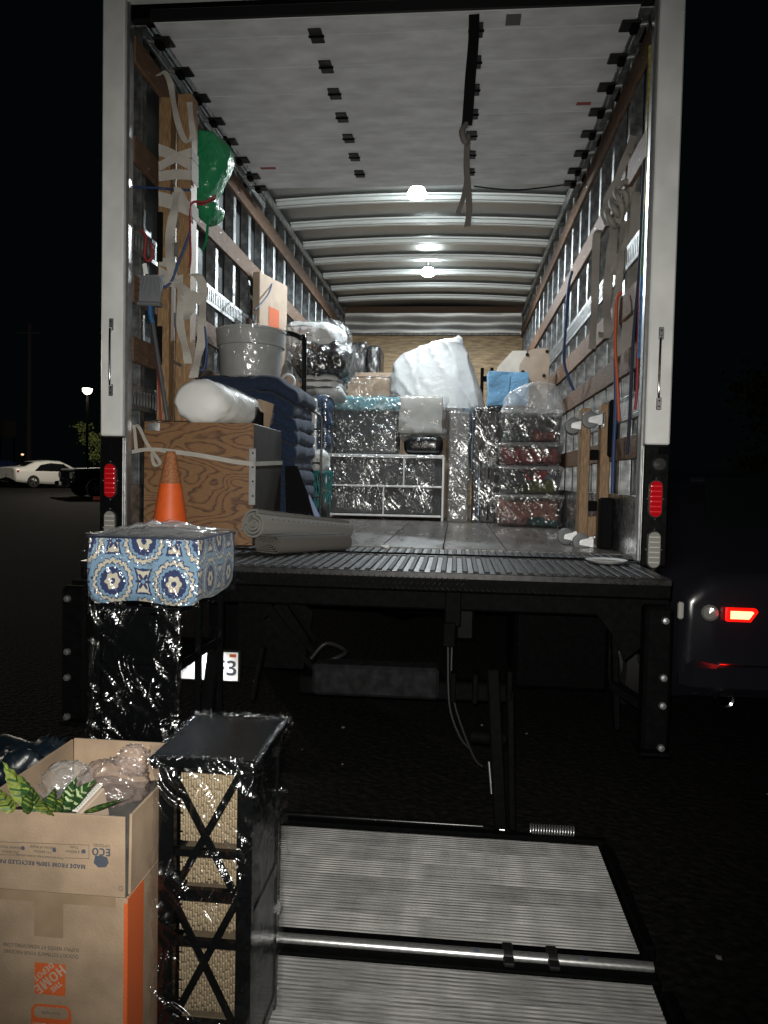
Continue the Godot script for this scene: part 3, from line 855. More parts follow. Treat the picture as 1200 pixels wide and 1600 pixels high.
# ---------------------------------------------------------------- the lift platform on the ground
func build_lift() -> void:
	var t := thing("lift_platform", "ribbed aluminium lift platform lowered to the asphalt behind the truck", "tail lift", Vector3(0, 0, 1.2))
	# two leaves of extruded planks, each plank a row of fine ridges
	for sec in [[0.615, 1.255, 6], [1.385, 2.40, 9]]:
		var w: float = (sec[1] - sec[0]) / sec[2]
		var leaf := part(t, "platform_leaf", mb().box(Vector3(0, PLAT - 0.034, (sec[0] + sec[1]) * 0.5), Vector3(1.86, 0.04, sec[1] - sec[0])), M.black_steel)
		for k in sec[2]:
			var z0: float = sec[0] + k * w
			var m := mb()
			var nr := 7
			var p := (w - 0.003) / nr
			for i in nr:
				var a := z0 + 0.0015 + i * p
				var y0 := PLAT - 0.010
				var y1 := PLAT
				var q := [Vector2(a, y0), Vector2(a + p * 0.30, y0), Vector2(a + p * 0.40, y1), Vector2(a + p * 0.90, y1), Vector2(a + p, y0)]
				for j in 4:
					var n := Vector3(0, q[j + 1].x - q[j].x, -(q[j + 1].y - q[j].y))
					m.quad(Vector3(-0.915, q[j].y, q[j].x), Vector3(0.915, q[j].y, q[j].x), Vector3(0.915, q[j + 1].y, q[j + 1].x), Vector3(-0.915, q[j + 1].y, q[j + 1].x), n)
			m.box(Vector3(0, PLAT - 0.0125, z0 + w * 0.5), Vector3(1.83, 0.003, w - 0.004))
			part(leaf, "ridged_plank", m, M["lift_plank%d" % ((k * 2 + int(sec[0] * 3.0)) % 3)])
		for s in [-1.0, 1.0]:
			part(leaf, "side_rail", mb().box(Vector3(s * 0.945, PLAT - 0.012, (sec[0] + sec[1]) * 0.5 + (0.01 if sec[0] < 1.0 else 0.03)), Vector3(0.034, 0.056, sec[1] - sec[0] - 0.03), Basis(), 0.006), M.black_steel)
	var hg := part(t, "hinge_tube", mb().tube([Vector3(-0.935, PLAT + 0.002, 1.322), Vector3(0.935, PLAT + 0.002, 1.322)], 0.0165, 16), mat("tube_alu", lin(0.62, 0.63, 0.63), 0.3, 0.85, {"tex": noise_tex("tubewear", 0.03, 0.7, 1.0), "scale": Vector3(3, 9, 9)}))
	for z in [1.283, 1.361]:
		part(hg, "hinge_flange", mb().box(Vector3(0, PLAT - 0.012, z), Vector3(1.885, 0.03, 0.046), Basis(), 0.004), M.black_steel)
	for u in [[795, 1499], [866, 1506]]:
		var c := PY(u[0], u[1], PLAT + 0.012)
		part(hg, "hinge_clamp", mb().lathe([Vector2(0.0165, -0.012), Vector2(0.022, -0.012), Vector2(0.022, 0.012), Vector2(0.0165, 0.012)], 16, Vector3(c.x, PLAT + 0.002, 1.322), Basis(Vector3(0, 0, 1), PI / 2)), M.black_plastic)
		part(hg, "clamp_tab", mb().box(Vector3(c.x, PLAT + 0.008, 1.322), Vector3(0.03, 0.012, 0.10), Basis(), 0.003), M.black_plastic)
	for u in [[745, 1494], [918, 1508]]:
		var c := PY(u[0], u[1], PLAT + 0.02)
		part(hg, "rating_sticker", mb().box(Vector3(c.x, PLAT + 0.018, 1.327), Vector3(0.014, 0.002, 0.012), Basis(Vector3(1, 0, 0), 0.3)), M.blue_ink)
	# back edge: bar, arms, return spring
	var eb := part(t, "back_bar", mb().box(Vector3(0, PLAT - 0.012, 0.592), Vector3(1.90, 0.05, 0.04), Basis(), 0.005), M.black_steel)
	part(eb, "edge_rod", mb().tube([Vector3(-0.93, PLAT + 0.01, 0.545), Vector3(0.50, PLAT + 0.01, 0.545)], 0.011, 8), M.black_paint)
	var sp := []
	for i in 150:
		var a := i * TAU / 9.0
		sp.append(PY(828, 1296, 0.08) + Vector3(i / 150.0 * 0.165, sin(a) * 0.02, cos(a) * 0.02))
	part(eb, "return_spring", mb().tube(sp, 0.004, 5), M.zinc)
	var a0 := part(t, "lift_arm", mb().bar(PZ(770, 1045, 0.40), PZ(782, 1295, 0.52), 0.035, 0.05, Vector3.RIGHT, 0.006), M.black_steel)
	part(a0, "arm_plate", mb().bar(PZ(797, 1080, 0.38), PZ(800, 1297, 0.50), 0.04, 0.03, Vector3.RIGHT, 0.006), M.black_steel)
	part(a0, "pivot", mb().tube([PZ(735, 1150, 0.42), PZ(790, 1155, 0.42)], 0.028, 10), M.black_steel)
	part(a0, "pivot_bolt", mb().tube([PZ(780, 1296, 0.52), PZ(788, 1297, 0.52)], 0.014, 8), M.zinc)
	part(a0, "rod", mb().tube([PZ(764, 1190, 0.44), PZ(768, 1240, 0.46)], 0.005, 6), M.zinc)
	var a1 := part(t, "lift_arm", mb().bar(Vector3(-0.62, 0.66, 0.35), Vector3(-0.62, 0.10, 0.55), 0.05, 0.05, Vector3.RIGHT, 0.006), M.black_steel)
	part(a1, "arm_plate", mb().bar(PZ(412, 1010, 0.3), PZ(395, 1095, 0.36), 0.05, 0.02, Vector3.RIGHT, 0.004), M.black_steel)
	# cross tube with its grey housing
	var ct := part(t, "cross_tube", mb().bar(PZ(470, 1066, 0.30), PZ(800, 1080, 0.30), 0.09, 0.075, Vector3.UP, 0.008), M.black_steel)
	part(ct, "pump_housing", mb().bar(PZ(492, 1056, 0.36), PZ(686, 1064, 0.36), 0.12, 0.125, Vector3.UP, 0.012), mat("housing_grey", lin(0.012, 0.013, 0.014), 0.8, 0.0, {"spec": 0.2, "tex": TX.patch, "scale": Vector3(3, 3, 3)}))
	for u in [[708, 1070], [742, 1072], [770, 1065], [795, 1068]]:
		part(ct, "tube_lug", mb().box(PZ(u[0], u[1], 0.36), Vector3(0.022, 0.12, 0.10), Basis(), 0.004), M.black_steel)
	for u in [[700, 1100, 718, 1150], [706, 1090, 738, 1178]]:
		part(ct, "hydraulic_hose", mb().tube(smooth_path([PZ(u[0], 1010, 0.34), PZ(u[0] + 2, u[1], 0.38), PZ(u[2], u[3], 0.40), PZ(u[2] + 16, u[3] + 20, 0.40)], 5), 0.006, 6), M.black_plastic)

# ---------------------------------------------------------------- shapes for soft and wrapped things
var nz := FastNoiseLite.new()
func nse(p: Vector3, fr: float, seed_: float) -> float:
	return nz.get_noise_3d(p.x * fr + seed_ * 13.7, p.y * fr + seed_ * 5.1, p.z * fr - seed_ * 9.3)
# box with rounded edges whose surface swells and creases; kind 0 soft, 1 stretched film
func rbox(c: Vector3, s: Vector3, r: float, cell: float, amp: float, fr: float, sd: float, kind := 0, b := Basis(), skip := "", m: MB = null) -> MB:
	if m == null:
		m = mb()
	var h := s * 0.5
	for ax in 3:
		for sg in [-1.0, 1.0]:
			if skip.contains("xyzXYZ"[ax + (3 if sg > 0 else 0)]):
				continue
			var p := (ax + 1) % 3
			var q := (ax + 2) % 3
			var nu := clampi(int(s[p] / cell), 3, 160)
			var nv := clampi(int(s[q] / cell), 3, 160)
			m.grid(nu, nv, func(u: float, w: float):
				var o := Vector3.ZERO
				o[ax] = sg * h[ax]
				# bunch the points towards the rounded edges
				o[p] = h[p] * (u * 2.0 - 1.0)
				o[q] = h[q] * (w * 2.0 - 1.0)
				var i := o.clamp(-(h - Vector3.ONE * r), h - Vector3.ONE * r)
				var d := (o - i).normalized()
				var g := i + d * r
				var k := 0.0
				if kind == 0:
					k = nse(g, fr, sd) + 0.4 * nse(g, fr * 2.7, sd + 3.0)
				else:
					var e := Vector3(g.x * 1.0 + g.y * 0.75, (g.y - g.x * 0.75) * 0.25, g.z + g.y * 0.3)
					k = pow(1.0 - absf(nse(e, fr, sd)), 4.0) + 0.35 * absf(nse(g, fr * 1.9, sd + 8.0))
					# taut in places, gathered in others
					k = k * (0.25 + 1.1 * smoothstep(-0.25, 0.35, nse(g, fr * 0.3, sd + 5.0))) + 0.5 * nse(g, fr * 0.35, sd + 2.0)
				return c + b * (g + d * k * amp), false, c)
	return m
# soft bag from the outline it shows: rows of [pixel row, pixel of its two edges], bottom first
func sack(rows: Array, z: float, dep: float, amp: float, fr: float, sd: float, nu := 64, nv := 40) -> MB:
	var ctr := PZ((rows[0][1] + rows[0][2]) * 0.5, (rows[0][0] + rows[rows.size() - 1][0]) * 0.5, z)
	var L := []
	var R := []
	for r in rows:
		L.append(PZ(r[1], r[0], z))
		R.append(PZ(r[2], r[0], z))
	var n := rows.size() - 1
	return mb().grid(nu, nv, func(u: float, w: float):
		var f := w * n
		var i := mini(int(f), n - 1)
		var k := f - i
		var l: Vector3 = L[i].lerp(L[i + 1], k)
		var r: Vector3 = R[i].lerp(R[i + 1], k)
		var a := u * TAU
		var half := (r.x - l.x) * 0.5
		var cx := (r.x + l.x) * 0.5
		var dd := minf(dep, half * 1.6 + 0.01)
		var sx := signf(cos(a)) * pow(absf(cos(a)), 0.75)
		var sz := signf(sin(a)) * pow(absf(sin(a)), 0.75)
		var p := Vector3(cx + sx * half, l.y + (r.y - l.y) * (sx * 0.5 + 0.5), z + sz * dd)
		var e := Vector3(p.x + p.y * 0.6, (p.y - p.x * 0.6) * 0.3, p.z)
		var cr := pow(1.0 - absf(nse(e, fr, sd)), 4.0) * amp + 0.6 * amp * nse(p, fr * 0.5, sd + 4.0)
		return p + Vector3(cos(a), 0.2, sin(a)) * cr, true, ctr)
func plain(c: Vector3, s: Vector3, bev := 0.004, b := Basis()) -> MB:
	return mb().box(c, s, b, bev)
# front face of a box seen at plane z between photo pixels: [x0, y0, x1, y1]
func face(u0: float, v0: float, u1: float, v1: float, z: float) -> Array:
	var a := PZ((u0), (v0 + v1) * 0.5, z)
	var b := PZ((u1), (v0 + v1) * 0.5, z)
	var c := PZ((u0 + u1) * 0.5, v0, z)
	var d := PZ((u0 + u1) * 0.5, v1, z)
	return [a.x, d.y, b.x, c.y]
func cen(f: Array, z: float, dep: float) -> Vector3:
	return Vector3((f[0] + f[2]) * 0.5, (f[1] + f[3]) * 0.5, z - dep * 0.5)
func dim(f: Array, dep: float) -> Vector3:
	return Vector3(f[2] - f[0], f[3] - f[1], dep)
func foot(f: Array, z: float, dep: float) -> Vector3:
	return Vector3((f[0] + f[2]) * 0.5, f[1], z - dep * 0.5)

# ---------------------------------------------------------------- load, near side by the rear posts
func build_crate_side() -> void:
	# plywood crate
	var x0 := -1.168
	var x1 := -0.62
	var zf := -0.205
	var zb := -0.80
	var yt := 1.645
	var cz := (zf + zb) * 0.5
	var t := thing("plywood_crate", "plywood crate with swirling grain and metal corner plates by the truck's rear post", "crate", Vector3((x0 + x1) * 0.5, BED, cz))
	var fm := mb()
	fm.box(Vector3((x0 + x1) * 0.5, (BED + yt) * 0.5, zf - 0.009), Vector3(x1 - x0, yt - BED, 0.018))
	part(t, "front_panel", fm, M.plywood)
	part(t, "side_panel", plain(Vector3(x1 - 0.009, (BED + yt) * 0.5 + 0.001, cz - 0.010), Vector3(0.018, yt - BED - 0.002, zf - zb - 0.022)), M.dark_laminate, Vector3.ZERO, "dark brown laminate side panel")
	part(t, "side_panel", plain(Vector3(x0 + 0.009, (BED + yt) * 0.5, cz - 0.010), Vector3(0.018, yt - BED - 0.002, zf - zb - 0.022)), M.dark_laminate)
	part(t, "top_panel", plain(Vector3((x0 + x1) * 0.5, yt - 0.010, cz - 0.010), Vector3(x1 - x0 - 0.04, 0.016, zf - zb - 0.024)), M.wall_plywood)
	part(t, "back_panel", plain(Vector3((x0 + x1) * 0.5, (BED + yt) * 0.5, zb + 0.004), Vector3(x1 - x0 - 0.002, yt - BED - 0.004, 0.008)), M.dark_laminate)
	part(t, "corner_plate", plain(PZ(240, 667, zf + 0.002), Vector3(0.065, 0.038, 0.003), 0.001), M.zinc)
	var cp := part(t, "corner_plate", plain(PZ(396, 745, zf + 0.002) + Vector3(-0.006, 0, 0), Vector3(0.034, 0.275, 0.003), 0.001), M.zinc)
	for v in [708, 730, 752, 775]:
		part(cp, "screw", mb().lathe([Vector2(0, 0.002), Vector2(0.005, 0)], 8, PZ(395, v, zf + 0.004), Basis(Vector3(1, 0, 0), PI / 2)), M.black_plastic)
	part(t, "corner_plate", plain(PZ(236, 850, zf + 0.002), Vector3(0.04, 0.06, 0.003), 0.001), M.zinc)
	# tie strap round the crate
	var st := thing("tie_strap", "pale webbing strap tied round the plywood crate", "strap", PZ(280, 715, -0.19))
	var e := zf + 0.004
	part(st, "webbing", mb().ribbon([PZ(250, 703, e), PZ(310, 711, e), PZ(370, 722, e), Vector3(x1, PZ(404, 725, e).y, e), Vector3(x1 + 0.004, PZ(404, 725, e).y, e - 0.006), PX(441, 723, x1 + 0.004)], Vector3(0, 1, 0), 0.022, 0.003), M.white_webbing)
	part(st, "webbing", mb().ribbon(smooth_path([PZ(206, 706, -0.09), PZ(230, 702, -0.15), PZ(252, 703, e)], 4), Vector3(0, 1, 0.1), 0.018, 0.003), M.white_webbing)
	part(st, "loop", mb().ribbon(smooth_path([PZ(206, 668, -0.08), PZ(216, 666, -0.10), PZ(228, 690, -0.16), PZ(238, 705, -0.18), PZ(250, 722, -0.17), PZ(247, 728, -0.17), PZ(240, 724, -0.16), PZ(237, 708, -0.17)], 4), Vector3(0.8, 0.5, 0.2).normalized(), 0.018, 0.003), M.white_webbing)
	part(st, "loop", mb().ribbon(smooth_path([PZ(213, 702, -0.10), PZ(211, 680, -0.09), PZ(209, 664, -0.08)], 3), Vector3(1, 0, 0), 0.016, 0.003), M.white_webbing)
	# traffic cone
	var cc := PZ(266, 800, -0.045)
	cc.y = BED
	var tc := thing("traffic_cone", "worn orange traffic cone standing before the plywood crate", "traffic cone", cc)
	var top: float = PZ(266, 705, -0.045).y - BED
	part(tc, "cone_body", mb().lathe([Vector2(0.098, 0.02), Vector2(0.092, 0.03), Vector2(0.050, top * 0.66)], 28, cc), M.cone_orange)
	part(tc, "cone_tip", mb().lathe([Vector2(0.050, top * 0.66), Vector2(0.024, top - 0.012), Vector2(0.019, top), Vector2(0.013, top), Vector2(0.013, top - 0.05)], 28, cc), M.cone_worn, Vector3.ZERO, "faded tan upper part of the cone")
	part(tc, "cone_base", plain(cc + Vector3(0, 0.012, 0), Vector3(0.25, 0.024, 0.25), 0.006), M.cone_orange)
	# bubble-wrapped roll lying on the crate
	var br := thing("bubble_wrap_roll", "fat white roll of bubble wrap lying on the plywood crate", "bubble wrap", Vector3(-0.93, yt, -0.5))
	var rc := PZ(301, 622, -0.24)
	rc.y = yt + 0.117
	part(br, "roll_body", mb().grid(48, 26, func(u: float, w: float):
		var a := u * TAU
		var z := -w * 0.52
		var k := sqrt(maxf(0.0, 1.0 - pow(maxf(0.0, 1.0 - w / 0.16), 2.2))) if w < 0.16 else 1.0
		k *= 1.0 - 0.30 * w
		if w > 0.97:
			k *= 0.86
		var o := Vector3(cos(a) * 0.140 * k, sin(a) * 0.117 * k - 0.117 * (0.30 * w), 0)
		var wob := 0.006 * nse(o * 4.0 + Vector3(0, 0, z * 9.0), 4.0, 2.0)
		return rc + o * (1.0 + wob * 9.0) + Vector3(w * 0.17, 0, z), true, rc + Vector3(0.06, -0.02, -0.2)), M.bubble)
	part(br, "outer_film", mb().grid(40, 18, func(u: float, w: float):
		var a := u * TAU
		var ww := 0.30 + w * 0.72
		var k := 1.04 - 0.30 * ww
		var o := Vector3(cos(a) * 0.142 * k, sin(a) * 0.119 * k - 0.115 * (0.30 * ww), 0)
		var wob := pow(1.0 - absf(nse(Vector3(o.x * 4.0, o.y * 4.0, ww * 0.8), 6.0, 5.0)), 3.0) * 0.010
		return rc + o * (1.0 + wob * 4.0) + Vector3(ww * 0.17, 0, -ww * 0.52), true, rc + Vector3(0.06, -0.02, -0.2)), M.film_white)
	# torn carton flap and black pad beside it
	var fl := face(380, 617, 428, 662, -0.62)
	single("carton_flap", "torn cardboard flap standing on the plywood crate beside the bubble wrap", "cardboard", Vector3(fl[2] - 0.07, yt, -0.66), mb().slab(PackedVector2Array([Vector2(-0.09, 0.002), Vector2(0.045, 0.002), Vector2(0.075, 0.135), Vector2(-0.02, 0.165), Vector2(-0.09, 0.155)]), Vector3(fl[2] - 0.075, yt, -0.66), Basis(Vector3(0, 1, 0), -0.35), 0.008), M.cardboard)
	single("black_foam_pad", "black foam pad with notched top edge on the plywood crate", "pad", Vector3(fl[2] - 0.10, yt, -0.60), mb().slab(PackedVector2Array([Vector2(-0.065, 0.002), Vector2(0.06, 0.002), Vector2(0.06, 0.085), Vector2(0.04, 0.095), Vector2(0.03, 0.115), Vector2(-0.04, 0.12), Vector2(-0.055, 0.10)]), Vector3(fl[2] - 0.115, yt, -0.605), Basis(Vector3(0, 1, 0), -0.15), 0.03), M.black_webbing)
	# moving blankets, each its own
	rng.seed = 11
	var y := BED
	for k in 11:
		var h := 0.085
		var sh := rng.randf_range(-0.022, 0.022)
		var bx := Vector3(-0.865 + sh * 0.6, y + h * 0.5, -1.22 + rng.randf_range(-0.02, 0.02))
		var sz := Vector3(0.60, h, 0.62)
		var m := rbox(bx, Vector3(sz.x, h * 1.04, sz.z), 0.042, 0.017, 0.005, 5.0, 3.0 + k * 2.0)
		for i in m.v.size():
			var q := m.v[i] - bx
			var px := q.x / (sz.x * 0.5)
			var sag := -0.075 * pow(smoothstep(0.25, 1.05, px), 1.5) * (0.35 + k / 13.0) - 0.012 * smoothstep(0.4, 1.0, q.z / 0.31)
			# quilting stitches and the fold that halves each blanket
			var rim := smoothstep(0.86, 1.0, maxf(absf(px), absf(q.z) / 0.31))
			var nip := 0.008 * exp(-pow(q.y / 0.010, 2.0)) * rim
			m.v[i] += Vector3(-nip * signf(px), sag + 0.010 * nse(Vector3(q.x, k * 0.7, q.z), 4.0, 6.0) + 0.003 * cos(q.x * 55.0) * cos(q.z * 55.0), -nip * (1.0 if q.z > 0.25 else 0.0))
		single("moving_blanket", "folded navy quilted moving blanket, %s of the blanket stack" % ["bottom", "second from the bottom", "third from the bottom", "fourth from the bottom", "fifth from the bottom", "middle", "fifth from the top", "fourth from the top", "third from the top", "second from the top", "topmost"][k], "moving blanket", Vector3(bx.x, y, bx.z), m, M.blanket if k < 10 else M.blanket_dark, "moving blankets stacked behind the crate")
		y += h
	var byt := y + 0.008
	# round bin wrapped in film on the blankets
	var bc := PZ(392, 560, -1.22)
	bc.y = byt - 0.01
	var bh: float = PZ(392, 517, -1.22).y - bc.y
	var rb := thing("round_bin", "round grey rubbish bin wrapped in film on top of the blankets", "bin", bc)
	part(rb, "bin_body", mb().lathe([Vector2(0.0, 0.0), Vector2(0.168, 0.0), Vector2(0.180, 0.01), Vector2(0.196, bh - 0.11), Vector2(0.208, bh - 0.105), Vector2(0.212, bh - 0.02), Vector2(0.216, bh - 0.016), Vector2(0.216, bh - 0.004), Vector2(0.206, bh), Vector2(0.19, bh - 0.02), Vector2(0.0, bh - 0.03)], 40, bc), M.can_grey)
	part(rb, "stretch_film", mb().grid(60, 20, func(u: float, w: float):
		var a := u * TAU
		var q := Vector3(cos(a), 0, sin(a))
		var f := pow(1.0 - absf(nse(Vector3(a * 0.7 + w * 0.6, w * 0.4, 0), 4.0, 3.0)), 3.0)
		return bc + q * (0.212 + 0.012 * f + 0.012 * w) + Vector3(0, 0.004 + w * (bh - 0.002), 0), true, bc + Vector3(0, 0.1, 0)), M.film)
	# dark padded board and blue sheet leaning by the blankets
	single("padded_board", "black padded board leaning against the stacked blankets", "board", Vector3(-0.52, BED, -0.84), mb().slab(PackedVector2Array([Vector2(-0.06, 0), Vector2(0.13, 0), Vector2(0.05, 0.26), Vector2(-0.005, 0.40), Vector2(-0.075, 0.40)]), Vector3(-0.53, BED + 0.002, -0.84), Basis(Vector3(0, 1, 0), 0.1), 0.03), M.black_webbing)
	single("blue_sheet", "bright blue plastic sheet edge leaning behind the padded board", "sheet", Vector3(-0.42, BED, -0.92), mb().slab(PackedVector2Array([Vector2(-0.10, 0), Vector2(0.055, 0), Vector2(0.01, 0.10), Vector2(-0.06, 0.24)]), Vector3(-0.42, BED + 0.002, -0.93), Basis(Vector3(0, 1, 0), 0.1), 0.012), mat("blue_sheet", lin(0.015, 0.075, 0.24), 0.4))
	# carton against the wall
	var cb := thing("flat_carton", "flattened carton with orange print standing against the slatted wall", "carton", Vector3(-1.13, 2.0, -2.0))
	var ca := PX(400, 470, -1.13)
	var ctop: float = PX(402, 426, -1.13).y
	part(cb, "carton_body", mb().bar(Vector3(-1.13, (byt + ctop) * 0.5 + 0.02, ca.z), Vector3(-1.02, (byt + ctop) * 0.5 + 0.02, ca.z - 0.42), 0.06, ctop - byt - 0.04, Vector3.UP, 0.004), M.cardboard_pale)
	var cdir := Vector3(0.11, 0, -0.42).normalized()
	var cnrm := Vector3(-cdir.z, 0, cdir.x)
	var mid := Vector3(-1.13, 0, ca.z) + cdir * 0.22 + cnrm * 0.0315
	var lo := part(cb, "orange_emblem", mb().box(Vector3(mid.x, PX(412, 492, -1.08).y, mid.z), Vector3(0.002, 0.17, 0.16), Basis(Vector3(0, 1, 0), atan2(cdir.x, cdir.z) )), M.orange_ink)
	var pf := thing("picture_frame", "dark narrow picture frame edge standing against the flattened carton", "frame", Vector3(-1.13, byt, -1.63))
	var pa := PX(388, 470, -1.14)
	part(pf, "frame_edge", mb().box(Vector3(-1.135, byt + 0.26, pa.z), Vector3(0.03, 0.52, 0.05), Basis(), 0.004), mat("frame_brown", lin(0.03, 0.016, 0.010), 0.5))
	part(pf, "frame_edge", mb().box(Vector3(-1.10, byt + 0.28, pa.z - 0.03), Vector3(0.02, 0.56, 0.03), Basis(), 0.004), M.chrome)
	# rolled rug over a folded mat, lying on the sill
	var r0 := PZ(396, 832, 0.13)
	r0.y = BED + 0.125
	var r1 := Vector3(-0.20, BED + 0.068, -0.52)
	var rd := (r1 - r0).normalized()
	var rx := Vector3.UP.cross(rd).normalized()
	var ry := rd.cross(rx)
	var rg := thing("rolled_rug", "pale grey rolled rug dotted with small holes on the truck sill", "rug", (r0 + r1) * 0.5 - Vector3(0, 0.10, 0))
	var spm := mb()
	var pts := []
	for i in 96:
		var a := i / 95.0 * TAU * 3.3
		var rr := 0.012 + 0.058 * i / 95.0
		pts.append(Vector2(cos(a) * rr, sin(a) * rr * 0.92))
	pts.append(Vector2(0.072, -0.03))
	var ln := r0.distance_to(r1)
	for i in pts.size() - 1:
		var A: Vector2 = pts[i]
		var C: Vector2 = pts[i + 1]
		var n2 := Vector2(A.x + C.x, A.y + C.y).normalized() * 0.0042
		for sg in [1.0, -1.0]:
			var o0 = rx * (A.x + n2.x * sg) + ry * (A.y + n2.y * sg)
			var o1 = rx * (C.x + n2.x * sg) + ry * (C.y + n2.y * sg)
			spm.quad(r0 + o0, r0 + o1, r1 + o1 * 0.74, r1 + o0 * 0.74, (rx * n2.x + ry * n2.y) * sg)
		var a0 := rx * A.x + ry * A.y
		var a1 := rx * C.x + ry * C.y
		var q0 := rx * n2.x + ry * n2.y
		spm.quad(r0 + a0 - q0, r0 + a0 + q0, r0 + a1 + q0, r0 + a1 - q0, -rd)
		spm.quad(r1 + (a0 - q0) * 0.74, r1 + (a0 + q0) * 0.74, r1 + (a1 + q0) * 0.74, r1 + (a1 - q0) * 0.74, rd)
	part(rg, "rug_roll", spm, M.rug_grey)
	var fm2 := mb()
	fm2.grid(10, 6, func(u: float, w: float): return r0 + rd * (u * ln * 0.97 + 0.01) + rx * (-0.062 - w * 0.05) + ry * (-0.045 - 0.045 * w + 0.012 * sin(u * 9.0) * w), false, r0 - ry * 9.0)
	part(rg, "loose_flap", fm2, M.rug_grey)
	for k in 17:
		var f := 0.06 + k * 0.053
		for q in 3:
			var a := 0.35 + q * 0.55
			var od := (-rx * cos(a) + ry * sin(a))
			if q == 1 and k % 2 == 0:
				continue
			part(rg, "hole", mb().lathe([Vector2(0, 0.001), Vector2(0.0045, 0.0)], 7, r0 + rd * (ln * f) + od * 0.0765 * (1.0 - 0.26 * f), Basis(Quaternion(Vector3.UP, od))), M.rug_dark)
	var f0 := PZ(437, 852, 0.06)
	var mt := thing("folded_mat", "dark grey mat folded flat under the pale rolled rug", "mat", Vector3(-0.42, BED, -0.12))
	var mm := mb()
	var g0 := Vector3(r0.x + 0.075, BED + 0.042, r0.z + 0.045)
	var g1 := g0 + Vector3(0.26, -0.006, -0.36)
	var gd := (g1 - g0).normalized()
	var gx := Vector3.UP.cross(gd).normalized()
	for lay in 4:
		var hh := 0.009 * (lay + 1)
		var ww := 0.050 + 0.009 * lay
		var loop := []
		for i in 29:
			var a := TAU * i / 28.0
			loop.append(Vector2(cos(a) * hh + (ww - 0.03) * signf(cos(a) + 1e-6), sin(a) * hh))
		for i in 28:
			var A: Vector2 = loop[i]
			var C: Vector2 = loop[i + 1]
			var n2 := (A + C).normalized() * 0.0032
			var a0 := gx * A.x + Vector3.UP * A.y
			var a1 := gx * C.x + Vector3.UP * C.y
			var q0 := gx * n2.x + Vector3.UP * n2.y
			mm.quad(g0 + a0 + q0, g0 + a1 + q0, g1 + a1 + q0, g1 + a0 + q0, q0)
			mm.quad(g0 + a0 - q0, g0 + a1 - q0, g1 + a1 - q0, g1 + a0 - q0, -q0)
			mm.quad(g0 + a0 - q0, g0 + a0 + q0, g0 + a1 + q0, g0 + a1 - q0, -gd)
	part(mt, "mat_layers", mm, M.rug_dark)

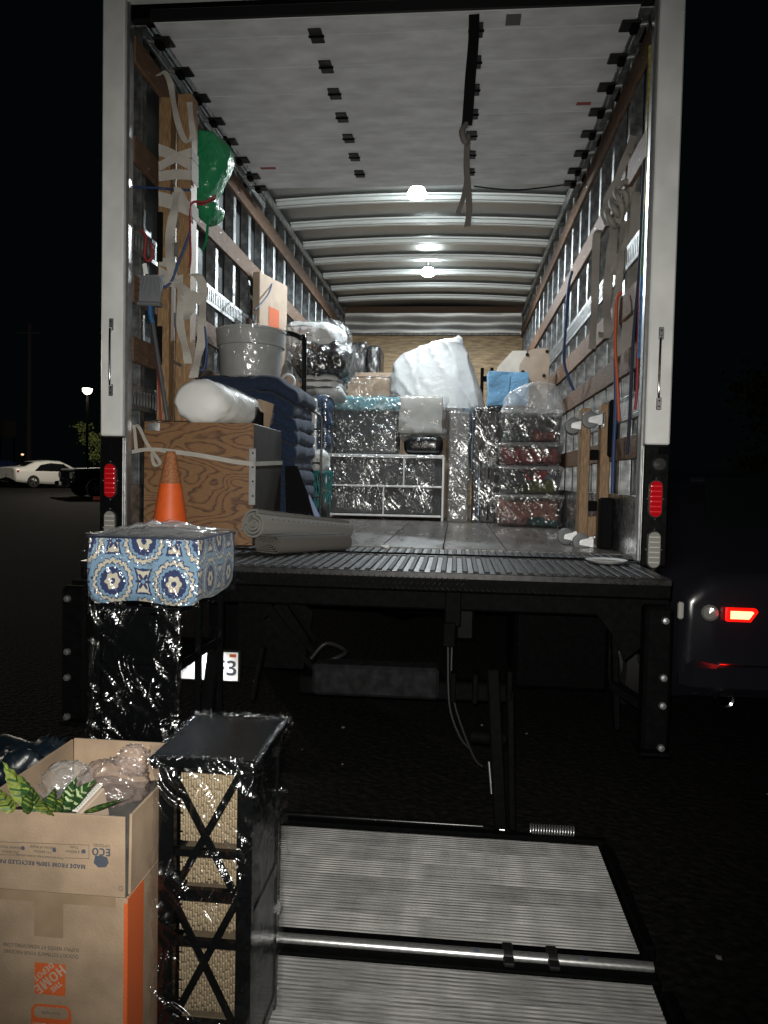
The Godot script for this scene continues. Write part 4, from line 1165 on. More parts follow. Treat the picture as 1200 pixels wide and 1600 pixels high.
# ---------------------------------------------------------------- load, middle of the bed
func build_middle() -> void:
	# hand trucks
	for k in 2:
		var z: float = [-1.62, -2.15][k]
		var a: Vector3 = PZ([474.0, 503.0][k], 640, z)
		var x: float = a.x
		var x2: float = x - [0.30, 0.18][k]
		var yt: float = PZ(460, [521.0, 640.0][k], z).y
		var t := thing("hand_truck", ["tall black tubular hand truck standing beside the stacked blankets", "short grey tubular hand truck loaded with a blue bundle"][k], "hand truck", Vector3((x + x2) * 0.5, BED, z))
		var p := [Vector3(x + 0.015, BED + 0.05, z + 0.12), Vector3(x + 0.01, BED + 0.30, z + 0.02), Vector3(x, BED + 0.42, z), Vector3(x, yt - 0.10, z), Vector3(x - 0.03, yt - 0.03, z), Vector3(x - 0.10, yt, z), Vector3(x2 + 0.10, yt, z), Vector3(x2 + 0.03, yt - 0.03, z), Vector3(x2, yt - 0.10, z), Vector3(x2, BED + 0.05, z)]
		var mm = M.black_paint if k == 0 else mat("tube_grey", lin(0.08, 0.085, 0.09), 0.35, 0.6)
		part(t, "tube_frame", mb().tube(smooth_path(p, 5), [0.016, 0.010][k], 10), mm)
		part(t, "toe_plate", plain(Vector3((x + x2) * 0.5, BED + 0.012, z + 0.10), Vector3(0.30, 0.008, 0.2), 0.002), M.black_steel)
		for q in 3:
			part(t, "cross_bar", mb().tube([Vector3(x, BED + 0.2 + q * 0.25, z), Vector3(x2, BED + 0.2 + q * 0.25, z)], 0.008, 8), mm)
		for q in [x + 0.03, x2 - 0.03]:
			part(t, "wheel", mb().lathe([Vector2(0, -0.02), Vector2(0.07, -0.02), Vector2(0.08, -0.01), Vector2(0.08, 0.01), Vector2(0.07, 0.02), Vector2(0, 0.02)], 20, Vector3(q, BED + 0.081, z - 0.06), Basis(Vector3(0, 0, 1), PI / 2)), M.tyre)
	# low dark storage box that carries the bundles behind the hand trucks
	var zz := -2.42
	var f := face(440, 612, 516, 815, zz)
	var fx0: float = -1.12
	var fx1: float = f[2]
	single("low_cabinet", "dark low cabinet under the striped pillows along the slatted wall", "cabinet", Vector3(-0.9, BED, zz - 0.4), plain(Vector3((fx0 + fx1 - 0.20) * 0.5, (BED + f[3]) * 0.5, zz - 0.38), Vector3(fx1 - fx0 - 0.20, f[3] - BED, 0.52), 0.01), M.dark_laminate)
	var ps: float = f[3]
	# striped pillows
	for k in 2:
		var g := face([468.0, 490.0][k], [585.0, 600.0][k], [530.0, 532.0][k], [612.0, 622.0][k], zz)
		var t := thing("striped_pillow", ["white and grey striped pillow lying on the low cabinet", "white pillow edge showing below the striped pillow"][k], "pillow", Vector3((g[0] + g[2]) * 0.5, g[1], zz - 0.2))
		var cc := cen(g, zz, 0.42)
		part(t, "cushion", rbox(cc, dim(g, 0.42), 0.06, 0.02, 0.012, 7.0, 4.0 + k), M.bag_white)
		if k == 0:
			for q in 2:
				part(t, "stripe", rbox(cc + Vector3(0, -0.032 + q * 0.052, 0.003), Vector3(g[2] - g[0] + 0.006, 0.02, 0.42), 0.009, 0.02, 0.012, 7.0, 4.0), mat("stripe_grey", lin(0.10, 0.095, 0.085), 0.9))
	# coiled white hose end
	var hc := PZ(450, 597, -2.2)
	var ring := []
	for i in 25:
		ring.append(hc + Vector3(cos(i * TAU / 24.0) * 0.05, sin(i * TAU / 24.0) * 0.055, 0))
	single("white_ring", "white plastic ring hanging behind the tall hand truck", "ring", hc, mb().tube(ring, 0.010, 8), M.frame_white)
	# clothes bag with grid print, black bag
	var gb := face(437, 500, 532, 548, -2.5)
	var t1 := thing("checked_quilt_bag", "white quilt with dark grid lines bagged in clear film", "quilt", foot(gb, -2.5, 0.5))
	part(t1, "quilt", rbox(cen(gb, -2.5, 0.5), dim(gb, 0.5), 0.10, 0.02, 0.02, 5.0, 9.0), M.bag_white)
	var c1 := cen(gb, -2.5, 0.5)
	var d1 := dim(gb, 0.5)
	for q in 4:
		part(t1, "grid_line", mb().tube(smooth_path([c1 + Vector3(-d1.x * 0.42 + q * d1.x * 0.12, -d1.y * 0.45, 0.256), c1 + Vector3(-d1.x * 0.40 + q * d1.x * 0.12, d1.y * 0.25, 0.252), c1 + Vector3(-d1.x * 0.36 + q * d1.x * 0.12, d1.y * 0.50, 0.16)], 3), 0.0022, 5), M.black_plastic)
	for q in 3:
		part(t1, "grid_line", mb().tube([c1 + Vector3(-d1.x * 0.46, -d1.y * 0.3 + q * 0.07, 0.248), c1 + Vector3(-d1.x * 0.1, -d1.y * 0.28 + q * 0.07, 0.262), c1 + Vector3(0.02, -d1.y * 0.30 + q * 0.07, 0.262)], 0.0022, 5), M.black_plastic)
	part(t1, "stretch_film", rbox(cen(gb, -2.5, 0.5), dim(gb, 0.5) * 1.06, 0.08, 0.014, 0.03, 9.0, 2.0, 1), M.film)
	part(t1, "stretch_film", rbox(cen(gb, -2.5, 0.5), dim(gb, 0.5) * 1.06, 0.08, 0.014, 0.03, 9.0, 42.5, 1), M.film)
	var kb := face(452, 532, 545, 588, -2.40)
	var t2 := thing("black_sack", "bulging black sack in shiny film on the striped pillow", "sack", foot(kb, -2.4, 0.5))
	part(t2, "sack_body", rbox(cen(kb, -2.4, 0.5), dim(kb, 0.5) * 0.96, 0.11, 0.016, 0.03, 6.0, 5.0), M.bag_black)
	part(t2, "stretch_film", rbox(cen(kb, -2.4, 0.5), dim(kb, 0.5) * 1.03, 0.11, 0.012, 0.035, 8.0, 6.0, 1), M.film)
	part(t2, "stretch_film", rbox(cen(kb, -2.4, 0.5), dim(kb, 0.5) * 1.03, 0.11, 0.012, 0.035, 8.0, 46.5, 1), M.film)
	# white organiser, blue bundle, printed bag, basket
	var og := face(476, 622, 494, 705, -2.26)
	var t3 := thing("white_organiser", "white plastic caddy with slots behind the tall hand truck", "caddy", foot(og, -2.26, 0.1))
	part(t3, "caddy_body", plain(cen(og, -2.26, 0.10), dim(og, 0.10), 0.012), M.frame_white)
	for v in [650, 662, 674]:
		part(t3, "slot", plain(PZ(483, v, -2.258), Vector3(0.022, 0.022, 0.004), 0.001), M.black_plastic)
	part(t3, "stretch_film", rbox(cen(og, -2.26, 0.10), dim(og, 0.10) + Vector3(0.03, 0.02, 0.03), 0.02, 0.012, 0.012, 12.0, 3.0, 1), M.film)
	part(t3, "stretch_film", rbox(cen(og, -2.26, 0.10), dim(og, 0.10) + Vector3(0.03, 0.02, 0.03), 0.02, 0.012, 0.012, 12.0, 43.5, 1), M.film)
	var bb := face(488, 617, 514, 704, -2.30)
	var t4 := thing("blue_bundle", "rolled dark blue cloth bundle in clear film strapped upright", "bundle", foot(bb, -2.3, 0.2))
	part(t4, "cloth", rbox(cen(bb, -2.30, 0.22), dim(bb, 0.22), 0.05, 0.015, 0.02, 8.0, 6.0), M.blue_cloth)
	part(t4, "stretch_film", rbox(cen(bb, -2.30, 0.22), dim(bb, 0.22) + Vector3(0.03, 0.02, 0.03), 0.05, 0.012, 0.014, 9.0, 6.0, 1), M.film)
	part(t4, "stretch_film", rbox(cen(bb, -2.30, 0.22), dim(bb, 0.22) + Vector3(0.03, 0.02, 0.03), 0.05, 0.012, 0.014, 9.0, 46.5, 1), M.film)
	var wb := face(484, 703, 510, 737, -2.24)
	var t5 := thing("printed_pillow", "white pillow with black outline drawings above the teal basket", "pillow", foot(wb, -2.24, 0.2))
	part(t5, "cushion", rbox(cen(wb, -2.24, 0.2), dim(wb, 0.2), 0.05, 0.012, 0.01, 8.0, 2.0), M.bag_white)
	for q in [[499, 722], [488, 730]]:
		var oc := PZ(q[0], q[1], -2.232)
		var lp := []
		for i in 15:
			var a := TAU * i / 14.0
			lp.append(oc + Vector3(cos(a) * (0.014 + 0.006 * sin(a * 3.0)), sin(a) * (0.03 + 0.008 * cos(a * 2.0)), 0.003))
		part(t5, "outline_print", mb().tube(lp, 0.0018, 5), M.black_plastic)
	var tb := face(484, 736, 516, 812, -2.20)
	var t6 := thing("teal_basket", "teal plastic lattice basket standing beside the grey dresser", "basket", foot(tb, -2.2, 0.2))
	var tw = (tb[2] - tb[0])
	var tbc := cen(tb, -2.2, 0.2)
	part(t6, "basket_floor", mb().lathe([Vector2(0, 0.004), Vector2(tw * 0.33, 0.004), Vector2(tw * 0.33, 0)], 20, Vector3(tbc.x, BED + 0.002, tbc.z)), M.teal)
	part(t6, "rim", mb().lathe([Vector2(tw * 0.47, 0), Vector2(tw * 0.52, 0.004), Vector2(tw * 0.52, 0.02), Vector2(tw * 0.46, 0.022)], 20, Vector3(tbc.x, tb[3] - 0.02, tbc.z)), M.teal)
	for k in 16:
		for sg in [-1.0, 1.0]:
			var pl := []
			for i in 5:
				var w := i / 4.0
				var a = k * TAU / 16.0 + sg * w * 0.9
				pl.append(Vector3(tbc.x, BED + 0.004 + w * (tb[3] - BED - 0.02), tbc.z) + Vector3(cos(a), 0, sin(a)) * tw * (0.33 + 0.15 * w))
			part(t6, "lattice_strip", mb().tube(pl, 0.005, 5), M.teal)
	# suitcases by the front wall
	for k in 2:
		var g := face([540.0, 573.0][k], [534.0, 539.0][k], [572.0, 594.0][k], 592, -4.3)
		var t := thing("black_suitcase", ["wider black suitcase standing upright before the plywood wall", "narrow black suitcase beside the wider one"][k], "suitcase", foot(g, -4.3, 0.4))
		g[1] = 2.42
		part(t, "shell", rbox(cen(g, -4.3, 0.4), dim(g, 0.4), 0.04, 0.03, 0.006, 6.0, 3.0), M.bag_black)
		part(t, "stretch_film", rbox(cen(g, -4.3, 0.4), dim(g, 0.4) * 1.04, 0.04, 0.02, 0.015, 9.0, 5.0 + k, 1), M.film)
		part(t, "stretch_film", rbox(cen(g, -4.3, 0.4), dim(g, 0.4) * 1.04, 0.04, 0.02, 0.015, 9.0, 45.5 + k, 1), M.film)
	# carton row they stand on
	var cf := face(528, 592, 625, 808, -3.75)
	single("tall_carton", "tall cardboard carton standing behind the grey dresser", "carton", Vector3((cf[0] + cf[2]) * 0.5, BED, -4.2), plain(Vector3((cf[0] + cf[2]) * 0.5, (BED + 2.36) * 0.5, -4.30), Vector3(cf[2] - cf[0] + 0.1, 2.36 - BED, 0.9), 0.006), M.cardboard)
	var c2 := face(552, 584, 613, 591, -3.7)
	single("flat_wood_board", "pale flat board edge lying on the tall carton", "board", foot(c2, -3.7, 0.3), plain(Vector3((c2[0] + c2[2]) * 0.5, 2.385, -4.0), Vector3(c2[2] - c2[0], 0.04, 0.4), 0.004), M.cardboard_pale)
	var c3 := face(528, 590, 622, 626, -3.45)
	var t7 := thing("wrapped_carton", "low carton in shiny film between the dresser load and the suitcases", "carton", foot(c3, -3.45, 0.35))
	c3[1] = 1.06
	part(t7, "carton_body", plain(cen(c3, -3.45, 0.32), dim(c3, 0.32), 0.006), M.cardboard)
	part(t7, "stretch_film", rbox(cen(c3, -3.45, 0.32), dim(c3, 0.32) + Vector3(0.03, 0.02, 0.03), 0.03, 0.014, 0.016, 10.0, 4.0, 1), M.film)
	part(t7, "stretch_film", rbox(cen(c3, -3.45, 0.32), dim(c3, 0.32) + Vector3(0.03, 0.02, 0.03), 0.03, 0.014, 0.016, 10.0, 44.5, 1), M.film)
	# dresser
	var z := -2.92
	var df := face(509, 712, 692, 811, z)
	df[1] = BED
	var dx0: float = df[0]
	var dx1: float = df[2]
	var dy1: float = df[3]
	var t8 := thing("fabric_dresser", "grey fabric dresser with thin white frame wrapped in film", "dresser", Vector3((dx0 + dx1) * 0.5, BED, z - 0.15))
	var xs := [dx0, dx1]
	for x in xs:
		for q in [z, z - 0.30]:
			part(t8, "leg", plain(Vector3(x, (BED + dy1) * 0.5, q), Vector3(0.018, dy1 - BED, 0.018), 0.003), M.frame_white)
	var ym := BED + 0.045
	var yc := (ym + dy1) * 0.5
	for q in [ym, yc, dy1]:
		part(t8, "rail", plain(Vector3((dx0 + dx1) * 0.5, q - 0.008, z), Vector3(dx1 - dx0 - 0.02, 0.016, 0.017), 0.002), M.frame_white)
	var sx1: float = PZ(631, 740, z).x
	var sx0: float = PZ(599, 780, z).x
	for q in [[dx0, sx1, yc, dy1], [sx1, dx1, yc, dy1], [dx0, sx0, ym, yc], [sx0, dx1, ym, yc]]:
		var dr := part(t8, "drawer", rbox(Vector3((q[0] + q[1]) * 0.5, (q[2] + q[3]) * 0.5 - 0.008, z - 0.145), Vector3(q[1] - q[0] - 0.024, q[3] - q[2] - 0.022, 0.28), 0.01, 0.03, 0.004, 6.0, q[0]), M.drawer_grey)
	for q in [[sx1, yc, dy1], [sx0, ym, yc]]:
		part(t8, "divider", plain(Vector3(q[0], (q[1] + q[2]) * 0.5 - 0.008, z + 0.001), Vector3(0.014, q[2] - q[1] - 0.018, 0.014), 0.002), M.frame_white)
	part(t8, "dresser_top", plain(Vector3((dx0 + dx1) * 0.5, dy1 + 0.004, z - 0.15), Vector3(dx1 - dx0 + 0.01, 0.012, 0.32), 0.002), M.frame_white)
	part(t8, "stretch_film", rbox(Vector3((dx0 + dx1) * 0.5 - 0.05, (BED + dy1) * 0.5 + 0.03, z - 0.145), Vector3(dx1 - dx0 - 0.02, dy1 - BED - 0.05, 0.34), 0.03, 0.011, 0.018, 11.0, 1.0, 1, Basis(), "yY"), M.film)
	part(t8, "stretch_film", rbox(Vector3((dx0 + dx1) * 0.5 - 0.05, (BED + dy1) * 0.5 + 0.03, z - 0.145), Vector3(dx1 - dx0 - 0.02, dy1 - BED - 0.05, 0.34), 0.03, 0.011, 0.018, 11.0, 41.5, 1, Basis(), "yY"), M.film)
	# wrapped aquarium-like tub and package on the dresser
	var af := face(521, 622, 622, 711, z + 0.0)
	af[1] = dy1 + 0.011
	var t9 := thing("wrapped_storage_tub", "clear tub of dark things bound in shiny film on the dresser", "storage tub", foot(af, z, 0.3))
	part(t9, "tub_body", plain(cen(af, z, 0.28), dim(af, 0.28), 0.015), mat("tub_dark", lin(0.02, 0.026, 0.028), 0.3))
	part(t9, "tub_lid", rbox(Vector3((af[0] + af[2]) * 0.5, af[3] - 0.05, z - 0.14), Vector3(af[2] - af[0] + 0.03, 0.12, 0.31), 0.03, 0.02, 0.012, 7.0, 3.0), mat("lid_teal", lin(0.10, 0.22, 0.25), 0.3))
	part(t9, "stretch_film", rbox(cen(af, z, 0.28) , dim(af, 0.28) + Vector3(0.05, 0.015, 0.05), 0.05, 0.010, 0.026, 9.0, 7.0, 1), M.film)
	part(t9, "stretch_film", rbox(cen(af, z, 0.28) , dim(af, 0.28) + Vector3(0.05, 0.015, 0.05), 0.05, 0.010, 0.026, 9.0, 47.5, 1), M.film)
	var qf := face(622, 618, 692, 677, z + 0.02)
	var t10 := thing("wrapped_package", "pale package in clear film on top of a dark round case", "package", foot(qf, z, 0.3))
	part(t10, "package_body", rbox(cen(qf, z, 0.26), dim(qf, 0.26), 0.02, 0.03, 0.006, 5.0, 2.0), mat("package_grey", lin(0.30, 0.29, 0.26), 0.8))
	part(t10, "stretch_film", rbox(cen(qf, z, 0.26), dim(qf, 0.26) + Vector3(0.025, 0.03, 0.035), 0.05, 0.012, 0.03, 7.0, 3.0, 1), M.film_white)
	var rc := face(630, 678, 692, 712, z + 0.01)
	rc[1] = dy1 + 0.011
	single("dark_round_case", "black round-topped case under the pale package on the dresser", "case", foot(rc, z, 0.26), rbox(cen(rc, z, 0.26), dim(rc, 0.25), 0.07, 0.02, 0.004, 5.0, 2.0), M.bag_black)
	# big white bag
	var wf := face(611, 529, 752, 640, -3.42)
	var wc := cen(wf, -3.42, 0.5)
	var wd := dim(wf, 0.6)
	var t11 := thing("white_duvet_bag", "big crumpled white plastic bag standing on the wrapped load", "bag", foot(wf, -3.42, 0.6))
	part(t11, "bag_body", sack([[642, 634, 752], [640, 624, 754], [616, 611, 752], [592, 610, 744], [571, 617, 736], [554, 634, 729], [544, 660, 724], [535, 690, 721], [529, 712, 720], [527, 715, 718]], -3.5, 0.26, 0.020, 4.5, 4.0, 80, 60), M.bag_white)
	part(t11, "bag_knot", crumple(PZ(716, 530, -3.5), Vector3(0.03, 0.035, 0.03), 0.5, 3.0), M.bag_white)
	single("blue_mattress_edge", "pale blue covered mattress edge leaning behind the white bag", "mattress", Vector3(0.45, BED, -3.75), mb().box(Vector3(PZ(742, 590, -3.6).x, (BED + 2.30) * 0.5, -3.72), Vector3(0.10, 2.30 - BED, 0.30), Basis(Vector3(0, 0, 1), 0.14), 0.02), M.mattress_blue)
	# stack the white bag rests on
	var sf := face(628, 640, 698, 808, -3.40)
	single("stacked_carton", "cardboard carton carrying the white bag behind the dresser", "carton", Vector3((sf[0] + sf[2]) * 0.5, BED, -3.7), plain(Vector3((sf[0] + sf[2]) * 0.5, (BED + wf[1]) * 0.5, -3.72), Vector3(sf[2] - sf[0] + 0.1, wf[1] - BED, 0.5), 0.006), M.cardboard)
	var cl := thing("dark_chair", "dark wooden chair back showing above the wrapped panels", "chair", Vector3(0.6, BED, -3.6))
	for u in [753.0, 768.0]:
		part(cl, "back_post", plain(Vector3(PZ(u, 600, -3.6).x, (BED + PZ(u, 575, -3.6).y) * 0.5, -3.6), Vector3(0.03, PZ(u, 575, -3.6).y - BED, 0.03), 0.004), M.black_wood)
	part(cl, "back_rail", plain(Vector3(PZ(760, 600, -3.6).x, PZ(760, 592, -3.6).y, -3.6), Vector3(0.07, 0.05, 0.02), 0.004), M.black_wood)
	# wrapped panels standing upright
	var z4 := -2.80
	var mf := face(699, 644, 734, 818, z4)
	mf[1] = BED
	var t12 := thing("wrapped_bed_rail", "tall narrow panel in silvery crinkled film beside the dresser", "panel", foot(mf, z4, 0.3))
	part(t12, "panel_body", plain(cen(mf, z4, 0.28), dim(mf, 0.26) - Vector3(0.02, 0, 0), 0.006), mat("panel_grey", lin(0.16, 0.155, 0.15), 0.7))
	part(t12, "stretch_film", rbox(cen(mf, z4, 0.28) + Vector3(0, 0.006, 0), dim(mf, 0.28) , 0.02, 0.008, 0.012, 13.0, 9.0, 1), M.film)
	part(t12, "stretch_film", rbox(cen(mf, z4, 0.28) + Vector3(0, 0.006, 0), dim(mf, 0.28) , 0.02, 0.008, 0.012, 13.0, 49.5, 1), M.film)
	var nf := face(735, 636, 781, 818, z4 + 0.02)
	nf[1] = BED
	var t13 := thing("wrapped_dark_panels", "dark upright panels bound together in streaked clear film", "panel", foot(nf, z4, 0.3))
	for q in 3:
		part(t13, "dark_panel", plain(Vector3(nf[0] + 0.045 + q * 0.066, (BED + nf[3]) * 0.5 - 0.01, z4 - 0.13), Vector3(0.05, nf[3] - BED - 0.03, 0.26), 0.004), M.dark_laminate)
	part(t13, "stretch_film", rbox(cen(nf, z4 + 0.02, 0.3), dim(nf, 0.31), 0.03, 0.009, 0.018, 10.0, 12.0, 1), M.film)
	part(t13, "stretch_film", rbox(cen(nf, z4 + 0.02, 0.3), dim(nf, 0.31), 0.03, 0.009, 0.018, 10.0, 52.5, 1), M.film)
	# blue cube, cartons behind the clear tubs
	var cu := face(763, 580, 826, 634, -2.78)
	var t14 := thing("blue_fabric_cube", "light blue folding fabric cube above the upright panels", "storage cube", foot(cu, -2.78, 0.3))
	part(t14, "cube_body", rbox(cen(cu, -2.78, 0.3), dim(cu, 0.3), 0.008, 0.02, 0.008, 4.0, 3.0), M.blue_box)
	part(t14, "front_seam", plain(Vector3((cu[0] + cu[2]) * 0.5, (cu[1] + cu[3]) * 0.5, -2.776), Vector3(0.004, (cu[3] - cu[1]) * 0.9, 0.004)), M.blue_box)
	single("dark_support_box", "dark box carrying the light blue fabric cube", "box", Vector3((cu[0] + cu[2]) * 0.5 + 0.08, BED, -3.3), plain(Vector3((cu[0] + cu[2]) * 0.5 + 0.1, (BED + cu[1]) * 0.5, -3.34), Vector3(0.55, cu[1] - BED, 0.40), 0.01), M.dark_laminate)
	single("cube_shelf_board", "thin dark board lying under the light blue fabric cube", "board", Vector3((cu[0] + cu[2]) * 0.5, cu[1] - 0.012, -2.95), plain(Vector3((cu[0] + cu[2]) * 0.5 + 0.03, cu[1] - 0.008, -3.0), Vector3(0.36, 0.014, 0.44), 0.002), M.dark_laminate)
	var be := face(785, 541, 822, 640, -3.3)
	var t15 := thing("beige_carton", "beige carton with slanted open top behind the blue cube", "carton", foot(be, -3.3, 0.3))
	part(t15, "carton_body", mb().slab(PackedVector2Array([Vector2(-0.14, -0.3), Vector2(0.10, -0.3), Vector2(0.10, 0.235), Vector2(-0.02, 0.235), Vector2(-0.14, 0.10)]), Vector3((be[0] + be[2]) * 0.5, (be[1] + be[3]) * 0.5, -3.42), Basis(), 0.25), mat("beige_card", lin(0.50, 0.45, 0.39), 0.7, 0.0, {"tex": TX.soft, "scale": Vector3(2, 2, 2)}))
	var hp := PZ(836, 566, -2.95)
	var t16 := thing("holed_cardboard_panel", "tan cardboard panel with round black holes behind the clear tubs", "cardboard", Vector3(hp.x, PZ(836, 592, -2.95).y, -2.95))
	part(t16, "panel_body", mb().slab(PackedVector2Array([Vector2(-0.13, -0.5), Vector2(0.11, -0.5), Vector2(0.115, 0.09), Vector2(0.095, 0.118), Vector2(-0.02, 0.108), Vector2(-0.055, 0.09), Vector2(-0.125, -0.02)]), hp, Basis(Vector3(0, 0, 1), -0.02), 0.02), M.cardboard_pale)
	for q in [[824, 554], [855, 549], [850, 587], [817, 581]]:
		part(t16, "round_hole", mb().lathe([Vector2(0, 0.004), Vector2(0.013, 0.004), Vector2(0.015, 0.0)], 14, PZ(q[0], q[1], -2.938), Basis(Vector3(1, 0, 0), PI / 2)), M.black_plastic)
	# stacked clear tubs with folded clothes
	var z5 := -2.33
	rng.seed = 77
	var rows := [[772.0, 771.0, 882.0, 826.0], [778.0, 727.0, 880.0, 772.0], [779.0, 691.0, 881.0, 728.0], [782.0, 640.0, 880.0, 692.0]]
	var cols := [[[0.0, 1.0, 0.25, 0.92, "faded_pink", lin(0.30, 0.13, 0.10)], [0.5, 1.0, 0.0, 0.36, "dark_teal", lin(0.006, 0.07, 0.07)], [0.0, 0.5, 0.0, 0.36, "dusky_red", lin(0.16, 0.06, 0.06)]],
		[[0.0, 0.55, 0.3, 0.95, "charcoal", lin(0.05, 0.055, 0.06)], [0.4, 0.8, 0.5, 0.95, "red", lin(0.30, 0.03, 0.035)], [0.35, 1.0, 0.02, 0.60, "olive", lin(0.085, 0.10, 0.02)], [0.75, 1.0, 0.55, 0.95, "slate", lin(0.09, 0.13, 0.16)]],
		[[0.0, 1.0, 0.05, 0.9, "dark_red", lin(0.20, 0.018, 0.024)], [0.6, 1.0, 0.5, 0.95, "brown_red", lin(0.14, 0.05, 0.035)]],
		[[0.0, 0.95, 0.35, 0.95, "dark_grey", lin(0.035, 0.036, 0.034)], [0.0, 0.5, 0.0, 0.4, "dark_green", lin(0.02, 0.05, 0.045)], [0.55, 1.0, 0.0, 0.4, "rust", lin(0.16, 0.03, 0.02)]]]
	var names := ["bottom", "second from the bottom", "third from the bottom", "top"]
	var ty := BED + 0.002
	for k in 4:
		var g := face(rows[k][0], rows[k][1], rows[k][2], rows[k][3], z5)
		var hh: float = g[3] - g[1]
		if k == 0:
			hh = g[3] - ty
		var w: float = g[2] - g[0]
		var cx: float = (g[0] + g[2]) * 0.5
		var dep := 0.38
		var t := thing("clear_tub", "clear plastic tub of clothes, %s of the tub stack by the wall" % names[k], "storage tub", Vector3(cx, ty, z5 - dep * 0.5), "clear tubs stacked by the wall")
		var bm := mb()
		# tapered walls
		var lo := Vector3(w * 0.44, 0, dep * 0.44)
		var hi := Vector3(w * 0.49, hh - 0.03, dep * 0.49)
		var c0 := Vector3(cx, ty, z5 - dep * 0.5)
		for s in 4:
			var sx: Array = [[1, 1], [1, -1], [-1, -1], [-1, 1]]
			var a: Array = sx[s]
			var b: Array = sx[(s + 1) % 4]
			bm.quad(c0 + Vector3(lo.x * a[0], 0.004, lo.z * a[1]), c0 + Vector3(lo.x * b[0], 0.004, lo.z * b[1]), c0 + Vector3(hi.x * b[0], hi.y, hi.z * b[1]), c0 + Vector3(hi.x * a[0], hi.y, hi.z * a[1]), Vector3(a[0] + b[0], 0, a[1] + b[1]))
		bm.box(c0 + Vector3(0, 0.003, 0), Vector3(lo.x * 2.0, 0.004, lo.z * 2.0))
		part(t, "tub_body", bm, M.clear_tub)
		part(t, "lid", rbox(c0 + Vector3(0, hh - 0.022, 0), Vector3(w, 0.035, dep), 0.012, 0.05, 0.002, 4.0, 1.0), mat("tub_lid", lin(0.72, 0.74, 0.75, 0.14), 0.15, 0.0, {"spec": 0.6}))
		part(t, "stretch_film", rbox(c0 + Vector3(0, hh * 0.5, 0), Vector3(w * 1.0, hh * 1.0, dep * 1.02), 0.03, 0.011, 0.016, 9.0, 20.0 + k, 1, Basis(), "yY"), M.film)
		var ci := 0
		for q in cols[k]:
			var x0 = cx - w * 0.42 + q[0] * w * 0.84
			var x1 = cx - w * 0.42 + q[1] * w * 0.84
			var y0: float = ty + 0.008 + q[2] * (hh - 0.06)
			var y1: float = ty + 0.008 + q[3] * (hh - 0.05)
			var cn: String = q[4].replace("_", " ")
			single("folded_cloth", "%s folded cloth inside the tub that is %s of the stack" % [cn, names[k]], "clothes", Vector3((x0 + x1) * 0.5, y0, z5 - 0.19), rbox(Vector3((x0 + x1) * 0.5, (y0 + y1) * 0.5, z5 - 0.19), Vector3(x1 - x0, y1 - y0, 0.30 - ci * 0.003), 0.03, 0.018, 0.022, 7.0, k * 3.0 + ci), mat("cloth_" + q[4], q[5], 0.9, 0.0, {"tex": TX.patch, "ntex": TX.wrinkle_n, "ns": 0.35, "scale": Vector3(3, 3, 3)}), "clothes in the clear tubs")
			ci += 1
		ty += hh
	# loose plastic bag on top
	var pf := face(785, 600, 884, 646, z5 - 0.02)
	single("thin_plastic_bag", "crumpled thin white plastic bag slumped on the top clear tub", "bag", Vector3((pf[0] + pf[2]) * 0.5, ty, z5 - 0.2), sack([[648, 788, 880], [646, 785, 883], [634, 786, 881], [620, 794, 875], [610, 803, 870], [603, 818, 864], [600, 835, 858]], z5 - 0.18, 0.19, 0.022, 7.0, 3.0), mat("bag_thin", lin(0.70, 0.71, 0.72, 0.24), 0.2, 0.0, {"ntex": TX.wrinkle_n, "ns": 0.3, "scale": Vector3(2, 2, 2)}))
	# grey tub against the wall
	var gt := face(884, 770, 912, 828, z5 + 0.03)
	var t17 := thing("grey_tub", "small grey plastic tub with a rim between the tub stack and the wall", "storage tub", Vector3(1.15, BED, z5 - 0.1))
	gt[1] = BED + 0.002
	gt[2] = minf(gt[2], 1.172)
	part(t17, "tub_body", plain(cen(gt, z5, 0.25), dim(gt, 0.25), 0.01), mat("tub_grey", lin(0.10, 0.11, 0.115), 0.35))
	part(t17, "rim", plain(Vector3((gt[0] + gt[2]) * 0.5, gt[3] - 0.012, z5 - 0.125), Vector3(gt[2] - gt[0] + 0.012, 0.018, 0.262), 0.004), M.tub_grey)

# ---------------------------------------------------------------- things on the two slatted walls
func caster(parent: Node, c: Vector3, plate: Vector3) -> void:
	var w := part(parent, "caster_wheel", mb().lathe([Vector2(0, -0.014), Vector2(0.03, -0.014), Vector2(0.042, -0.012), Vector2(0.046, -0.006), Vector2(0.046, 0.006), Vector2(0.042, 0.012), Vector2(0.03, 0.014), Vector2(0, 0.014)], 24, c, Basis(Vector3(1, 0, 0), PI / 2)), M.wheel_grey)
	part(w, "hub", mb().lathe([Vector2(0, 0.019), Vector2(0.012, 0.019), Vector2(0.016, 0.012)], 12, c, Basis(Vector3(1, 0, 0), PI / 2)), M.zinc)
	var y := Vector3(0, 0, 0.018)
	for s in [-1.0, 1.0]:
		part(w, "fork", mb().slab(PackedVector2Array([Vector2(-0.012, -0.012), Vector2(0.06, -0.026), Vector2(0.06, 0.030), Vector2(-0.006, 0.012)]), c + y * s, Basis(), 0.003), M.zinc)
	part(w, "top_plate", mb().box(c + Vector3(0.068, 0.0, 0), Vector3(0.006, 0.085, 0.07), Basis(), 0.002), M.chrome)
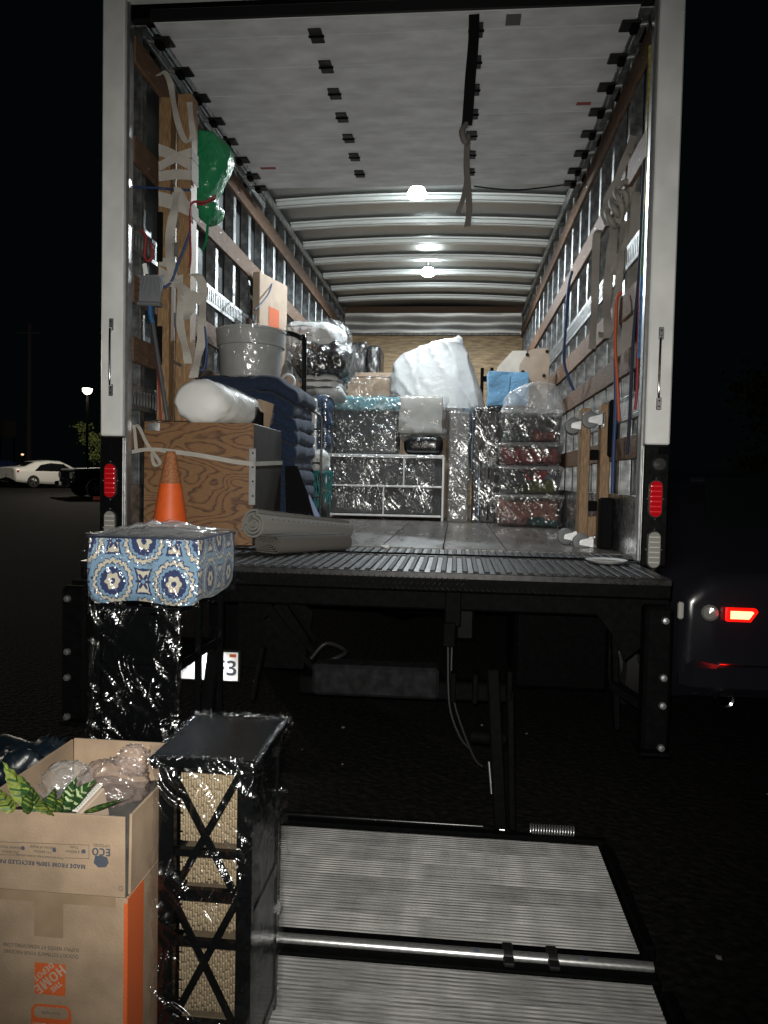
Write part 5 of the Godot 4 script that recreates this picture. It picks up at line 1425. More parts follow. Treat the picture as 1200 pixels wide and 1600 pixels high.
func dolly_set() -> void:
	# furniture dolly standing on end by the far post
	var z := -0.72
	var ra := PZ(916, 740, z)
	var rb_ := PZ(945, 740, z)
	var t := thing("furniture_dolly", "wooden four-wheel furniture dolly stood on end by the slatted wall", "dolly", Vector3((ra.x + rb_.x) * 0.5, BED, z))
	var yl: float = BED + 0.055
	var yt: float = PZ(916, 636, z).y
	var z2 := z - 0.05
	part(t, "rail", mb().box(Vector3(ra.x, (yl + yt) * 0.5, z2 - 0.05), Vector3(0.052, yt - yl, 0.09), Basis(), 0.004), M.dolly_wood)
	part(t, "rail", mb().box(Vector3(rb_.x, (BED + yt) * 0.5 + 0.012, z2), Vector3(0.052, yt - BED + 0.02, 0.09), Basis(), 0.004), M.dolly_wood)
	for y in [yl + 0.16, yt - 0.25, yt - 0.06]:
		part(t, "carpet_pad", mb().box(Vector3((ra.x + rb_.x) * 0.5, y, z2 - 0.03), Vector3(rb_.x - ra.x - 0.05, 0.055, 0.07), Basis(), 0.006), M.black_webbing)
	part(t, "cross_board", mb().box(Vector3((ra.x + rb_.x) * 0.5, BED + 0.10, z2 - 0.02), Vector3(rb_.x - ra.x - 0.05, 0.12, 0.03), Basis(), 0.004), M.dolly_wood)
	for q in [[895, 665, -0.80], [922, 656, -0.66], [884, 838, -0.82], [908, 847, -0.66]]:
		var c := PZ(q[0], q[1], q[2])
		caster(t, c, Vector3.ZERO)
	# pads and wall protector behind it
	var pd1 := face(952, 624, 966, 714, -0.60)
	single("black_pad", "upper black carpet pad hanging beside the stood-up dolly", "pad", Vector3((pd1[0] + pd1[2]) * 0.5, pd1[1], -0.62), mb().box(cen(pd1, -0.60, 0.05), dim(pd1, 0.05), Basis(), 0.01), M.black_webbing)
	var pd2 := face(938, 778, 968, 864, -0.56)
	pd2[1] = BED
	pd2[2] = minf(pd2[2], 1.174)
	single("rubber_block", "lower black rubber block standing beside the dolly on the sill", "block", Vector3((pd2[0] + pd2[2]) * 0.5, BED, -0.6), mb().box(cen(pd2, -0.56, 0.08), dim(pd2, 0.08), Basis(), 0.01), M.black_webbing)
	# the other dolly rails on the opposite wall, tall, bound with webbing
	var zl := -0.36
	var t2 := thing("board_bundle", "two tall wooden boards bound upright to the slatted wall with webbing", "boards", Vector3(-1.05, 1.645, zl))
	var tops := [PZ(261, 158, zl), PZ(289, 153, zl - 0.03)]
	for k in 2:
		var bx: float = PZ([260.0, 287.0][k], 480, zl).x
		part(t2, "board", mb().box(Vector3(bx, (tops[k].y + 1.66) * 0.5, zl - 0.03 * k), Vector3([0.062, 0.075][k], tops[k].y - 1.66, 0.09), Basis(), 0.004), M.dolly_wood)
	part(t2, "cross_bolt", mb().tube([PZ(270, 565, zl + 0.02), PZ(285, 572, zl + 0.08)], 0.008, 8), M.zinc)
	for v in [345, 500, 390]:
		part(t2, "metal_clip", mb().box(PZ(275, v, zl + 0.05), Vector3(0.022, 0.07, 0.006), Basis(), 0.002), M.zinc)
	# webbing bands round the boards
	var wi := 0
	for q in [[226, 244, 0.1], [252, 266, -0.25], [268, 283, -0.1], [300, 322, 0.05], [402, 415, 0.0], [417, 431, 0.06], [434, 446, -0.05]]:
		var s := thing("webbing_band", "white webbing band round the bound boards, %s" % ["topmost", "second from the top", "third from the top", "fourth from the top", "third from the bottom", "second from the bottom", "lowest"][wi], "strap", PZ(265, (q[0] + q[1]) * 0.5, zl + 0.05), "webbing bands round the bound boards")
		var h: float = (PZ(262, q[0], zl).y - PZ(262, q[1], zl).y)
		var l := PZ(250, (q[0] + q[1]) * 0.5, zl + 0.052)
		var r := PZ(274 if wi > 3 else 298, (q[0] + q[1]) * 0.5 + q[2] * 120.0 + 10.0, zl + 0.052)
		part(s, "webbing", mb().ribbon(smooth_path([l + Vector3(-0.004, 0, -0.10), l + Vector3(-0.004, 0, -0.004), l + Vector3(0.004, 0, 0), (l + r) * 0.5 + Vector3(0, 0.004, 0.004), r + Vector3(-0.004, 0, 0), r + Vector3(0.003, 0, -0.006), r + Vector3(0.003, 0, -0.10)], 4), Vector3(0, 1, 0.08).normalized(), h, 0.004), M.white_webbing)
		wi += 1
	# hanging webbing ends
	var ends := [
		[[[247, 118], [256, 112], [266, 130], [273, 170], [282, 205], [292, 222], [301, 214], [299, 190], [296, 160]], 0.030, "white webbing strap looped high over the bound boards"],
		[[[276, 300], [272, 330], [266, 362], [264, 395], [270, 430]], 0.045, "white webbing end hanging between the bound boards"],
		[[[280, 430], [283, 470], [282, 510], [290, 545], [294, 568]], 0.040, "long frayed webbing end hanging down the bound boards"],
		[[[296, 330], [285, 305], [272, 300]], 0.05, "short webbing end slanting off the bound boards"],
		[[[272, 440], [290, 455], [297, 480], [288, 500]], 0.06, "wide twisted webbing end below the middle bands"],
		[[[300, 428], [310, 432], [317, 450], [316, 490], [315, 530], [309, 560], [302, 590]], 0.045, "knotted pale webbing loop hanging by the cargo rail"],
		[[[300, 462], [312, 468], [322, 478]], 0.055, "webbing knot tied across the pale hanging loop"],
	]
	for e in ends:
		var pts := []
		var sd = []
		for q in e[0]:
			pts.append(PZ(q[0], q[1], zl + 0.075))
		pts = smooth_path(pts, 5)
		for i in pts.size():
			sd.append(Vector3(0.95, 0.1, 0.5 * sin(i * 0.55)).normalized())
		if e[0].size() == 3:
			sd = Vector3(0.1, 1, 0.2).normalized()
		single("webbing_strap", e[2], "strap", pts[pts.size() - 1], mb().ribbon(pts, sd, e[1], 0.004), M.white_webbing, "webbing straps on the bound boards")
	# green bag
	var gc := PZ(330, 262, -0.78)
	var t3 := thing("green_bag", "shiny green plastic bag tied to the slatted wall by a bungee", "bag", PZ(325, 340, -0.78))
	part(t3, "bag_body", sack([[352, 324, 329], [346, 318, 338], [334, 310, 344], [325, 304, 345], [318, 305, 334], [311, 301, 333], [300, 297, 341], [280, 296, 353], [256, 297, 362], [236, 300, 362], [221, 304, 349], [213, 314, 334], [211, 320, 328]], -0.80, 0.10, 0.010, 9.0, 6.0), M.bag_green)
	part(t3, "tie_cord", mb().tube(smooth_path([PZ(299, 315, -0.70), PZ(316, 320, -0.69), PZ(336, 310, -0.71)], 4), 0.006, 6), M.red_cord)
	part(t3, "torn_tail", mb().ribbon(smooth_path([PZ(325, 338, -0.72), PZ(324, 360, -0.72), PZ(322, 378, -0.72), PZ(316, 392, -0.72)], 4), Vector3(0.9, 0, 0.4), 0.02, 0.002), M.bag_green)
	# cords on this wall
	var zc := zl + 0.07
	var cords := [
		[[[206, 292], [250, 294], [272, 296], [298, 297]], "blue_cord", 0.006, "short blue cord tied across the bound boards", "cord"],
		[[[297, 362], [288, 388], [277, 415], [268, 440], [256, 450]], "blue_cord", 0.007, "blue bungee cord slanting over the bound boards", "bungee cord"],
		[[[318, 486], [322, 530], [322, 560], [317, 578], [308, 577]], "blue_cord", 0.006, "blue cord hanging beside the pale webbing loop", "cord"],
		[[[338, 305], [320, 315], [299, 318], [297, 350], [298, 400], [296, 418]], "red_cord", 0.006, "dark red bungee holding the green bag", "bungee cord"],
		[[[222, 360], [228, 372], [226, 400], [232, 408], [238, 400], [236, 380]], "red_cord", 0.007, "red cord coiled above the broom head", "cord"],
		[[[245, 560], [248, 600], [250, 640], [252, 658]], "red_cord", 0.005, "red cord hanging beside the broom handle", "cord"],
	]
	for c in cords:
		var pts := []
		for q in c[0]:
			pts.append(PZ(q[0], q[1], zc if q[0] > 245 else -0.14))
		single("bungee_cord", c[3], c[4], pts[pts.size() - 1], mb().tube(smooth_path(pts, 5), c[2], 7), M[c[1]], "cords along the truck walls")
	single("bungee_cord", "thin blue cord stretched over the flattened carton", "cord", PX(398, 484, -1.05), mb().tube(smooth_path([PX(426, 440, -1.06), PX(420, 458, -1.04), PX(410, 472, -1.03), PX(398, 484, -1.05)], 4), 0.006, 6), M.blue_cord, "cords along the truck walls")
	# hook at end of the dark red bungee
	# broom hung head up
	var bh := PZ(232, 452, -0.14)
	var t4 := thing("broom", "broom hung upside down with pale bristles and blue collar", "broom", PZ(262, 655, -0.13))
	var tuft := mb()
	for i in 66:
		var f := i / 65.0
		var p0 := PZ(lerpf(217, 250, f), 473, -0.14 - 0.01 * (i % 3))
		var p1 := PZ(lerpf(206, 257, f), 431 + 1.6 * sin(i * 2.3), -0.15 - 0.014 * (i % 3))
		tuft.bar(p0, p1, 0.0035, 0.006, Vector3(0, 0, 1))
	part(t4, "bristles", tuft, mat("bristle", lin(0.20, 0.215, 0.23), 0.5, 0.0, {"tex": TX.grain, "scale": Vector3(40, 4, 40)}))
	part(t4, "broom_head", mb().bar(PZ(215, 475, -0.14), PZ(252, 476, -0.14), 0.045, 0.02, Vector3.UP, 0.006), M.wheel_grey)
	part(t4, "collar", mb().tube([PZ(234, 478, -0.14), PZ(236, 496, -0.14), PZ(239, 505, -0.14)], [0.014, 0.013, 0.011], 10), M.blue_strip)
	part(t4, "handle", mb().tube([PZ(238, 500, -0.14), PZ(247, 560, -0.14), PZ(262, 657, -0.13)], 0.0105, 10), mat("handle_grey", lin(0.05, 0.052, 0.056), 0.4))
	single("black_bracket", "black toothed strap hanging between the broom and the boards", "strap", PZ(249, 570, -0.2), mb().box(PZ(249, 540, -0.22), Vector3(0.028, 0.19, 0.012), Basis(), 0.004), M.black_webbing)
	single("black_bracket", "black toothed strap hanging above the broom head", "strap", PZ(249, 400, -0.2), mb().box(PZ(250, 370, -0.22), Vector3(0.028, 0.24, 0.012), Basis(), 0.004), M.black_webbing)
	single("hanging_tag", "small white plastic tag hanging above the broom head", "tag", PZ(225, 425, -0.13), mb().box(PZ(227, 420, -0.13), Vector3(0.022, 0.05, 0.004), Basis(Vector3(0, 0, 1), 0.2), 0.001), M.frame_white)
	single("film_scrap", "torn clear film hanging from the door header", "film", PZ(270, 90, -0.1), mb().grid(14, 34, func(u: float, w: float): return PZ(lerpf(246, 278, u) + 14.0 * sin(w * 5.0) * (1.0 - u) + 22.0 * w * (1.0 - u), lerpf(-6, 130, w), -0.10) + Vector3(0, 0, 0.03 * sin(u * 8.0 + w * 6.0)), false, Vector3(0, 3, 9)), M.film)
	# straps bundle on the far wall
	var zr := -0.62
	var rs := [
		[[[990, 212], [978, 250], [962, 285], [948, 318], [952, 345], [968, 340], [975, 318], [982, 330]], 0.044, "thick coil of dirty webbing hung on the slatted wall"],
		[[[985, 240], [992, 262], [985, 300], [970, 330], [955, 352], [946, 340], [944, 325]], 0.042, "second loop of dirty webbing round the coil"],
		[[[960, 350], [955, 400], [950, 440], [948, 480], [951, 515], [947, 528], [940, 520]], 0.050, "dirty webbing hanging in a long doubled loop"],
		[[[938, 360], [932, 370], [931, 420], [929, 480], [925, 545]], 0.042, "dirty webbing end hanging furthest from the door post"],
		[[[975, 345], [972, 400], [966, 450], [963, 500], [968, 530], [962, 565]], 0.040, "thin dirty webbing hanging between the wide straps"],
		[[[996, 300], [994, 350], [986, 400], [988, 440], [982, 500], [975, 558]], 0.060, "wide dirty webbing hanging closest to the door post"],
		[[[985, 345], [980, 380], [968, 400], [960, 430]], 0.046, "twisted dirty webbing crossing the hanging straps"],
	]
	for e in rs:
		var pts := []
		var sd = []
		for q in e[0]:
			pts.append(PZ(q[0], q[1], zr + 0.35 * (q[0] - 955.0) / 45.0 * 0.5))
		pts = smooth_path(pts, 6)
		for i in pts.size():
			sd.append(Vector3(0.8, 0.12 * sin(i * 0.8), 0.6 * sin(i * 0.35 + e[1] * 90.0)).normalized())
		single("wall_strap", e[2], "strap", pts[pts.size() - 1], mb().ribbon(pts, sd, e[1], 0.006), M.grey_webbing, "dirty webbing straps on the slatted wall")
	for k in 3:
		var g := PZ(960 + k * 7, 335 - k * 16, -0.52)
		var rp := []
		for i in 19:
			var a := TAU * i / 18.0
			rp.append(g + Vector3(cos(a) * 0.035, sin(a) * 0.055, 0.03 * sin(a * 2.0)))
		single("strap_knot", "%s knot of dirty webbing on the strap coil" % ["lowest", "middle", "topmost"][k], "strap", g, mb().tube(rp, 0.016, 8), M.grey_webbing, "knots on the strap coil")
	var zw := -0.10
	var rc := [
		[[[972, 457], [964, 466], [962, 500], [961, 540], [964, 590], [966, 630], [967, 658]], "orange_cord", 0.0085, -0.40, "orange bungee cord hanging over the stood-up dolly"],
		[[[894, 424], [888, 450], [884, 510], [881, 560], [888, 590], [897, 610]], "blue_cord", 0.010, -1.7, "dark blue cord hanging on the slatted wall above the clear tubs"],
		[[[961, 560], [962, 640], [959, 700], [957, 770]], "blue_cord", 0.009, -0.42, "blue cord hanging down beside the black pad"],
		[[[1007, 250], [1003, 330], [999, 420], [990, 520], [986, 600], [984, 650], [980, 710]], "rope_blue", 0.008, -0.16, "long blue and black rope along the door post"],
		[[[1009, 380], [1001, 450], [997, 540], [995, 610], [992, 640]], "red_cord", 0.007, -0.13, "red braided rope along the door post"],
	]
	mat("rope_blue", lin(0.025, 0.03, 0.09), 0.8, 0.0, {"tex": noise_tex("ropenoise", 0.2, 0.1, 1.0), "scale": Vector3(20, 20, 20)})
	for c in rc:
		var pts := []
		for q in c[0]:
			pts.append(PZ(q[0], q[1], c[3]))
		single("bungee_cord", c[4], "cord", pts[pts.size() - 1], mb().tube(smooth_path(pts, 5), c[2], 7), M[c[1]], "cords along the truck walls")
	var ys := thing("coloured_pole", "thin pole striped yellow, green and blue beside the door post", "pole", PZ(1000, 562, -0.06))
	var sg := [[1017, 72], [1013, 250], [1009, 330], [1007, 410], [1004, 432], [1000, 560]]
	for k in 4:
		var cm: Array = ["yellow_strip", "yellow_strip", "green_strip", "blue_strip"]
		var A: Array = sg[[0, 1, 2, 4][k]]
		var C: Array = sg[[1, 2, 4, 5][k]]
		part(ys, "pole_section", mb().tube([PZ(A[0], A[1], -0.06), PZ(C[0], C[1], -0.06)], 0.0105, 10), M[cm[k]])
	# white dish on the sill
	var dp := PY(955, 876, BED + 0.01)
	var dd := thing("white_dish", "shallow white dish lying on the ribbed sill by the door post", "dish", Vector3(dp.x - 0.02, BED, dp.z))
	part(dd, "dish_body", mb().lathe([Vector2(0.0, 0.004), Vector2(0.05, 0.003), Vector2(0.085, 0.014), Vector2(0.088, 0.013), Vector2(0.055, 0.0), Vector2(0, 0)], 28, Vector3(dp.x - 0.02, BED + 0.001, dp.z)), M.frame_white)
	part(dd, "dish_lining", mb().lathe([Vector2(0.0, 0.006), Vector2(0.06, 0.008)], 28, Vector3(dp.x - 0.02, BED + 0.001, dp.z)), M.grey_webbing)
	# scraps of film and paper on the bed
	var lp := PY(602, 855, BED)
	single("paper_scrap", "small crumpled white paper scrap on the ribbed sill", "litter", Vector3(lp.x, BED, lp.z), rbox(lp + Vector3(0, 0.006, 0), Vector3(0.045, 0.012, 0.03), 0.005, 0.006, 0.008, 30.0, 3.0), M.frame_white)
	var lq := PY(868, 843, BED)
	single("film_litter", "crumpled clear film under the dolly wheels", "litter", Vector3(lq.x, BED, lq.z), rbox(lq + Vector3(0, 0.016, 0), Vector3(0.10, 0.03, 0.08), 0.012, 0.008, 0.02, 20.0, 3.0), M.film_white)

# ---------------------------------------------------------------- things on the lift platform
func build_front() -> void:
	# open carton: 0.34 wide, 0.45 deep
	var zf := 1.93
	var x1: float = PZ(200, 1273, zf).x
	var top: float = PZ(120, 1271, zf).y
	var w := 0.34
	var dep := 0.43
	var x0 := x1 - w
	var cx := (x0 + x1) * 0.5
	var cz := zf - dep * 0.5
	var yc: float = PZ(100, 1397, zf).y     # crease where the flaps begin
	var yl: float = PZ(100, 1313, zf).y
	var t := thing("open_carton", "large open cardboard box with upside-down print on the lift platform", "box", Vector3(cx, PLAT, cz))
	var th := 0.006
	var fp := part(t, "front_wall", mb().box(Vector3(cx, (PLAT + yc) * 0.5, zf - th * 0.5), Vector3(w, yc - PLAT, th), Basis(), 0.0015), M.cardboard)
	part(t, "front_flap", mb().box(Vector3(cx - 0.002, (yc + top) * 0.5 + 0.001, zf - th * 0.5 + 0.003), Vector3(w - 0.006, top - yc - 0.002, th), Basis(Vector3(1, 0, 0), 0.012), 0.0015), M.cardboard)
	part(t, "back_wall", mb().box(Vector3(cx, (PLAT + top) * 0.5, zf - dep + th * 0.5), Vector3(w, top - PLAT, th), Basis(), 0.0015), M.cardboard)
	for s in [-1.0, 1.0]:
		part(t, "side_wall", mb().box(Vector3(cx + s * (w * 0.5 - th * 0.5), (PLAT + yc) * 0.5, cz), Vector3(th, yc - PLAT, dep - 2.0 * th - 0.001), Basis(), 0.0015), M.cardboard)
		part(t, "side_flap", mb().box(Vector3(cx + s * (w * 0.5 - th * 0.5 + 0.002), (yc + top) * 0.5 + 0.001, cz), Vector3(th, top - yc - 0.002, dep - 2.0 * th - 0.012), Basis(Vector3(0, 0, 1), -s * 0.012), 0.0015), M.cardboard)
	part(t, "bottom", mb().box(Vector3(cx, PLAT + 0.004, cz), Vector3(w - 2.0 * th - 0.002, 0.006, dep - 2.0 * th - 0.002)), M.cardboard)
	# print and tape on the front
	var flip := Basis(Vector3(0, 0, 1), PI)
	var zp := zf + 0.0035
	var zq := zf + 0.0012
	part(fp, "packing_tape", mb().box(PZ(76, 1433, zq) , Vector3(0.063, 0.085, 0.0008)), M.cardboard_tape)
	part(fp, "packing_tape", mb().box(Vector3(cx - 0.01, PZ(100, 1404, zq).y, zq), Vector3(w - 0.03, 0.022, 0.0009)), M.cardboard_tape)
	var zr := zf + 0.0075
	part(fp, "lettering", text_mesh("MADE FROM 100% RECYCLED PAPER", 0.0092, PZ(58, 1349, zr) + Vector3(0, 0, 0), flip, 0.0006), M.blue_ink)
	part(fp, "lettering", text_mesh("ECO", 0.016, PZ(158, 1331, zr), flip, 0.0006), M.blue_ink)
	part(fp, "lettering", text_mesh("OPTIONS", 0.0065, PZ(159, 1321, zr), flip, 0.0006, false), M.grey_ink)
	part(fp, "leaf_emblem", mb().slab(PackedVector2Array([Vector2(-0.016, -0.004), Vector2(-0.006, -0.013), Vector2(0.010, -0.011), Vector2(0.016, -0.002), Vector2(0.013, 0.009), Vector2(0.002, 0.012), Vector2(-0.013, 0.011)]), PZ(158, 1346, zr), Basis(), 0.0006), M.blue_ink)
	for q in [["1.4 Million", "Trees", 116], ["111 Million", "Gallons of Water", 67], ["250 Million", "Kilowatt Hours", 16]]:
		part(fp, "lettering", text_mesh(q[0], 0.0058, PZ(q[2], 1331, zr), flip, 0.0006, false), M.grey_ink)
		part(fp, "lettering", text_mesh(q[1], 0.0058, PZ(q[2], 1324, zr), flip, 0.0006, false), M.grey_ink)
	part(fp, "lettering", text_mesh("*Your purchase helps us save annually", 0.0045, PZ(62, 1338.5, zr), flip, 0.0006, false), M.grey_ink)
	for q in [[131, 1330], [85, 1328], [36, 1325]]:
		part(fp, "pictogram", mb().lathe([Vector2(0, 0.0006), Vector2(0.0045, 0.0006)], 12, PZ(q[0], q[1], zr), Basis(Vector3(1, 0, 0), PI / 2)), M.blue_ink)
	for q in [[-20, 1314.5, 139, 1320.5], [101, 1340.5, 139, 1341.5], [-20, 1335, 25, 1336]]:
		part(fp, "printed_line", mb().bar(PZ(q[0], q[1], zr), PZ(q[2], q[3], zr), 0.0006, 0.0009, Vector3(0, 0, 1)), M.grey_ink)
	part(fp, "printed_line", mb().bar(PZ(139, 1320.5, zr), PZ(139, 1341.5, zr), 0.0006, 0.0009, Vector3(0, 0, 1)), M.grey_ink)
	part(fp, "lettering", text_mesh("SUPPLY NEEDS AT HDMOVING.COM", 0.0078, PZ(64, 1480, zp), flip, 0.0006, false), M.grey_ink)
	part(fp, "lettering", text_mesh("QUICKLY ESTIMATE YOUR PACKING", 0.0078, PZ(64, 1490.5, zp), flip, 0.0006, false), M.grey_ink)
	part(fp, "maker_stamp", mb().lathe([Vector2(0.0035, 0.0005), Vector2(0.005, 0.0005)], 16, PZ(189, 1388, zr), Basis(Vector3(1, 0, 0), PI / 2)), M.grey_ink)
	# orange square with the shop's diagonal lettering, upside down
	var lc := PZ(78, 1530, zp)
	var sq := 0.067
	var em := part(fp, "orange_square", mb().box(lc, Vector3(sq, sq, 0.0006)), M.orange_ink)
	var dg := Basis(Vector3(0, 0, 1), PI + deg_to_rad(42.0))
	var ux := dg.y
	for q in [["HOME", 0.021, 0.0], ["THE", 0.012, 0.020], ["DEPOT", 0.013, -0.0205]]:
		part(em, "emblem_lettering", text_mesh(q[0], q[1], lc + ux * q[2] + Vector3(0, 0, 0.0006) + dg.x * (0.008 if q[2] > 0.0 else 0.0) * 0.0, dg, 0.0006), M.cardboard_pale)
	# hand-hole print
	var hc := PZ(80, 1583, zp)
	var ro := PackedVector2Array()
	var ri := PackedVector2Array()
	for i in 32:
		var a := TAU * i / 32.0
		ro.append(Vector2(cos(a) * 0.016 + 0.028 * signf(cos(a)), sin(a) * 0.018 - (0.02 if sin(a) < 0 else 0.0)))
		ri.append(Vector2(cos(a) * 0.010 + 0.028 * signf(cos(a)), sin(a) * 0.012))
	var hh := part(fp, "hand_hold_print", mb().slab(ro, hc, Basis(), 0.0006), M.orange_ink)
	part(hh, "hand_hold_tab", mb().slab(ri, hc + Vector3(0, 0.001, 0.0006), Basis(), 0.0006), M.cardboard)
	part(hh, "lettering", text_mesh("PUSH HERE", 0.006, hc + Vector3(0, 0.001, 0.0013), flip, 0.0005, false), M.grey_ink)
	part(hh, "lettering", text_mesh("FOR EASY CARRY", 0.008, hc + Vector3(0, -0.026, 0.0008), flip, 0.0005), M.cardboard_pale)
	# orange corner band
	var ob: float = PZ(200, 1412, zf).y
	part(fp, "orange_band", mb().box(Vector3(x1 - 0.0035, (PLAT + ob) * 0.5, zf + 0.0006), Vector3(0.007, ob - PLAT, 0.0012)), M.orange_ink)
	part(fp, "orange_band", mb().box(Vector3(x1 + 0.0005, (PLAT + ob) * 0.5 + 0.006, zf - 0.040), Vector3(0.0012, ob - PLAT + 0.006, 0.080)), M.orange_ink)
	part(fp, "side_label", mb().box(Vector3(x1 + 0.003, PX(236, 1330, x1).y, zf - 0.23), Vector3(0.001, 0.06, 0.09), Basis(Vector3(0, 0, 1), -0.012)), mat("label_grey", lin(0.19, 0.175, 0.155), 0.6))
	# things in the carton: grey bag, clear bags, patterned frame
	single("carton_filling", "dark folded cloth filling the cardboard box under the plant", "cloth", Vector3(cx, PLAT + 0.01, cz), rbox(Vector3(cx, (PLAT + top - 0.09) * 0.5 + 0.01, cz), Vector3(w - 0.03, top - 0.10 - PLAT, dep - 0.03), 0.03, 0.02, 0.012, 8.0, 4.0), mat("fill_cloth", lin(0.06, 0.055, 0.05), 0.9))
	var b1 := PY(165, 1215, top - 0.03)
	single("clear_bag", "rosy clear plastic bag bunched in the cardboard box", "bag", Vector3(b1.x, top - 0.10, b1.z), crumple(Vector3(b1.x + 0.01, top - 0.06, b1.z - 0.02), Vector3(0.10, 0.075, 0.09), 0.55, 31.0), mat("bag_rosy", lin(0.66, 0.50, 0.44, 0.12), 0.14, 0.0, {"ntex": M.film.normal_texture, "ns": 0.7, "scale": Vector3(4, 4, 4), "spec": 0.7}))
	var b2 := PY(208, 1185, top)
	single("clear_bag", "twisted knot of rosy clear plastic bag above the box filling", "bag", Vector3(b2.x, top - 0.04, b2.z), crumple(Vector3(b2.x, top - 0.004, b2.z), Vector3(0.045, 0.040, 0.04), 0.8, 9.0), M.bag_rosy)
	var b3 := PY(105, 1205, top - 0.03)
	single("clear_bag", "grey clear plastic bag behind the leaves in the box", "bag", Vector3(b3.x, top - 0.10, b3.z), crumple(Vector3(b3.x, top - 0.06, b3.z), Vector3(0.075, 0.06, 0.07), 0.5, 14.0), M.film_white)
	var fr0 := PY(118, 1268, top - 0.012)
	var fr1 := PY(158, 1226, top + 0.012)
	var pf := thing("studded_frame", "small wooden frame with a studded white edge in the box", "frame", (fr0 + fr1) * 0.5 - Vector3(0, 0.05, 0))
	var fd := (fr1 - fr0).normalized()
	var fs := fd.cross(Vector3.UP).normalized()
	part(pf, "frame_side", mb().bar(fr0 + Vector3(0, -0.035, 0) + fs * 0.010, fr1 + Vector3(0, -0.035, 0) + fs * 0.010, 0.012, 0.07, Vector3.UP, 0.002), M.cardboard_pale)
	part(pf, "studded_edge", mb().bar(fr0 - fs * 0.002, fr1 - fs * 0.002, 0.014, 0.004, Vector3.UP, 0.001), mat("edge_white", lin(0.55, 0.53, 0.48), 0.6))
	for k in 12:
		for q in 2:
			part(pf, "stud", mb().lathe([Vector2(0, 0.001), Vector2(0.0016, 0.0)], 6, fr0.lerp(fr1, (k + 0.5 + q * 0.3) / 12.5) + Vector3(0, 0.002, 0) + fs * (-0.005 + q * 0.006)), M.blue_ink)
	# variegated plant
	var pc := PY(45, 1262, top - 0.05)
	var pt := thing("leafy_plant", "potted plant with yellow-striped green leaves sticking out of the box", "plant", Vector3(pc.x, top - 0.12, pc.z))
	var gdk := mat("leaf_dark", lin(0.035, 0.10, 0.028), 0.45, 0.0, {"tex": TX.patch, "scale": Vector3(12, 12, 12), "back": Color(0.05, 0.15, 0.03)})
	var glt := mat("leaf_light", lin(0.26, 0.33, 0.06), 0.45, 0.0, {"tex": TX.patch, "scale": Vector3(12, 12, 12), "back": Color(0.2, 0.3, 0.05)})
	var gpl := mat("leaf_pale", lin(0.36, 0.44, 0.24), 0.45, 0.0, {"back": Color(0.2, 0.3, 0.1)})
	var leaves := [[[55, 1268, 10, 1184], 0.046, 0], [[20, 1270, -6, 1218], 0.042, 0], [[60, 1270, 40, 1205], 0.04, 1], [[78, 1270, 95, 1222], 0.03, 1], [[95, 1266, 160, 1212], 0.038, 2], [[100, 1268, 128, 1206], 0.034, 2], [[130, 1270, 205, 1243], 0.012, 1], [[72, 1272, 70, 1238], 0.034, 0], [[82, 1274, 84, 1254], 0.016, 0], [[40, 1272, 62, 1222], 0.03, 1], [[88, 1270, 112, 1232], 0.026, 1]]
	for q in leaves:
		var a: Array = q[0]
		var p0 := PY(a[0], a[1], top - 0.004)
		var p1: Vector3 = PZ(a[2], a[3], p0.z + 0.01)
		leaf(pt, p0, p1, q[1], [glt, gdk, gdk][q[2]], [gdk, glt, gpl][q[2]])
	part(pt, "pot", mb().lathe([Vector2(0, 0), Vector2(0.045, 0), Vector2(0.06, 0.09), Vector2(0.056, 0.09), Vector2(0.052, 0.075), Vector2(0, 0.07)], 20, Vector3(pc.x, top - 0.16, pc.z - 0.02)), M.black_plastic)
	# dark clothes bag behind the carton
	var kc := PZ(25, 1185, 1.25)
	single("dark_clothes_bag", "dark blue crumpled bag on the platform behind the cardboard box", "bag", Vector3(kc.x, PLAT, 1.25), rbox(Vector3(kc.x - 0.05, (PLAT + kc.y) * 0.5, 1.22), Vector3(0.26, kc.y - PLAT + 0.04, 0.24), 0.07, 0.014, 0.045, 7.0, 4.0, 1), mat("navy_film", lin(0.005, 0.010, 0.016), 0.35, 0.0, {"ntex": M.film.normal_texture, "ns": 0.4, "scale": Vector3(2, 2, 2)}))
	build_cabinet()
	build_rack()

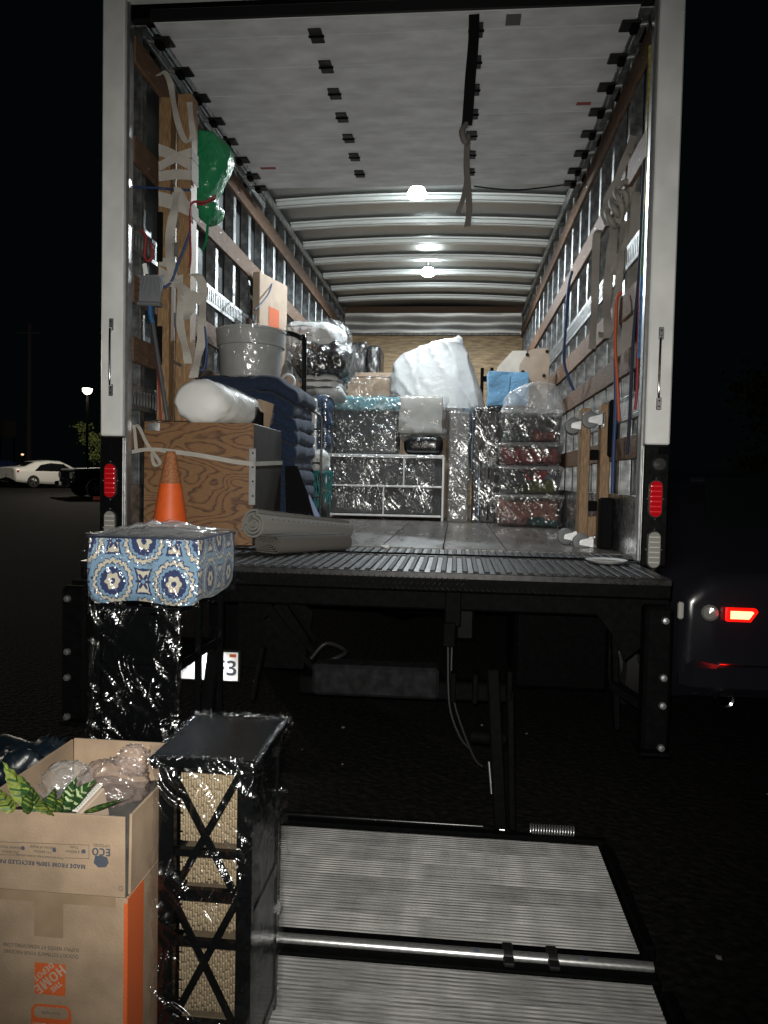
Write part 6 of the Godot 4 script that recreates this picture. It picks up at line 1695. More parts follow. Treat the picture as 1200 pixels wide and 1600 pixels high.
func crumple(c: Vector3, s: Vector3, k: float, sd: float) -> MB:
	return mb().grid(48, 30, func(u: float, w: float):
		var a := u * TAU
		var b := (w - 0.5) * PI
		var d := Vector3(cos(a) * cos(b), sin(b), sin(a) * cos(b))
		var r := 0.80 + k * 0.35 * (pow(1.0 - absf(nse(d, 1.6, sd)), 2.0) - 0.35) + 0.16 * k * absf(nse(d, 4.0, sd + 4.0))
		return c + d * s * r, true, c)
func leaf(parent: Node, a: Vector3, b: Vector3, w: float, base: Material, stripe: Material) -> void:
	var d := b - a
	var side := d.cross(Vector3(0.1, 0.25, 1.0)).normalized()
	var nrm := side.cross(d).normalized()
	var f := func(u: float, v: float):
		var wd := sin(PI * pow(v, 0.75)) * w * 0.5 * (1.0 - 0.25 * v)
		var x := (u - 0.5) * 2.0
		return a + d * v + side * x * wd + nrm * (0.010 * absf(x) * sin(v * PI) + 0.02 * v * v - 0.003 * cos(v * 40.0) * absf(x))
	var lf := part(parent, "leaf", mb().grid(8, 14, f, false, a - nrm * 9.0), base)
	var st := mb()
	for k in 5:
		var v0 := 0.10 + k * 0.16 + 0.03 * sin(k * 2.1 + a.x * 90.0)
		for s in [-1.0, 1.0]:
			var q := []
			for e in [[0.5, v0 - 0.02], [0.5, v0 + 0.015 + 0.03 * absf(sin(k * 3.7 + b.x * 70.0))], [0.5 + s * 0.44, v0 + 0.17], [0.5 + s * 0.42, v0 + 0.12]]:
				q.append(f.call(e[0], minf(e[1], 0.97)) + nrm * 0.0008)
			st.quad(q[0], q[1], q[2], q[3], nrm)
	part(lf, "leaf_stripes", st, stripe)

func build_cabinet() -> void:
	# narrow black cabinet: two crossed frames over woven drawers
	var zf := 1.85
	var x0: float = PZ(247, 1300, zf).x
	var x1: float = PZ(394, 1300, zf).x
	var top := 0.785
	var dep := 0.262
	var cx := (x0 + x1) * 0.5
	var cz := zf - dep * 0.5
	var t := thing("wicker_cabinet", "narrow black cabinet with crossed bars over wicker drawers, wrapped in film", "cabinet", Vector3(cx, PLAT, cz))
	var w := x1 - x0
	var pw := 0.034
	for x in [x0 + pw * 0.5, x1 - pw * 0.5]:
		part(t, "front_post", mb().box(Vector3(x, (PLAT + top - 0.025) * 0.5, zf - 0.011), Vector3(pw, top - 0.025 - PLAT, 0.022), Basis(), 0.002), M.black_wood)
		part(t, "back_post", mb().box(Vector3(x, (PLAT + top - 0.025) * 0.5, zf - dep + 0.011), Vector3(pw, top - 0.025 - PLAT, 0.022), Basis(), 0.002), M.black_wood)
	part(t, "cabinet_top", mb().box(Vector3(cx, top - 0.012, cz + 0.004), Vector3(w + 0.026, 0.024, dep + 0.03), Basis(), 0.004), M.black_wood)
	var ys := []
	for v in [1330.0, 1396.0, 1472.0, 1600.0]:
		ys.append(PZ(320, v + 7.0, zf).y)
	ys.append(PLAT + 0.02)
	var inner := w - 2.0 * pw
	for k in 5:
		var hgt: float = [0.016, 0.026, 0.016, 0.018, 0.03][k]
		part(t, "front_rail", mb().box(Vector3(cx, ys[k], zf - 0.013), Vector3(inner - 0.001, hgt, 0.018), Basis(), 0.002), M.black_wood)
	part(t, "front_rail", mb().box(Vector3(cx, top - 0.033, zf - 0.013), Vector3(inner - 0.001, 0.016, 0.018), Basis(), 0.002), M.black_wood)
	# crossed bars
	var spans := [[top - 0.041, ys[1]], [ys[1], ys[3]], [ys[3], PLAT + 0.03]]
	for s in spans:
		var a: float = s[0]
		var b: float = s[1]
		var m0 := x0 + pw - 0.004
		var m1 := x1 - pw + 0.004
		part(t, "cross_bar", mb().bar(Vector3(m0, a, zf - 0.002), Vector3(m1, b, zf - 0.002), 0.016, 0.008, Vector3(0, 0, 1), 0.002), M.black_wood)
		part(t, "cross_bar", mb().bar(Vector3(m1, a, zf - 0.0075), Vector3(m0, b, zf - 0.0075), 0.016, 0.008, Vector3(0, 0, 1), 0.002), M.black_wood)
	# woven drawer fronts: strands over and under
	var edges := [top - 0.042, ys[0], ys[1], ys[2], ys[3], PLAT + 0.035]
	for k in 5:
		var y1: float = edges[k] - 0.012
		var y0: float = edges[k + 1] + 0.012
		if y1 - y0 < 0.02:
			continue
		var dr := part(t, "drawer", mb().box(Vector3(cx, (y0 + y1) * 0.5, cz - 0.012), Vector3(inner - 0.004, y1 - y0, dep - 0.07), Basis(), 0.004), M.wicker_dark)
		weave(dr, Vector3(x0 + pw + 0.002, y0, zf - 0.036), Vector3(1, 0, 0), inner - 0.004, y1 - y0, Vector3(0, 0, 1), 40 + k)
	# woven sides
	for s in [1.0, -1.0]:
		var sd := part(t, "side_panel", mb().box(Vector3(cx + s * (w * 0.5 - 0.008), (PLAT + top) * 0.5 - 0.01, cz), Vector3(0.008, top - PLAT - 0.09, dep - 0.07)), M.black_wood)
		for y in [PLAT + 0.03, top - 0.035, (PLAT + top) * 0.5]:
			part(t, "side_rail", mb().box(Vector3(cx + s * (w * 0.5 - 0.009), y, cz), Vector3(0.017, 0.03, dep - 0.046), Basis(), 0.002), M.black_wood)
	# film: tight on the front, bunched over the top
	part(t, "stretch_film", rbox(Vector3(cx, (PLAT + top) * 0.5 - 0.006, cz), Vector3(w + 0.012, top - PLAT - 0.02, dep + 0.014), 0.012, 0.006, 0.006, 18.0, 3.0, 1, Basis(), "yY"), M.film)
	part(t, "stretch_film", rbox(Vector3(cx, top - 0.012, cz + 0.004), Vector3(w + 0.036, 0.045, dep + 0.042), 0.010, 0.004, 0.009, 24.0, 5.0, 1, Basis(), "yY"), M.film)
	part(t, "stretch_film", rbox(Vector3(cx, (PLAT + top) * 0.5 - 0.006, cz), Vector3(w + 0.020, top - PLAT - 0.02, dep + 0.022), 0.012, 0.006, 0.010, 14.0, 33.0, 1, Basis(), "yY"), M.film)
	# tails and bunches of film
	var tz0 := zf + 0.022
	var tz1 := zf - dep - 0.014
	for q in [[Vector3(x1 + 0.014, top, tz0), Vector3(x1 + 0.010, top + 0.006, (tz0 + tz1) * 0.5), Vector3(x1 + 0.014, top, tz1)], [Vector3(x0 - 0.012, top, tz1), Vector3(cx, top + 0.006, tz1 + 0.006), Vector3(x1 + 0.012, top, tz1)], [Vector3(x0 - 0.014, top - 0.004, tz0), Vector3(x0 - 0.008, top + 0.004, (tz0 + tz1) * 0.5), Vector3(x0 - 0.012, top, tz1)], [Vector3(x0 - 0.012, top - 0.006, tz0), Vector3(cx - 0.02, top + 0.004, tz0 - 0.004), Vector3(x1 + 0.012, top - 0.004, tz0)]]:
		var pts: Array = q
		pts = smooth_path(pts, 10)
		part(t, "film_bunch", mb().grid(10, 40, func(u: float, w2: float):
			var f := w2 * (pts.size() - 1)
			var i := mini(int(f), pts.size() - 2)
			var p: Vector3 = pts[i].lerp(pts[i + 1], f - i)
			var a := u * TAU
			var r := 0.008 * (0.75 + 1.7 * nse(p * 5.0 + Vector3(cos(a), sin(a), 0) * 1.2, 17.0, 2.0))
			return p + Vector3(cos(a) * r, sin(a) * r * 0.35, sin(a * 2.0) * r), true, pts[10]), M.film)
	var tail := PZ(430, 1418, 1.60)
	part(t, "film_tail", crumple(tail, Vector3(0.016, 0.022, 0.014), 0.8, 6.0), M.film_white)

# woven panel: rows of upright strands that pass over and under
func weave(parent: Node, o: Vector3, ux: Vector3, w: float, h: float, n: Vector3, sd: int) -> void:
	var r := RandomNumberGenerator.new()
	r.seed = sd
	var m := mb()
	var cw := 0.0058
	var ch := 0.021
	var nc := int(w / cw)
	var nr := int(h / ch) + 1
	for i in nc:
		var off := (0.5 if i % 2 else 0.0) * ch + r.randf_range(-0.006, 0.006)
		for j in range(-1, nr + 1):
			var y0 := j * ch + off
			var y1 := y0 + ch * r.randf_range(0.72, 1.0)
			y0 = clampf(y0, 0.0, h)
			y1 = clampf(y1, 0.0, h)
			if y1 - y0 < 0.003:
				continue
			var x := (i + 0.5) * cw + r.randf_range(-0.0004, 0.0004)
			var hw := cw * 0.42
			var z := 0.0042 + r.randf_range(-0.0008, 0.0008)
			var ym := (y0 + y1) * 0.5
			var L0 := o + ux * (x - hw) + Vector3(0, y0, 0)
			var R0 := o + ux * (x + hw) + Vector3(0, y0, 0)
			var L1 := o + ux * (x - hw) + Vector3(0, y1, 0)
			var R1 := o + ux * (x + hw) + Vector3(0, y1, 0)
			var c0 := o + ux * x + Vector3(0, y0 + (ym - y0) * 0.4, 0) + n * z
			var c1 := o + ux * x + Vector3(0, y1 - (y1 - ym) * 0.4, 0) + n * z
			m.tri(L0, R0, c0, n - Vector3(0, 0.7, 0))
			m.tri(L1, R1, c1, n + Vector3(0, 0.7, 0))
			m.quad(L0, c0, c1, L1, n - ux)
			m.quad(R0, c0, c1, R1, n + ux)
	stuff(part(parent, "woven_strands", m, M.wicker))

func build_rack() -> void:
	# black open rack with the patterned ottoman strapped on top
	var zf := 1.0
	var t := thing("black_rack", "tall black open rack wrapped in clear film on the lift platform", "rack", Vector3(-0.6, PLAT, zf - 0.18))
	var x0: float = PZ(146, 1000, zf).x
	var x1: float = PZ(280, 1000, zf).x
	var yt := 0.945
	var dep: float = zf - PX(350, 1000, x1).z
	var zm: float = PX(315, 1000, x1).z
	var xc := (x0 + x1) * 0.5
	for p in [[x0 + 0.011, zf - 0.011], [x1 - 0.011, zf - 0.011], [x1 - 0.011, zm], [x1 - 0.011, zf - dep + 0.011], [x0 + 0.011, zf - dep + 0.011]]:
		part(t, "post", mb().box(Vector3(p[0], (PLAT + yt) * 0.5, p[1]), Vector3(0.022, yt - PLAT, 0.022), Basis(), 0.003), M.black_wood)
	for y in [PLAT + 0.08, 0.30, 0.74, yt - 0.011]:
		part(t, "shelf", mb().box(Vector3(xc, y, zf - dep * 0.5), Vector3(x1 - x0 - 0.046, 0.018, dep - 0.046), Basis(), 0.003), M.black_wood)
		for p in [[Vector3(x0 + 0.023, y, zf - 0.011), Vector3(x1 - 0.023, y, zf - 0.011)], [Vector3(x1 - 0.011, y, zf - 0.023), Vector3(x1 - 0.011, y, zf - dep + 0.023)], [Vector3(x0 + 0.011, y, zf - 0.023), Vector3(x0 + 0.011, y, zf - dep + 0.023)]]:
			part(t, "rail", mb().bar(p[0], p[1], 0.018, 0.022, Vector3.UP, 0.003), M.black_wood)
	part(t, "front_panel", mb().box(Vector3(xc, (PLAT + yt) * 0.5, zf - 0.026), Vector3(x1 - x0 - 0.046, yt - PLAT - 0.06, 0.006)), M.black_wood)
	for k in 2:
		part(t, "stretch_film", rbox(Vector3(xc, (PLAT + yt) * 0.5, zf - dep * 0.5), Vector3(x1 - x0 + 0.02 + k * 0.008, yt - PLAT - 0.01 * k, dep + 0.025 + k * 0.008), 0.015, 0.008, 0.011, 13.0, 11.0 + k * 8.3, 1, Basis(), "yYz" if k == 1 else "yYzX"), M.film)
	# ottoman
	var o0: float = PZ(136, 885, zf + 0.02).x
	var o1: float = PZ(309, 885, zf + 0.02).x
	var oy0 := 0.958
	var oy1: float = PZ(230, 841, zf + 0.02).y
	var od: float = zf + 0.02 - PX(366, 870, o1).z
	var oc := Vector3((o0 + o1) * 0.5, (oy0 + oy1) * 0.5, zf + 0.02 - od * 0.5)
	var ot := thing("patterned_ottoman", "ottoman in blue and cream medallion print wrapped in film atop the black rack", "ottoman", Vector3(oc.x, oy0, oc.z))
	var om := mb()
	# front, sides, back as one band with the print running round; rounded lower edge
	var per := [Vector3(o0, 0, oc.z - od * 0.5), Vector3(o0, 0, zf + 0.02), Vector3(o1, 0, zf + 0.02), Vector3(o1, 0, oc.z - od * 0.5)]
	var lens := [od, o1 - o0, od, o1 - o0]
	var tot := 0.0
	for l in lens:
		tot += l
	om.grid(96, 14, func(u: float, w2: float):
		var d := u * tot
		var k := 0
		while k < 3 and d > lens[k]:
			d -= lens[k]
			k += 1
		var p: Vector3 = per[k].lerp(per[(k + 1) % 4], d / lens[k])
		var drop := 0.0 if w2 < 0.8 else (w2 - 0.8) * 0.16
		var inw := Vector3(oc.x - p.x, 0, oc.z - p.z).normalized() * (drop * drop * 22.0 + 0.006 * (1.0 - sin(w2 * PI)))
		return Vector3(p.x, lerpf(oy1, oy0, w2), p.z) + inw + Vector3(0, -0.006 * sin(u * 31.0) * w2, 0), true, oc)
	for i in om.t.size():
		om.t[i] = Vector2((om.t[i].x * tot - od) / (o1 - o0) * 0.60 + 0.06, om.t[i].y * 0.74 + 0.04)
	part(ot, "cover", om, M.damask)
	part(ot, "seat", mb().grid(20, 16, func(u: float, w2: float): return Vector3(lerpf(o0, o1, u), oy1 - 0.002 + 0.022 * sin(u * PI) * sin(w2 * PI), lerpf(zf + 0.02, oc.z - od * 0.5, w2)), false, Vector3(oc.x, -9, oc.z)), mat("seat_grey", lin(0.16, 0.17, 0.19), 0.8, 0.0, {"tex": TX.patch, "scale": Vector3(9, 9, 9)}))
	part(ot, "piping", mb().tube([per[0] + Vector3(0, oy1, 0), per[1] + Vector3(0, oy1, 0), per[2] + Vector3(0, oy1, 0), per[3] + Vector3(0, oy1, 0)], 0.0035, 6), mat("piping_navy", lin(0.02, 0.03, 0.06), 0.8))
	part(ot, "base", mb().box(Vector3(oc.x, oy0 + 0.02, oc.z), Vector3(o1 - o0 - 0.06, 0.03, od - 0.06)), M.black_webbing)
	part(ot, "stretch_film", rbox(oc + Vector3(0.002, -0.003, 0), Vector3(o1 - o0 + 0.018, oy1 - oy0 + 0.012, od + 0.02), 0.012, 0.006, 0.009, 15.0, 21.0, 1, Basis(), "yY"), M.film)
	part(ot, "stretch_film", rbox(oc + Vector3(0.002, -0.003, 0), Vector3(o1 - o0 + 0.026, oy1 - oy0 + 0.016, od + 0.028), 0.012, 0.006, 0.010, 12.0, 63.0, 1, Basis(), "yYz"), M.film)
	part(ot, "stretch_film", mb().grid(90, 70, func(u: float, w2: float):
		var p := Vector3(lerpf(o0 - 0.006, o1 + 0.006, u), oy1 + 0.008 + 0.022 * sin(u * PI) * sin(pow(w2, 0.8) * PI), lerpf(zf + 0.026, oc.z - od * 0.5, w2))
		var e := Vector3(p.x + p.z * 0.8, 0, (p.z - p.x * 0.8) * 0.25)
		var k := pow(1.0 - absf(nse(e, 16.0, 4.0)), 4.0) * 0.014 + 0.010 * nse(p, 14.0, 6.0)
		return p + Vector3(0, k * sin(u * PI) * sin(w2 * PI) + k * 0.25, 0), false, Vector3(oc.x, -9, oc.z)), M.film_white)
	# bunched film where the wrap crosses ottoman and rack
	for q in [[[226, 850], [236, 885], [248, 930], [272, 975]], [[138, 928], [148, 938], [160, 936]]]:
		var pts := []
		for e in q:
			pts.append(PZ(e[0], e[1], zf + 0.035))
		pts = smooth_path(pts, 10)
		part(ot, "film_bunch", mb().grid(10, 50, func(u: float, w2: float):
			var f2 := w2 * (pts.size() - 1)
			var i := mini(int(f2), pts.size() - 2)
			var p: Vector3 = pts[i].lerp(pts[i + 1], f2 - i)
			var a := u * TAU
			var r := 0.009 * (1.0 + 1.3 * nse(p * 5.0 + Vector3(cos(a), sin(a), 0) * 0.9, 14.0, 2.0))
			return p + Vector3(cos(a) * r, sin(a) * r * 0.4, sin(a) * r * 0.35), true, pts[10]), M.film)

# ---------------------------------------------------------------- the car park
func ground_y(x: float, z: float) -> float:
	# the lot climbs gently away from the truck
	var d := Vector2(x, z - 2.0).length()
	return 0.62 * smoothstep(7.0, 44.0, d)
func build_ground() -> void:
	org = Vector3.ZERO
	var m := mb()
	var g := func(u: float, w: float):
		var a := u * TAU
		var r := 300.0 * pow(w, 2.2)
		var x := cos(a) * r
		var z := sin(a) * r + 2.0
		return Vector3(x, ground_y(x, z), z)
	m.grid(96, 60, g, true, Vector3(0, -900, 0))
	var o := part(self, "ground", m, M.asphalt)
	o.set_meta("kind", "structure")
	rng.seed = 8
	for k in 12:
		var x := rng.randf_range(0.95, 2.3)
		var z := rng.randf_range(-0.2, 2.2)
		if k > 6:
			x = rng.randf_range(-0.4, 0.9)
			z = rng.randf_range(-0.9, 0.4)
		single("pebble", "small pebble lying on the dark asphalt around the lift platform", "pebble", Vector3(x, 0, z), rbox(Vector3(x, 0.004, z), Vector3(0.014, 0.008, 0.012) * rng.randf_range(0.6, 1.3), 0.003, 0.004, 0.003, 60.0, k), mat("pebble", lin(0.08, 0.077, 0.072), 0.8), "pebbles on the asphalt")

# a street lamp: square pole, bent arm, glowing globe head
func street_lamp(base: Vector3, h: float, label: String, energy: float, lit := true) -> void:
	var t := thing("street_lamp", label, "street lamp", base, "car park lamps")
	part(t, "pole", mb().tube([base, base + Vector3(0, 0.7, 0), base + Vector3(0, h - 0.25, 0)], [0.09, 0.07, 0.055], 12), M.black_steel)
	part(t, "footing", mb().lathe([Vector2(0.22, 0), Vector2(0.22, 0.35), Vector2(0.1, 0.38)], 16, base), mat("concrete", lin(0.2, 0.19, 0.18), 0.9))
	var hd := part(t, "lamp_head", mb().lathe([Vector2(0.0, -0.29), Vector2(0.06, -0.29), Vector2(0.07, -0.25), Vector2(0.0, -0.24)], 16, base + Vector3(0, h, 0)), M.black_steel)
	var c := base + Vector3(0, h - 0.02, 0)
	if lit:
		part(hd, "lamp_globe", mb().lathe([Vector2(0.0, -0.22), Vector2(0.10, -0.20), Vector2(0.19, -0.11), Vector2(0.23, 0.02), Vector2(0.22, 0.07), Vector2(0.0, 0.10)], 24, c), mat("globe_glow", Color(1, 1, 1), 0.4, 0.0, {"emit": Color(1.0, 0.95, 0.80), "power": 9.0}))
		var l := OmniLight3D.new()
		l.name = "lamp_light"
		l.light_color = Color(1.0, 0.955, 0.88)
		l.light_energy = energy
		l.light_size = 0.2
		l.omni_range = 60.0
		l.omni_attenuation = 2.0
		l.shadow_enabled = true
		t.add_child(l, true)
		l.position = c + Vector3(0, -0.05, 0) - base

# car body from side outline stations; local axes: x along the car (front +), z across
func car_body(st: Array, wd: float) -> MB:
	# st rows: x, lower y, sill half width, belt y, belt half width, top y, top half width
	var m := mb()
	# close both ends
	st = [[st[0][0] - 0.005, st[0][1] + 0.12, 0.02, st[0][3] - 0.03, 0.02, st[0][5] - 0.05, 0.01]] + st + [[st[st.size() - 1][0] + 0.005, st[st.size() - 1][1] + 0.08, 0.02, st[st.size() - 1][3] - 0.03, 0.02, st[st.size() - 1][5] - 0.05, 0.01]]
	var n := st.size()
	var row := func(i: int) -> Array:
		var s: Array = st[i]
		return [Vector2(s[2] * 0.92, s[1]), Vector2(s[2], s[1] + 0.12), Vector2(s[4], (s[1] + s[3]) * 0.5 + 0.05), Vector2(s[4] * 0.985, s[3]), Vector2(lerpf(s[4], s[6], 0.85), lerpf(s[3], s[5], 0.85)), Vector2(s[6] * 0.8, s[5]), Vector2(0.0, s[5] + 0.012)]
	m.grid((n - 1) * 4, 24, func(u: float, w: float):
		var f := u * (n - 1)
		var i := mini(int(f), n - 2)
		var k := f - i
		var a: Array = row.call(i)
		var b: Array = row.call(i + 1)
		var g := absf(w * 2.0 - 1.0)
		var sgn := -1.0 if w < 0.5 else 1.0
		var h := (1.0 - g) * 6.0
		var j := mini(int(h), 5)
		var e := h - j
		var pa: Vector2 = a[j].lerp(a[j + 1], e)
		var pb: Vector2 = b[j].lerp(b[j + 1], e)
		var p := pa.lerp(pb, k)
		return Vector3(lerpf(st[i][0], st[i + 1][0], k), p.y, sgn * p.x * wd), false, Vector3(0, 0.6, 0))
	return m
func add_wheels(t: Node3D, xs: Array, tr: float, r: float) -> void:
	for x in xs:
		for s in [-1.0, 1.0]:
			var c := Vector3(x, r, s * tr)
			var w := part(t, "wheel", mb().lathe([Vector2(r * 0.6, -0.11), Vector2(r * 0.94, -0.11), Vector2(r, -0.07), Vector2(r, 0.07), Vector2(r * 0.94, 0.11), Vector2(r * 0.6, 0.11), Vector2(r * 0.6, 0.06), Vector2(0, 0.06)], 24, c, Basis(Vector3(1, 0, 0), s * PI / 2)), M.tyre)
			for k in 5:
				var a := k * TAU / 5.0
				part(w, "spoke", mb().bar(c + Vector3(0, 0, s * 0.10), c + Vector3(cos(a) * r * 0.62, sin(a) * r * 0.62, s * 0.10), 0.05, 0.02, Vector3(0, 0, 1)), M.zinc)
func build_cars() -> void:
	# white saloon, seen from its rear quarter
	var t := thing("white_saloon", "white saloon car parked under the lit street lamp", "car", Vector3.ZERO)
	org = Vector3.ZERO
	var st := [[-2.36, 0.42, 0.70, 0.86, 0.72, 1.00, 0.62], [-2.28, 0.32, 0.84, 0.92, 0.84, 1.05, 0.70], [-1.75, 0.26, 0.90, 0.92, 0.90, 1.10, 0.70], [-1.05, 0.22, 0.92, 0.92, 0.92, 1.38, 0.62], [-0.35, 0.20, 0.92, 0.92, 0.92, 1.46, 0.60], [0.35, 0.20, 0.92, 0.92, 0.92, 1.44, 0.60], [0.75, 0.20, 0.92, 0.90, 0.92, 1.28, 0.64], [1.25, 0.22, 0.92, 0.86, 0.90, 0.99, 0.74], [1.9, 0.26, 0.90, 0.76, 0.86, 0.86, 0.70], [2.3, 0.32, 0.76, 0.64, 0.76, 0.72, 0.60], [2.4, 0.40, 0.60, 0.56, 0.62, 0.62, 0.5]]
	part(t, "body", car_body(st, 1.0), M.car_white)
	for s in [-1.0, 1.0]:
		part(t, "side_window", mb().slab(PackedVector2Array([Vector2(-1.35, 0.95), Vector2(0.95, 0.95), Vector2(0.38, 1.36), Vector2(-0.35, 1.40), Vector2(-0.95, 1.28)]), Vector3(0, 0, 0), Basis(Vector3(1, 0, 0), Vector3(0, 1, -s * 0.42).normalized(), Vector3(0, 0, 1)), 0.01), M.car_glass, Vector3(0, 0.02, s * 1.30 * 1.0 - s * 0.0))
		part(t, "tail_light", mb().box(Vector3(-2.24, 0.84, s * 0.68), Vector3(0.16, 0.15, 0.36), Basis(Vector3(0, 1, 0), s * 0.35), 0.03), mat("tail_red", lin(0.30, 0.012, 0.015), 0.25, 0.0, {"coat": 0.6}))
		part(t, "door_mirror", mb().box(Vector3(0.75, 0.99, s * 1.0), Vector3(0.12, 0.12, 0.16), Basis(), 0.03), M.car_white)
	part(t, "rear_window", mb().slab(PackedVector2Array([Vector2(-0.58, 0), Vector2(0.58, 0), Vector2(0.48, 0.62), Vector2(-0.48, 0.62)]), Vector3(-1.72, 1.115, 0), Basis(Vector3(0, 0, 1), Vector3(0.92, 0.39, 0).normalized(), Vector3(-0.39, 0.92, 0).normalized()), 0.01), M.car_glass)
	part(t, "number_plate", mb().box(Vector3(-2.375, 0.80, 0), Vector3(0.01, 0.14, 0.32), Basis(), 0.003), M.frame_white)
	part(t, "bumper_trim", mb().box(Vector3(-2.33, 0.40, 0), Vector3(0.06, 0.10, 1.1), Basis(), 0.02), M.black_plastic)
	add_wheels(t, [-1.42, 1.38], 0.845, 0.33)
	place_car(t, Vector3(-21.6, 0, -35.6), deg_to_rad(62.0))
	# pickup, front towards the camera
	var p := thing("black_pickup", "black pickup with chrome bumper and grille beside the white saloon", "car", Vector3.ZERO)
	org = Vector3.ZERO
	var sp := [[-2.7, 0.55, 0.92, 1.02, 0.94, 1.06, 0.8], [-0.9, 0.50, 0.94, 1.06, 0.95, 1.10, 0.8], [-0.75, 0.50, 0.94, 1.08, 0.95, 1.72, 0.66], [0.15, 0.50, 0.94, 1.08, 0.95, 1.76, 0.66], [0.55, 0.50, 0.94, 1.08, 0.95, 1.60, 0.70], [1.0, 0.50, 0.94, 1.08, 0.94, 1.20, 0.80], [2.3, 0.50, 0.92, 1.02, 0.92, 1.10, 0.80], [2.55, 0.55, 0.88, 0.98, 0.88, 1.04, 0.8]]
	part(p, "body", car_body(sp, 1.0), M.car_black)
	part(p, "bonnet", mb().box(Vector3(1.65, 1.145, 0), Vector3(1.75, 0.05, 1.56), Basis(Vector3(0, 0, 1), -0.06), 0.02), M.car_white)
	part(p, "grille", mb().box(Vector3(2.57, 0.86, 0), Vector3(0.05, 0.26, 1.1), Basis(), 0.02), M.chrome)
	for y in [0.80, 0.88]:
		part(p, "grille_bar", mb().box(Vector3(2.60, y, 0), Vector3(0.02, 0.02, 1.0)), M.black_plastic)
	part(p, "front_bumper", mb().box(Vector3(2.66, 0.52, 0), Vector3(0.16, 0.22, 1.78), Basis(), 0.04), M.chrome)
	part(p, "number_plate", mb().box(Vector3(2.75, 0.54, 0.1), Vector3(0.01, 0.14, 0.30)), M.frame_white)
	for s in [-1.0, 1.0]:
		part(p, "headlight", mb().box(Vector3(2.57, 0.88, s * 0.72), Vector3(0.06, 0.22, 0.30), Basis(), 0.03), M.lens_clear)
	part(p, "windscreen", mb().slab(PackedVector2Array([Vector2(-0.72, 0), Vector2(0.72, 0), Vector2(0.6, 0.56), Vector2(-0.6, 0.56)]), Vector3(1.06, 1.19, 0), Basis(Vector3(0, 0, 1), Vector3(-0.72, 0.69, 0).normalized(), Vector3(0.69, 0.72, 0).normalized()), 0.01), M.car_glass)
	add_wheels(p, [-1.75, 1.7], 0.875, 0.38)
	place_car(p, Vector3(-13.2, 0, -27.0), deg_to_rad(-135.0))
	# dark blue car
	var b := thing("blue_hatchback", "dark blue car parked on the other side of the white saloon", "car", Vector3.ZERO)
	org = Vector3.ZERO
	part(b, "body", car_body(st, 1.0), M.car_blue)
	part(b, "rear_window", mb().slab(PackedVector2Array([Vector2(-0.58, 0), Vector2(0.58, 0), Vector2(0.48, 0.62), Vector2(-0.48, 0.62)]), Vector3(-1.72, 1.115, 0), Basis(Vector3(0, 0, 1), Vector3(0.92, 0.39, 0).normalized(), Vector3(-0.39, 0.92, 0).normalized()), 0.01), M.car_glass)
	for s in [-1.0, 1.0]:
		part(b, "tail_light", mb().box(Vector3(-2.20, 0.88, s * 0.66), Vector3(0.16, 0.13, 0.36), Basis(Vector3(0, 1, 0), s * 0.35), 0.03), M.tail_red)
	add_wheels(b, [-1.42, 1.38], 0.845, 0.33)
	place_car(b, Vector3(-24.9, 0, -36.4), deg_to_rad(64.0))
	# dark car right beside the truck, tail towards the camera
	var v := thing("dark_estate_car", "black car parked close beside the truck with a lit red tail light", "car", Vector3.ZERO)
	org = Vector3.ZERO
	var sv := [[-2.30, 0.40, 0.60, 0.66, 0.66, 0.72, 0.55], [-2.27, 0.30, 0.82, 0.80, 0.82, 0.92, 0.68], [-2.10, 0.24, 0.90, 0.92, 0.90, 1.02, 0.72], [-1.65, 0.22, 0.93, 0.96, 0.93, 1.26, 0.66], [-1.15, 0.20, 0.94, 0.96, 0.94, 1.46, 0.62], [0.2, 0.20, 0.94, 0.96, 0.94, 1.52, 0.62], [0.8, 0.20, 0.94, 0.94, 0.94, 1.36, 0.66], [1.35, 0.22, 0.92, 0.92, 0.92, 1.05, 0.74], [2.1, 0.28, 0.90, 0.82, 0.88, 0.90, 0.70], [2.4, 0.40, 0.66, 0.62, 0.68, 0.70, 0.5]]
	part(v, "body", car_body(sv, 1.0), M.car_black)
	part(v, "rear_window", mb().slab(PackedVector2Array([Vector2(-0.60, 0), Vector2(0.60, 0), Vector2(0.5, 0.46), Vector2(-0.5, 0.46)]), Vector3(-1.86, 1.145, 0), Basis(Vector3(0, 0, 1), Vector3(0.78, 0.62, 0).normalized(), Vector3(-0.62, 0.78, 0).normalized()), 0.012), M.car_glass)
	part(v, "boot_spoiler", mb().box(Vector3(-1.38, 1.43, 0), Vector3(0.18, 0.03, 1.15), Basis(Vector3(0, 0, 1), 0.1), 0.012), M.car_black)
	part(v, "rear_bumper", mb().box(Vector3(-2.24, 0.40, 0), Vector3(0.14, 0.22, 1.66), Basis(), 0.06), M.car_black)
	part(v, "bumper_trim", mb().box(Vector3(-2.312, 0.47, 0), Vector3(0.012, 0.012, 1.3), Basis(), 0.004), M.chrome)
	for s in [-1.0, 1.0]:
		var tl := part(v, "tail_light", mb().box(Vector3(-2.19, 0.735, s * 0.70), Vector3(0.10, 0.10, 0.34), Basis(Vector3(0, 1, 0), s * 0.45), 0.02), M.lens_dark)
		part(tl, "clear_lens", mb().lathe([Vector2(0.0, 0.02), Vector2(0.03, 0.015), Vector2(0.042, 0.0)], 20, Vector3(-2.30, 0.735, s * 0.70), Basis(Vector3(0, 0, 1), PI / 2) * Basis(Vector3(1, 0, 0), s * 0.4)), M.lens_clear)
		part(tl, "clear_lens", mb().box(Vector3(-2.24, 0.735, s * 0.825), Vector3(0.05, 0.09, 0.03), Basis(Vector3(0, 1, 0), s * 0.5), 0.008), M.lens_row_clear)
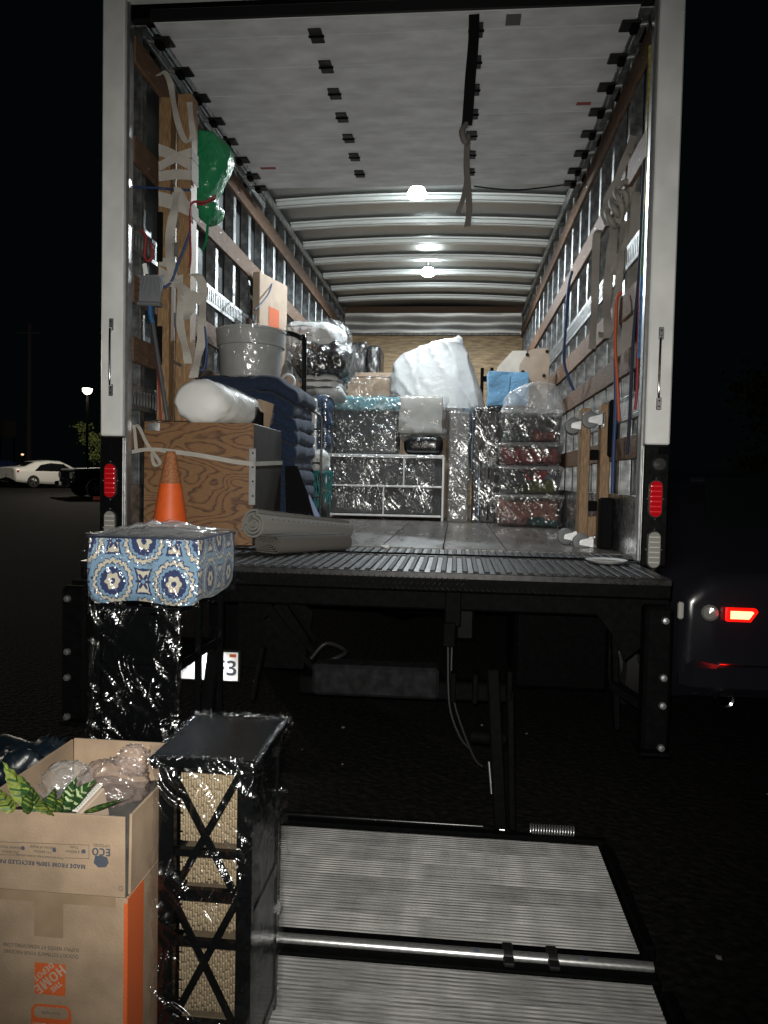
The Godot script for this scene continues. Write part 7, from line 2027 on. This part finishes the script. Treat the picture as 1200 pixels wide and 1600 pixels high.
		part(tl, "lamp_core", mb().slab(PackedVector2Array([Vector2(-0.055, -0.018), Vector2(0.035, -0.018), Vector2(0.058, 0.016), Vector2(0.05, 0.022), Vector2(-0.055, 0.022)]), Vector3(-2.352, 0.735, s * 0.56), Basis(Vector3(0, 0, -s), Vector3.UP, Vector3(-s, 0, 0)), 0.004), mat("brake_core", lin(0.5, 0.1, 0.05), 0.2, 0.0, {"emit": Color(1.0, 0.62, 0.42), "power": 4.0}))
		part(tl, "red_lamp", mb().slab(PackedVector2Array([Vector2(-0.07, -0.032), Vector2(0.045, -0.032), Vector2(0.08, 0.02), Vector2(0.07, 0.035), Vector2(-0.07, 0.035)]), Vector3(-2.335, 0.735, s * 0.56), Basis(Vector3(0, 0, -s), Vector3.UP, Vector3(-s, 0, 0)), 0.03), mat("brake_glow", lin(0.5, 0.02, 0.01), 0.2, 0.0, {"emit": Color(1.0, 0.03, 0.01), "power": 1.6}))
		part(v, "exhaust", mb().lathe([Vector2(0.035, 0.0), Vector2(0.045, 0.005), Vector2(0.045, -0.1)], 16, Vector3(-2.33, 0.30, s * 0.62), Basis(Vector3(0, 0, 1), PI / 2)), M.chrome)
	var rl := OmniLight3D.new()
	rl.name = "brake_light"
	rl.light_color = Color(1.0, 0.08, 0.03)
	rl.light_energy = 0.004
	rl.light_size = 0.04
	rl.omni_range = 5.0
	rl.omni_attenuation = 2.0
	rl.shadow_enabled = true
	v.add_child(rl, true)
	rl.position = Vector3(-2.39, 0.735, -0.56)
	part(v, "number_plate", mb().box(Vector3(-2.30, 0.72, 0), Vector3(0.01, 0.13, 0.30)), M.frame_white)
	add_wheels(v, [-1.42, 1.38], 0.865, 0.33)
	v.position = Vector3(2.38, 0, -2.9)
	v.rotation.y = deg_to_rad(90.0)
func place_car(t: Node3D, at: Vector3, yaw: float) -> void:
	t.position = Vector3(at.x, ground_y(at.x, at.z) + 0.001, at.z)
	t.rotation.y = yaw

func leaf_tree(called: String, label: String, base: Vector3, h: float, r: float, n: int, sd: int, col: Material, squash := 0.8) -> void:
	var t := thing(called, label, "tree", base, "trees round the car park")
	var q := RandomNumberGenerator.new()
	q.seed = sd
	var tr := part(t, "trunk", mb().tube([base, base + Vector3(0.05, h * 0.3, 0), base + Vector3(-0.05, h * 0.55, 0.04), base + Vector3(0, h * 0.85, 0)], [h * 0.028, h * 0.022, h * 0.015, h * 0.004], 8), mat("bark", lin(0.05, 0.04, 0.03), 0.9))
	var tips := []
	for k in 12:
		var a := q.randf() * TAU
		var y := q.randf_range(0.35, 0.95)
		var rad := r * sqrt(maxf(0.1, 1.0 - pow((y - 0.6) / 0.45, 2.0))) * q.randf_range(0.5, 1.0)
		var e := base + Vector3(cos(a) * rad, h * y, sin(a) * rad)
		var s := base + Vector3(0, h * (y * 0.6), 0)
		part(tr, "limb", mb().tube([s, s.lerp(e, 0.5) + Vector3(0, h * 0.03, 0), e], [h * 0.008, h * 0.005, h * 0.002], 5), M.bark)
		tips.append(e)
	var m := mb()
	for k in n:
		var c: Vector3 = tips[q.randi() % tips.size()] + Vector3(q.randfn(), q.randfn() * squash, q.randfn()) * r * 0.17
		var u := Vector3(q.randfn(), q.randfn(), q.randfn()).normalized()
		var w := u.cross(Vector3(q.randfn(), q.randfn(), q.randfn())).normalized()
		var s := h * q.randf_range(0.012, 0.026)
		m.quad(c - u * s, c + w * s * 0.5, c + u * s, c - w * s * 0.5, u.cross(w))
	stuff(part(t, "crown", m, col))
func build_surroundings() -> void:
	var lb := PZ(136, 700, -31.5)
	lb.y = ground_y(lb.x, lb.z)
	street_lamp(lb, PZ(137, 610, -31.5).y - lb.y + 0.04, "lit street lamp with white globe above the parked cars", LAMP_LOT)
	var ob := Vector3(-25.0, 0, -15.0)
	ob.y = ground_y(ob.x, ob.z)
	street_lamp(ob, 5.6, "lit street lamp on the open side of the lot facing the parked cars", 50.0)
	# dark wooden pole
	var pb := PZ(45, 740, -44.0)
	pb.y = ground_y(pb.x, pb.z)
	var t := thing("utility_pole", "dark utility pole rising behind the white saloon", "pole", pb)
	part(t, "pole_shaft", mb().tube([pb, pb + Vector3(0.05, 10.5, 0)], [0.17, 0.12], 10), mat("pole_wood", lin(0.010, 0.008, 0.0075), 0.9))
	part(t, "cross_arm", mb().box(pb + Vector3(0.05, 9.9, 0.16), Vector3(1.6, 0.10, 0.1), Basis(), 0.01), M.pole_wood)
	var sb := PZ(35, 710, -62.0)
	var s := thing("far_lamp", "small far lamp glowing beyond the parked cars", "street lamp", Vector3(sb.x, ground_y(sb.x, sb.z), sb.z))
	part(s, "pole", mb().tube([Vector3(sb.x, ground_y(sb.x, sb.z), sb.z), sb + Vector3(0, -0.08, 0)], 0.05, 8), M.black_steel)
	part(s, "lamp_globe", mb().lathe([Vector2(0, -0.12), Vector2(0.11, -0.06), Vector2(0.13, 0.02), Vector2(0, 0.09)], 14, sb), mat("far_glow", Color(1, 1, 1), 0.4, 0.0, {"emit": Color(1.0, 0.8, 0.62), "power": 1.6}))
	var kk := PZ(155, 772, -24.0)
	kk.y = ground_y(kk.x, kk.z)
	single("red_kerb_block", "short red painted kerb block before the pickup", "kerb block", kk, mb().box(kk + Vector3(0.15, 0.08, 0), Vector3(0.7, 0.15, 0.2), Basis(), 0.02), mat("kerb_red", lin(0.28, 0.04, 0.03), 0.8))
	var g1 := mat("tree_green", lin(0.12, 0.15, 0.035), 0.7, 0.0, {"back": Color(0.1, 0.14, 0.03)})
	var g2 := mat("tree_dark", lin(0.020, 0.026, 0.010), 0.9, 0.0, {"spec": 0.1})
	var tb := PZ(160, 740, -40.5)
	tb.y = ground_y(tb.x, tb.z)
	leaf_tree("lamp_tree", "small bright tree lit by the street lamp", tb, 4.3, 1.2, 2200, 4, g1)
	rng.seed = 31
	for k in 5:
		var b := Vector3(9.0 + k * 3.6, 0, -14.0 - rng.randf_range(0.0, 6.0))
		b.y = ground_y(b.x, b.z)
		leaf_tree("dark_tree", "dim leafy tree %s beyond the black car" % ["first", "second", "third", "fourth", "last"][k], b, rng.randf_range(3.4, 4.4), 1.9, 4200, 50 + k, g2)
	var sg := PZ(10, 670, -55.0)
	var sgn := thing("dim_sign_board", "dim unlit sign board on posts behind the blue car", "sign", Vector3(sg.x, ground_y(sg.x, sg.z), sg.z))
	part(sgn, "board", mb().box(sg, Vector3(1.6, 1.3, 0.1), Basis(), 0.02), mat("sign_dim", lin(0.03, 0.022, 0.02), 0.7))
	for q in [-0.6, 0.6]:
		part(sgn, "post", mb().box(Vector3(sg.x + q, (sg.y + ground_y(sg.x, sg.z)) * 0.5 - 0.3, sg.z - 0.1), Vector3(0.1, sg.y - ground_y(sg.x, sg.z) - 0.6 + 0.55, 0.1), Basis(), 0.01), M.black_steel)

const LAMP_IN := 6.2
const LAMP_LOT := 30.0
const FLASH := 10.6

func _ready() -> void:
	# camera, night sky, exposure
	var cam := Camera3D.new()
	cam.name = "camera"
	add_child(cam)
	cam.position = CAM
	cam.basis = CAMB
	cam.fov = rad_to_deg(2.0 * atan(800.0 / F))
	cam.near = 0.05
	cam.far = 900.0
	cam.current = true
	var env := Environment.new()
	env.background_mode = Environment.BG_SKY
	var sky := Sky.new()
	var sm := ProceduralSkyMaterial.new()
	sm.sky_top_color = Color(0.02, 0.05, 0.06)
	sm.sky_horizon_color = Color(0.03, 0.05, 0.055)
	sm.ground_bottom_color = Color(0.01, 0.01, 0.01)
	sm.ground_horizon_color = Color(0.02, 0.03, 0.03)
	sm.sun_angle_max = 0.0
	sky.sky_material = sm
	env.sky = sky
	env.background_energy_multiplier = 0.35
	env.tonemap_mode = Environment.TONE_MAPPER_LINEAR
	env.tonemap_exposure = 1.0
	env.sdfgi_enabled = true
	env.ssao_enabled = true
	env.ssil_enabled = true
	var we := WorldEnvironment.new()
	we.name = "environment"
	we.environment = env
	add_child(we)
	# the phone's own flash, a small LED just above the lens; its beam fades towards the rim
	var fl := SpotLight3D.new()
	fl.name = "phone_flash"
	fl.light_energy = FLASH
	fl.light_color = Color(1.0, 0.985, 0.95)
	fl.light_size = 0.01
	fl.spot_angle = 47.0
	fl.spot_angle_attenuation = 1.0
	fl.spot_range = 30.0
	fl.spot_attenuation = 2.0
	fl.shadow_enabled = true
	add_child(fl)
	fl.basis = CAMB
	fl.position = CAM + CAMB * Vector3(-0.012, 0.028, 0.0)
	nz.seed = 5
	nz.frequency = 1.0
	nz.fractal_type = FastNoiseLite.FRACTAL_NONE
	setup_materials()
	# the large structure
	build_ground()
	build_truck()
	build_lift()
	# the load and the things in front of it
	build_crate_side()
	build_middle()
	dolly_set()
	build_front()
	# surroundings
	build_cars()
	build_surroundings()
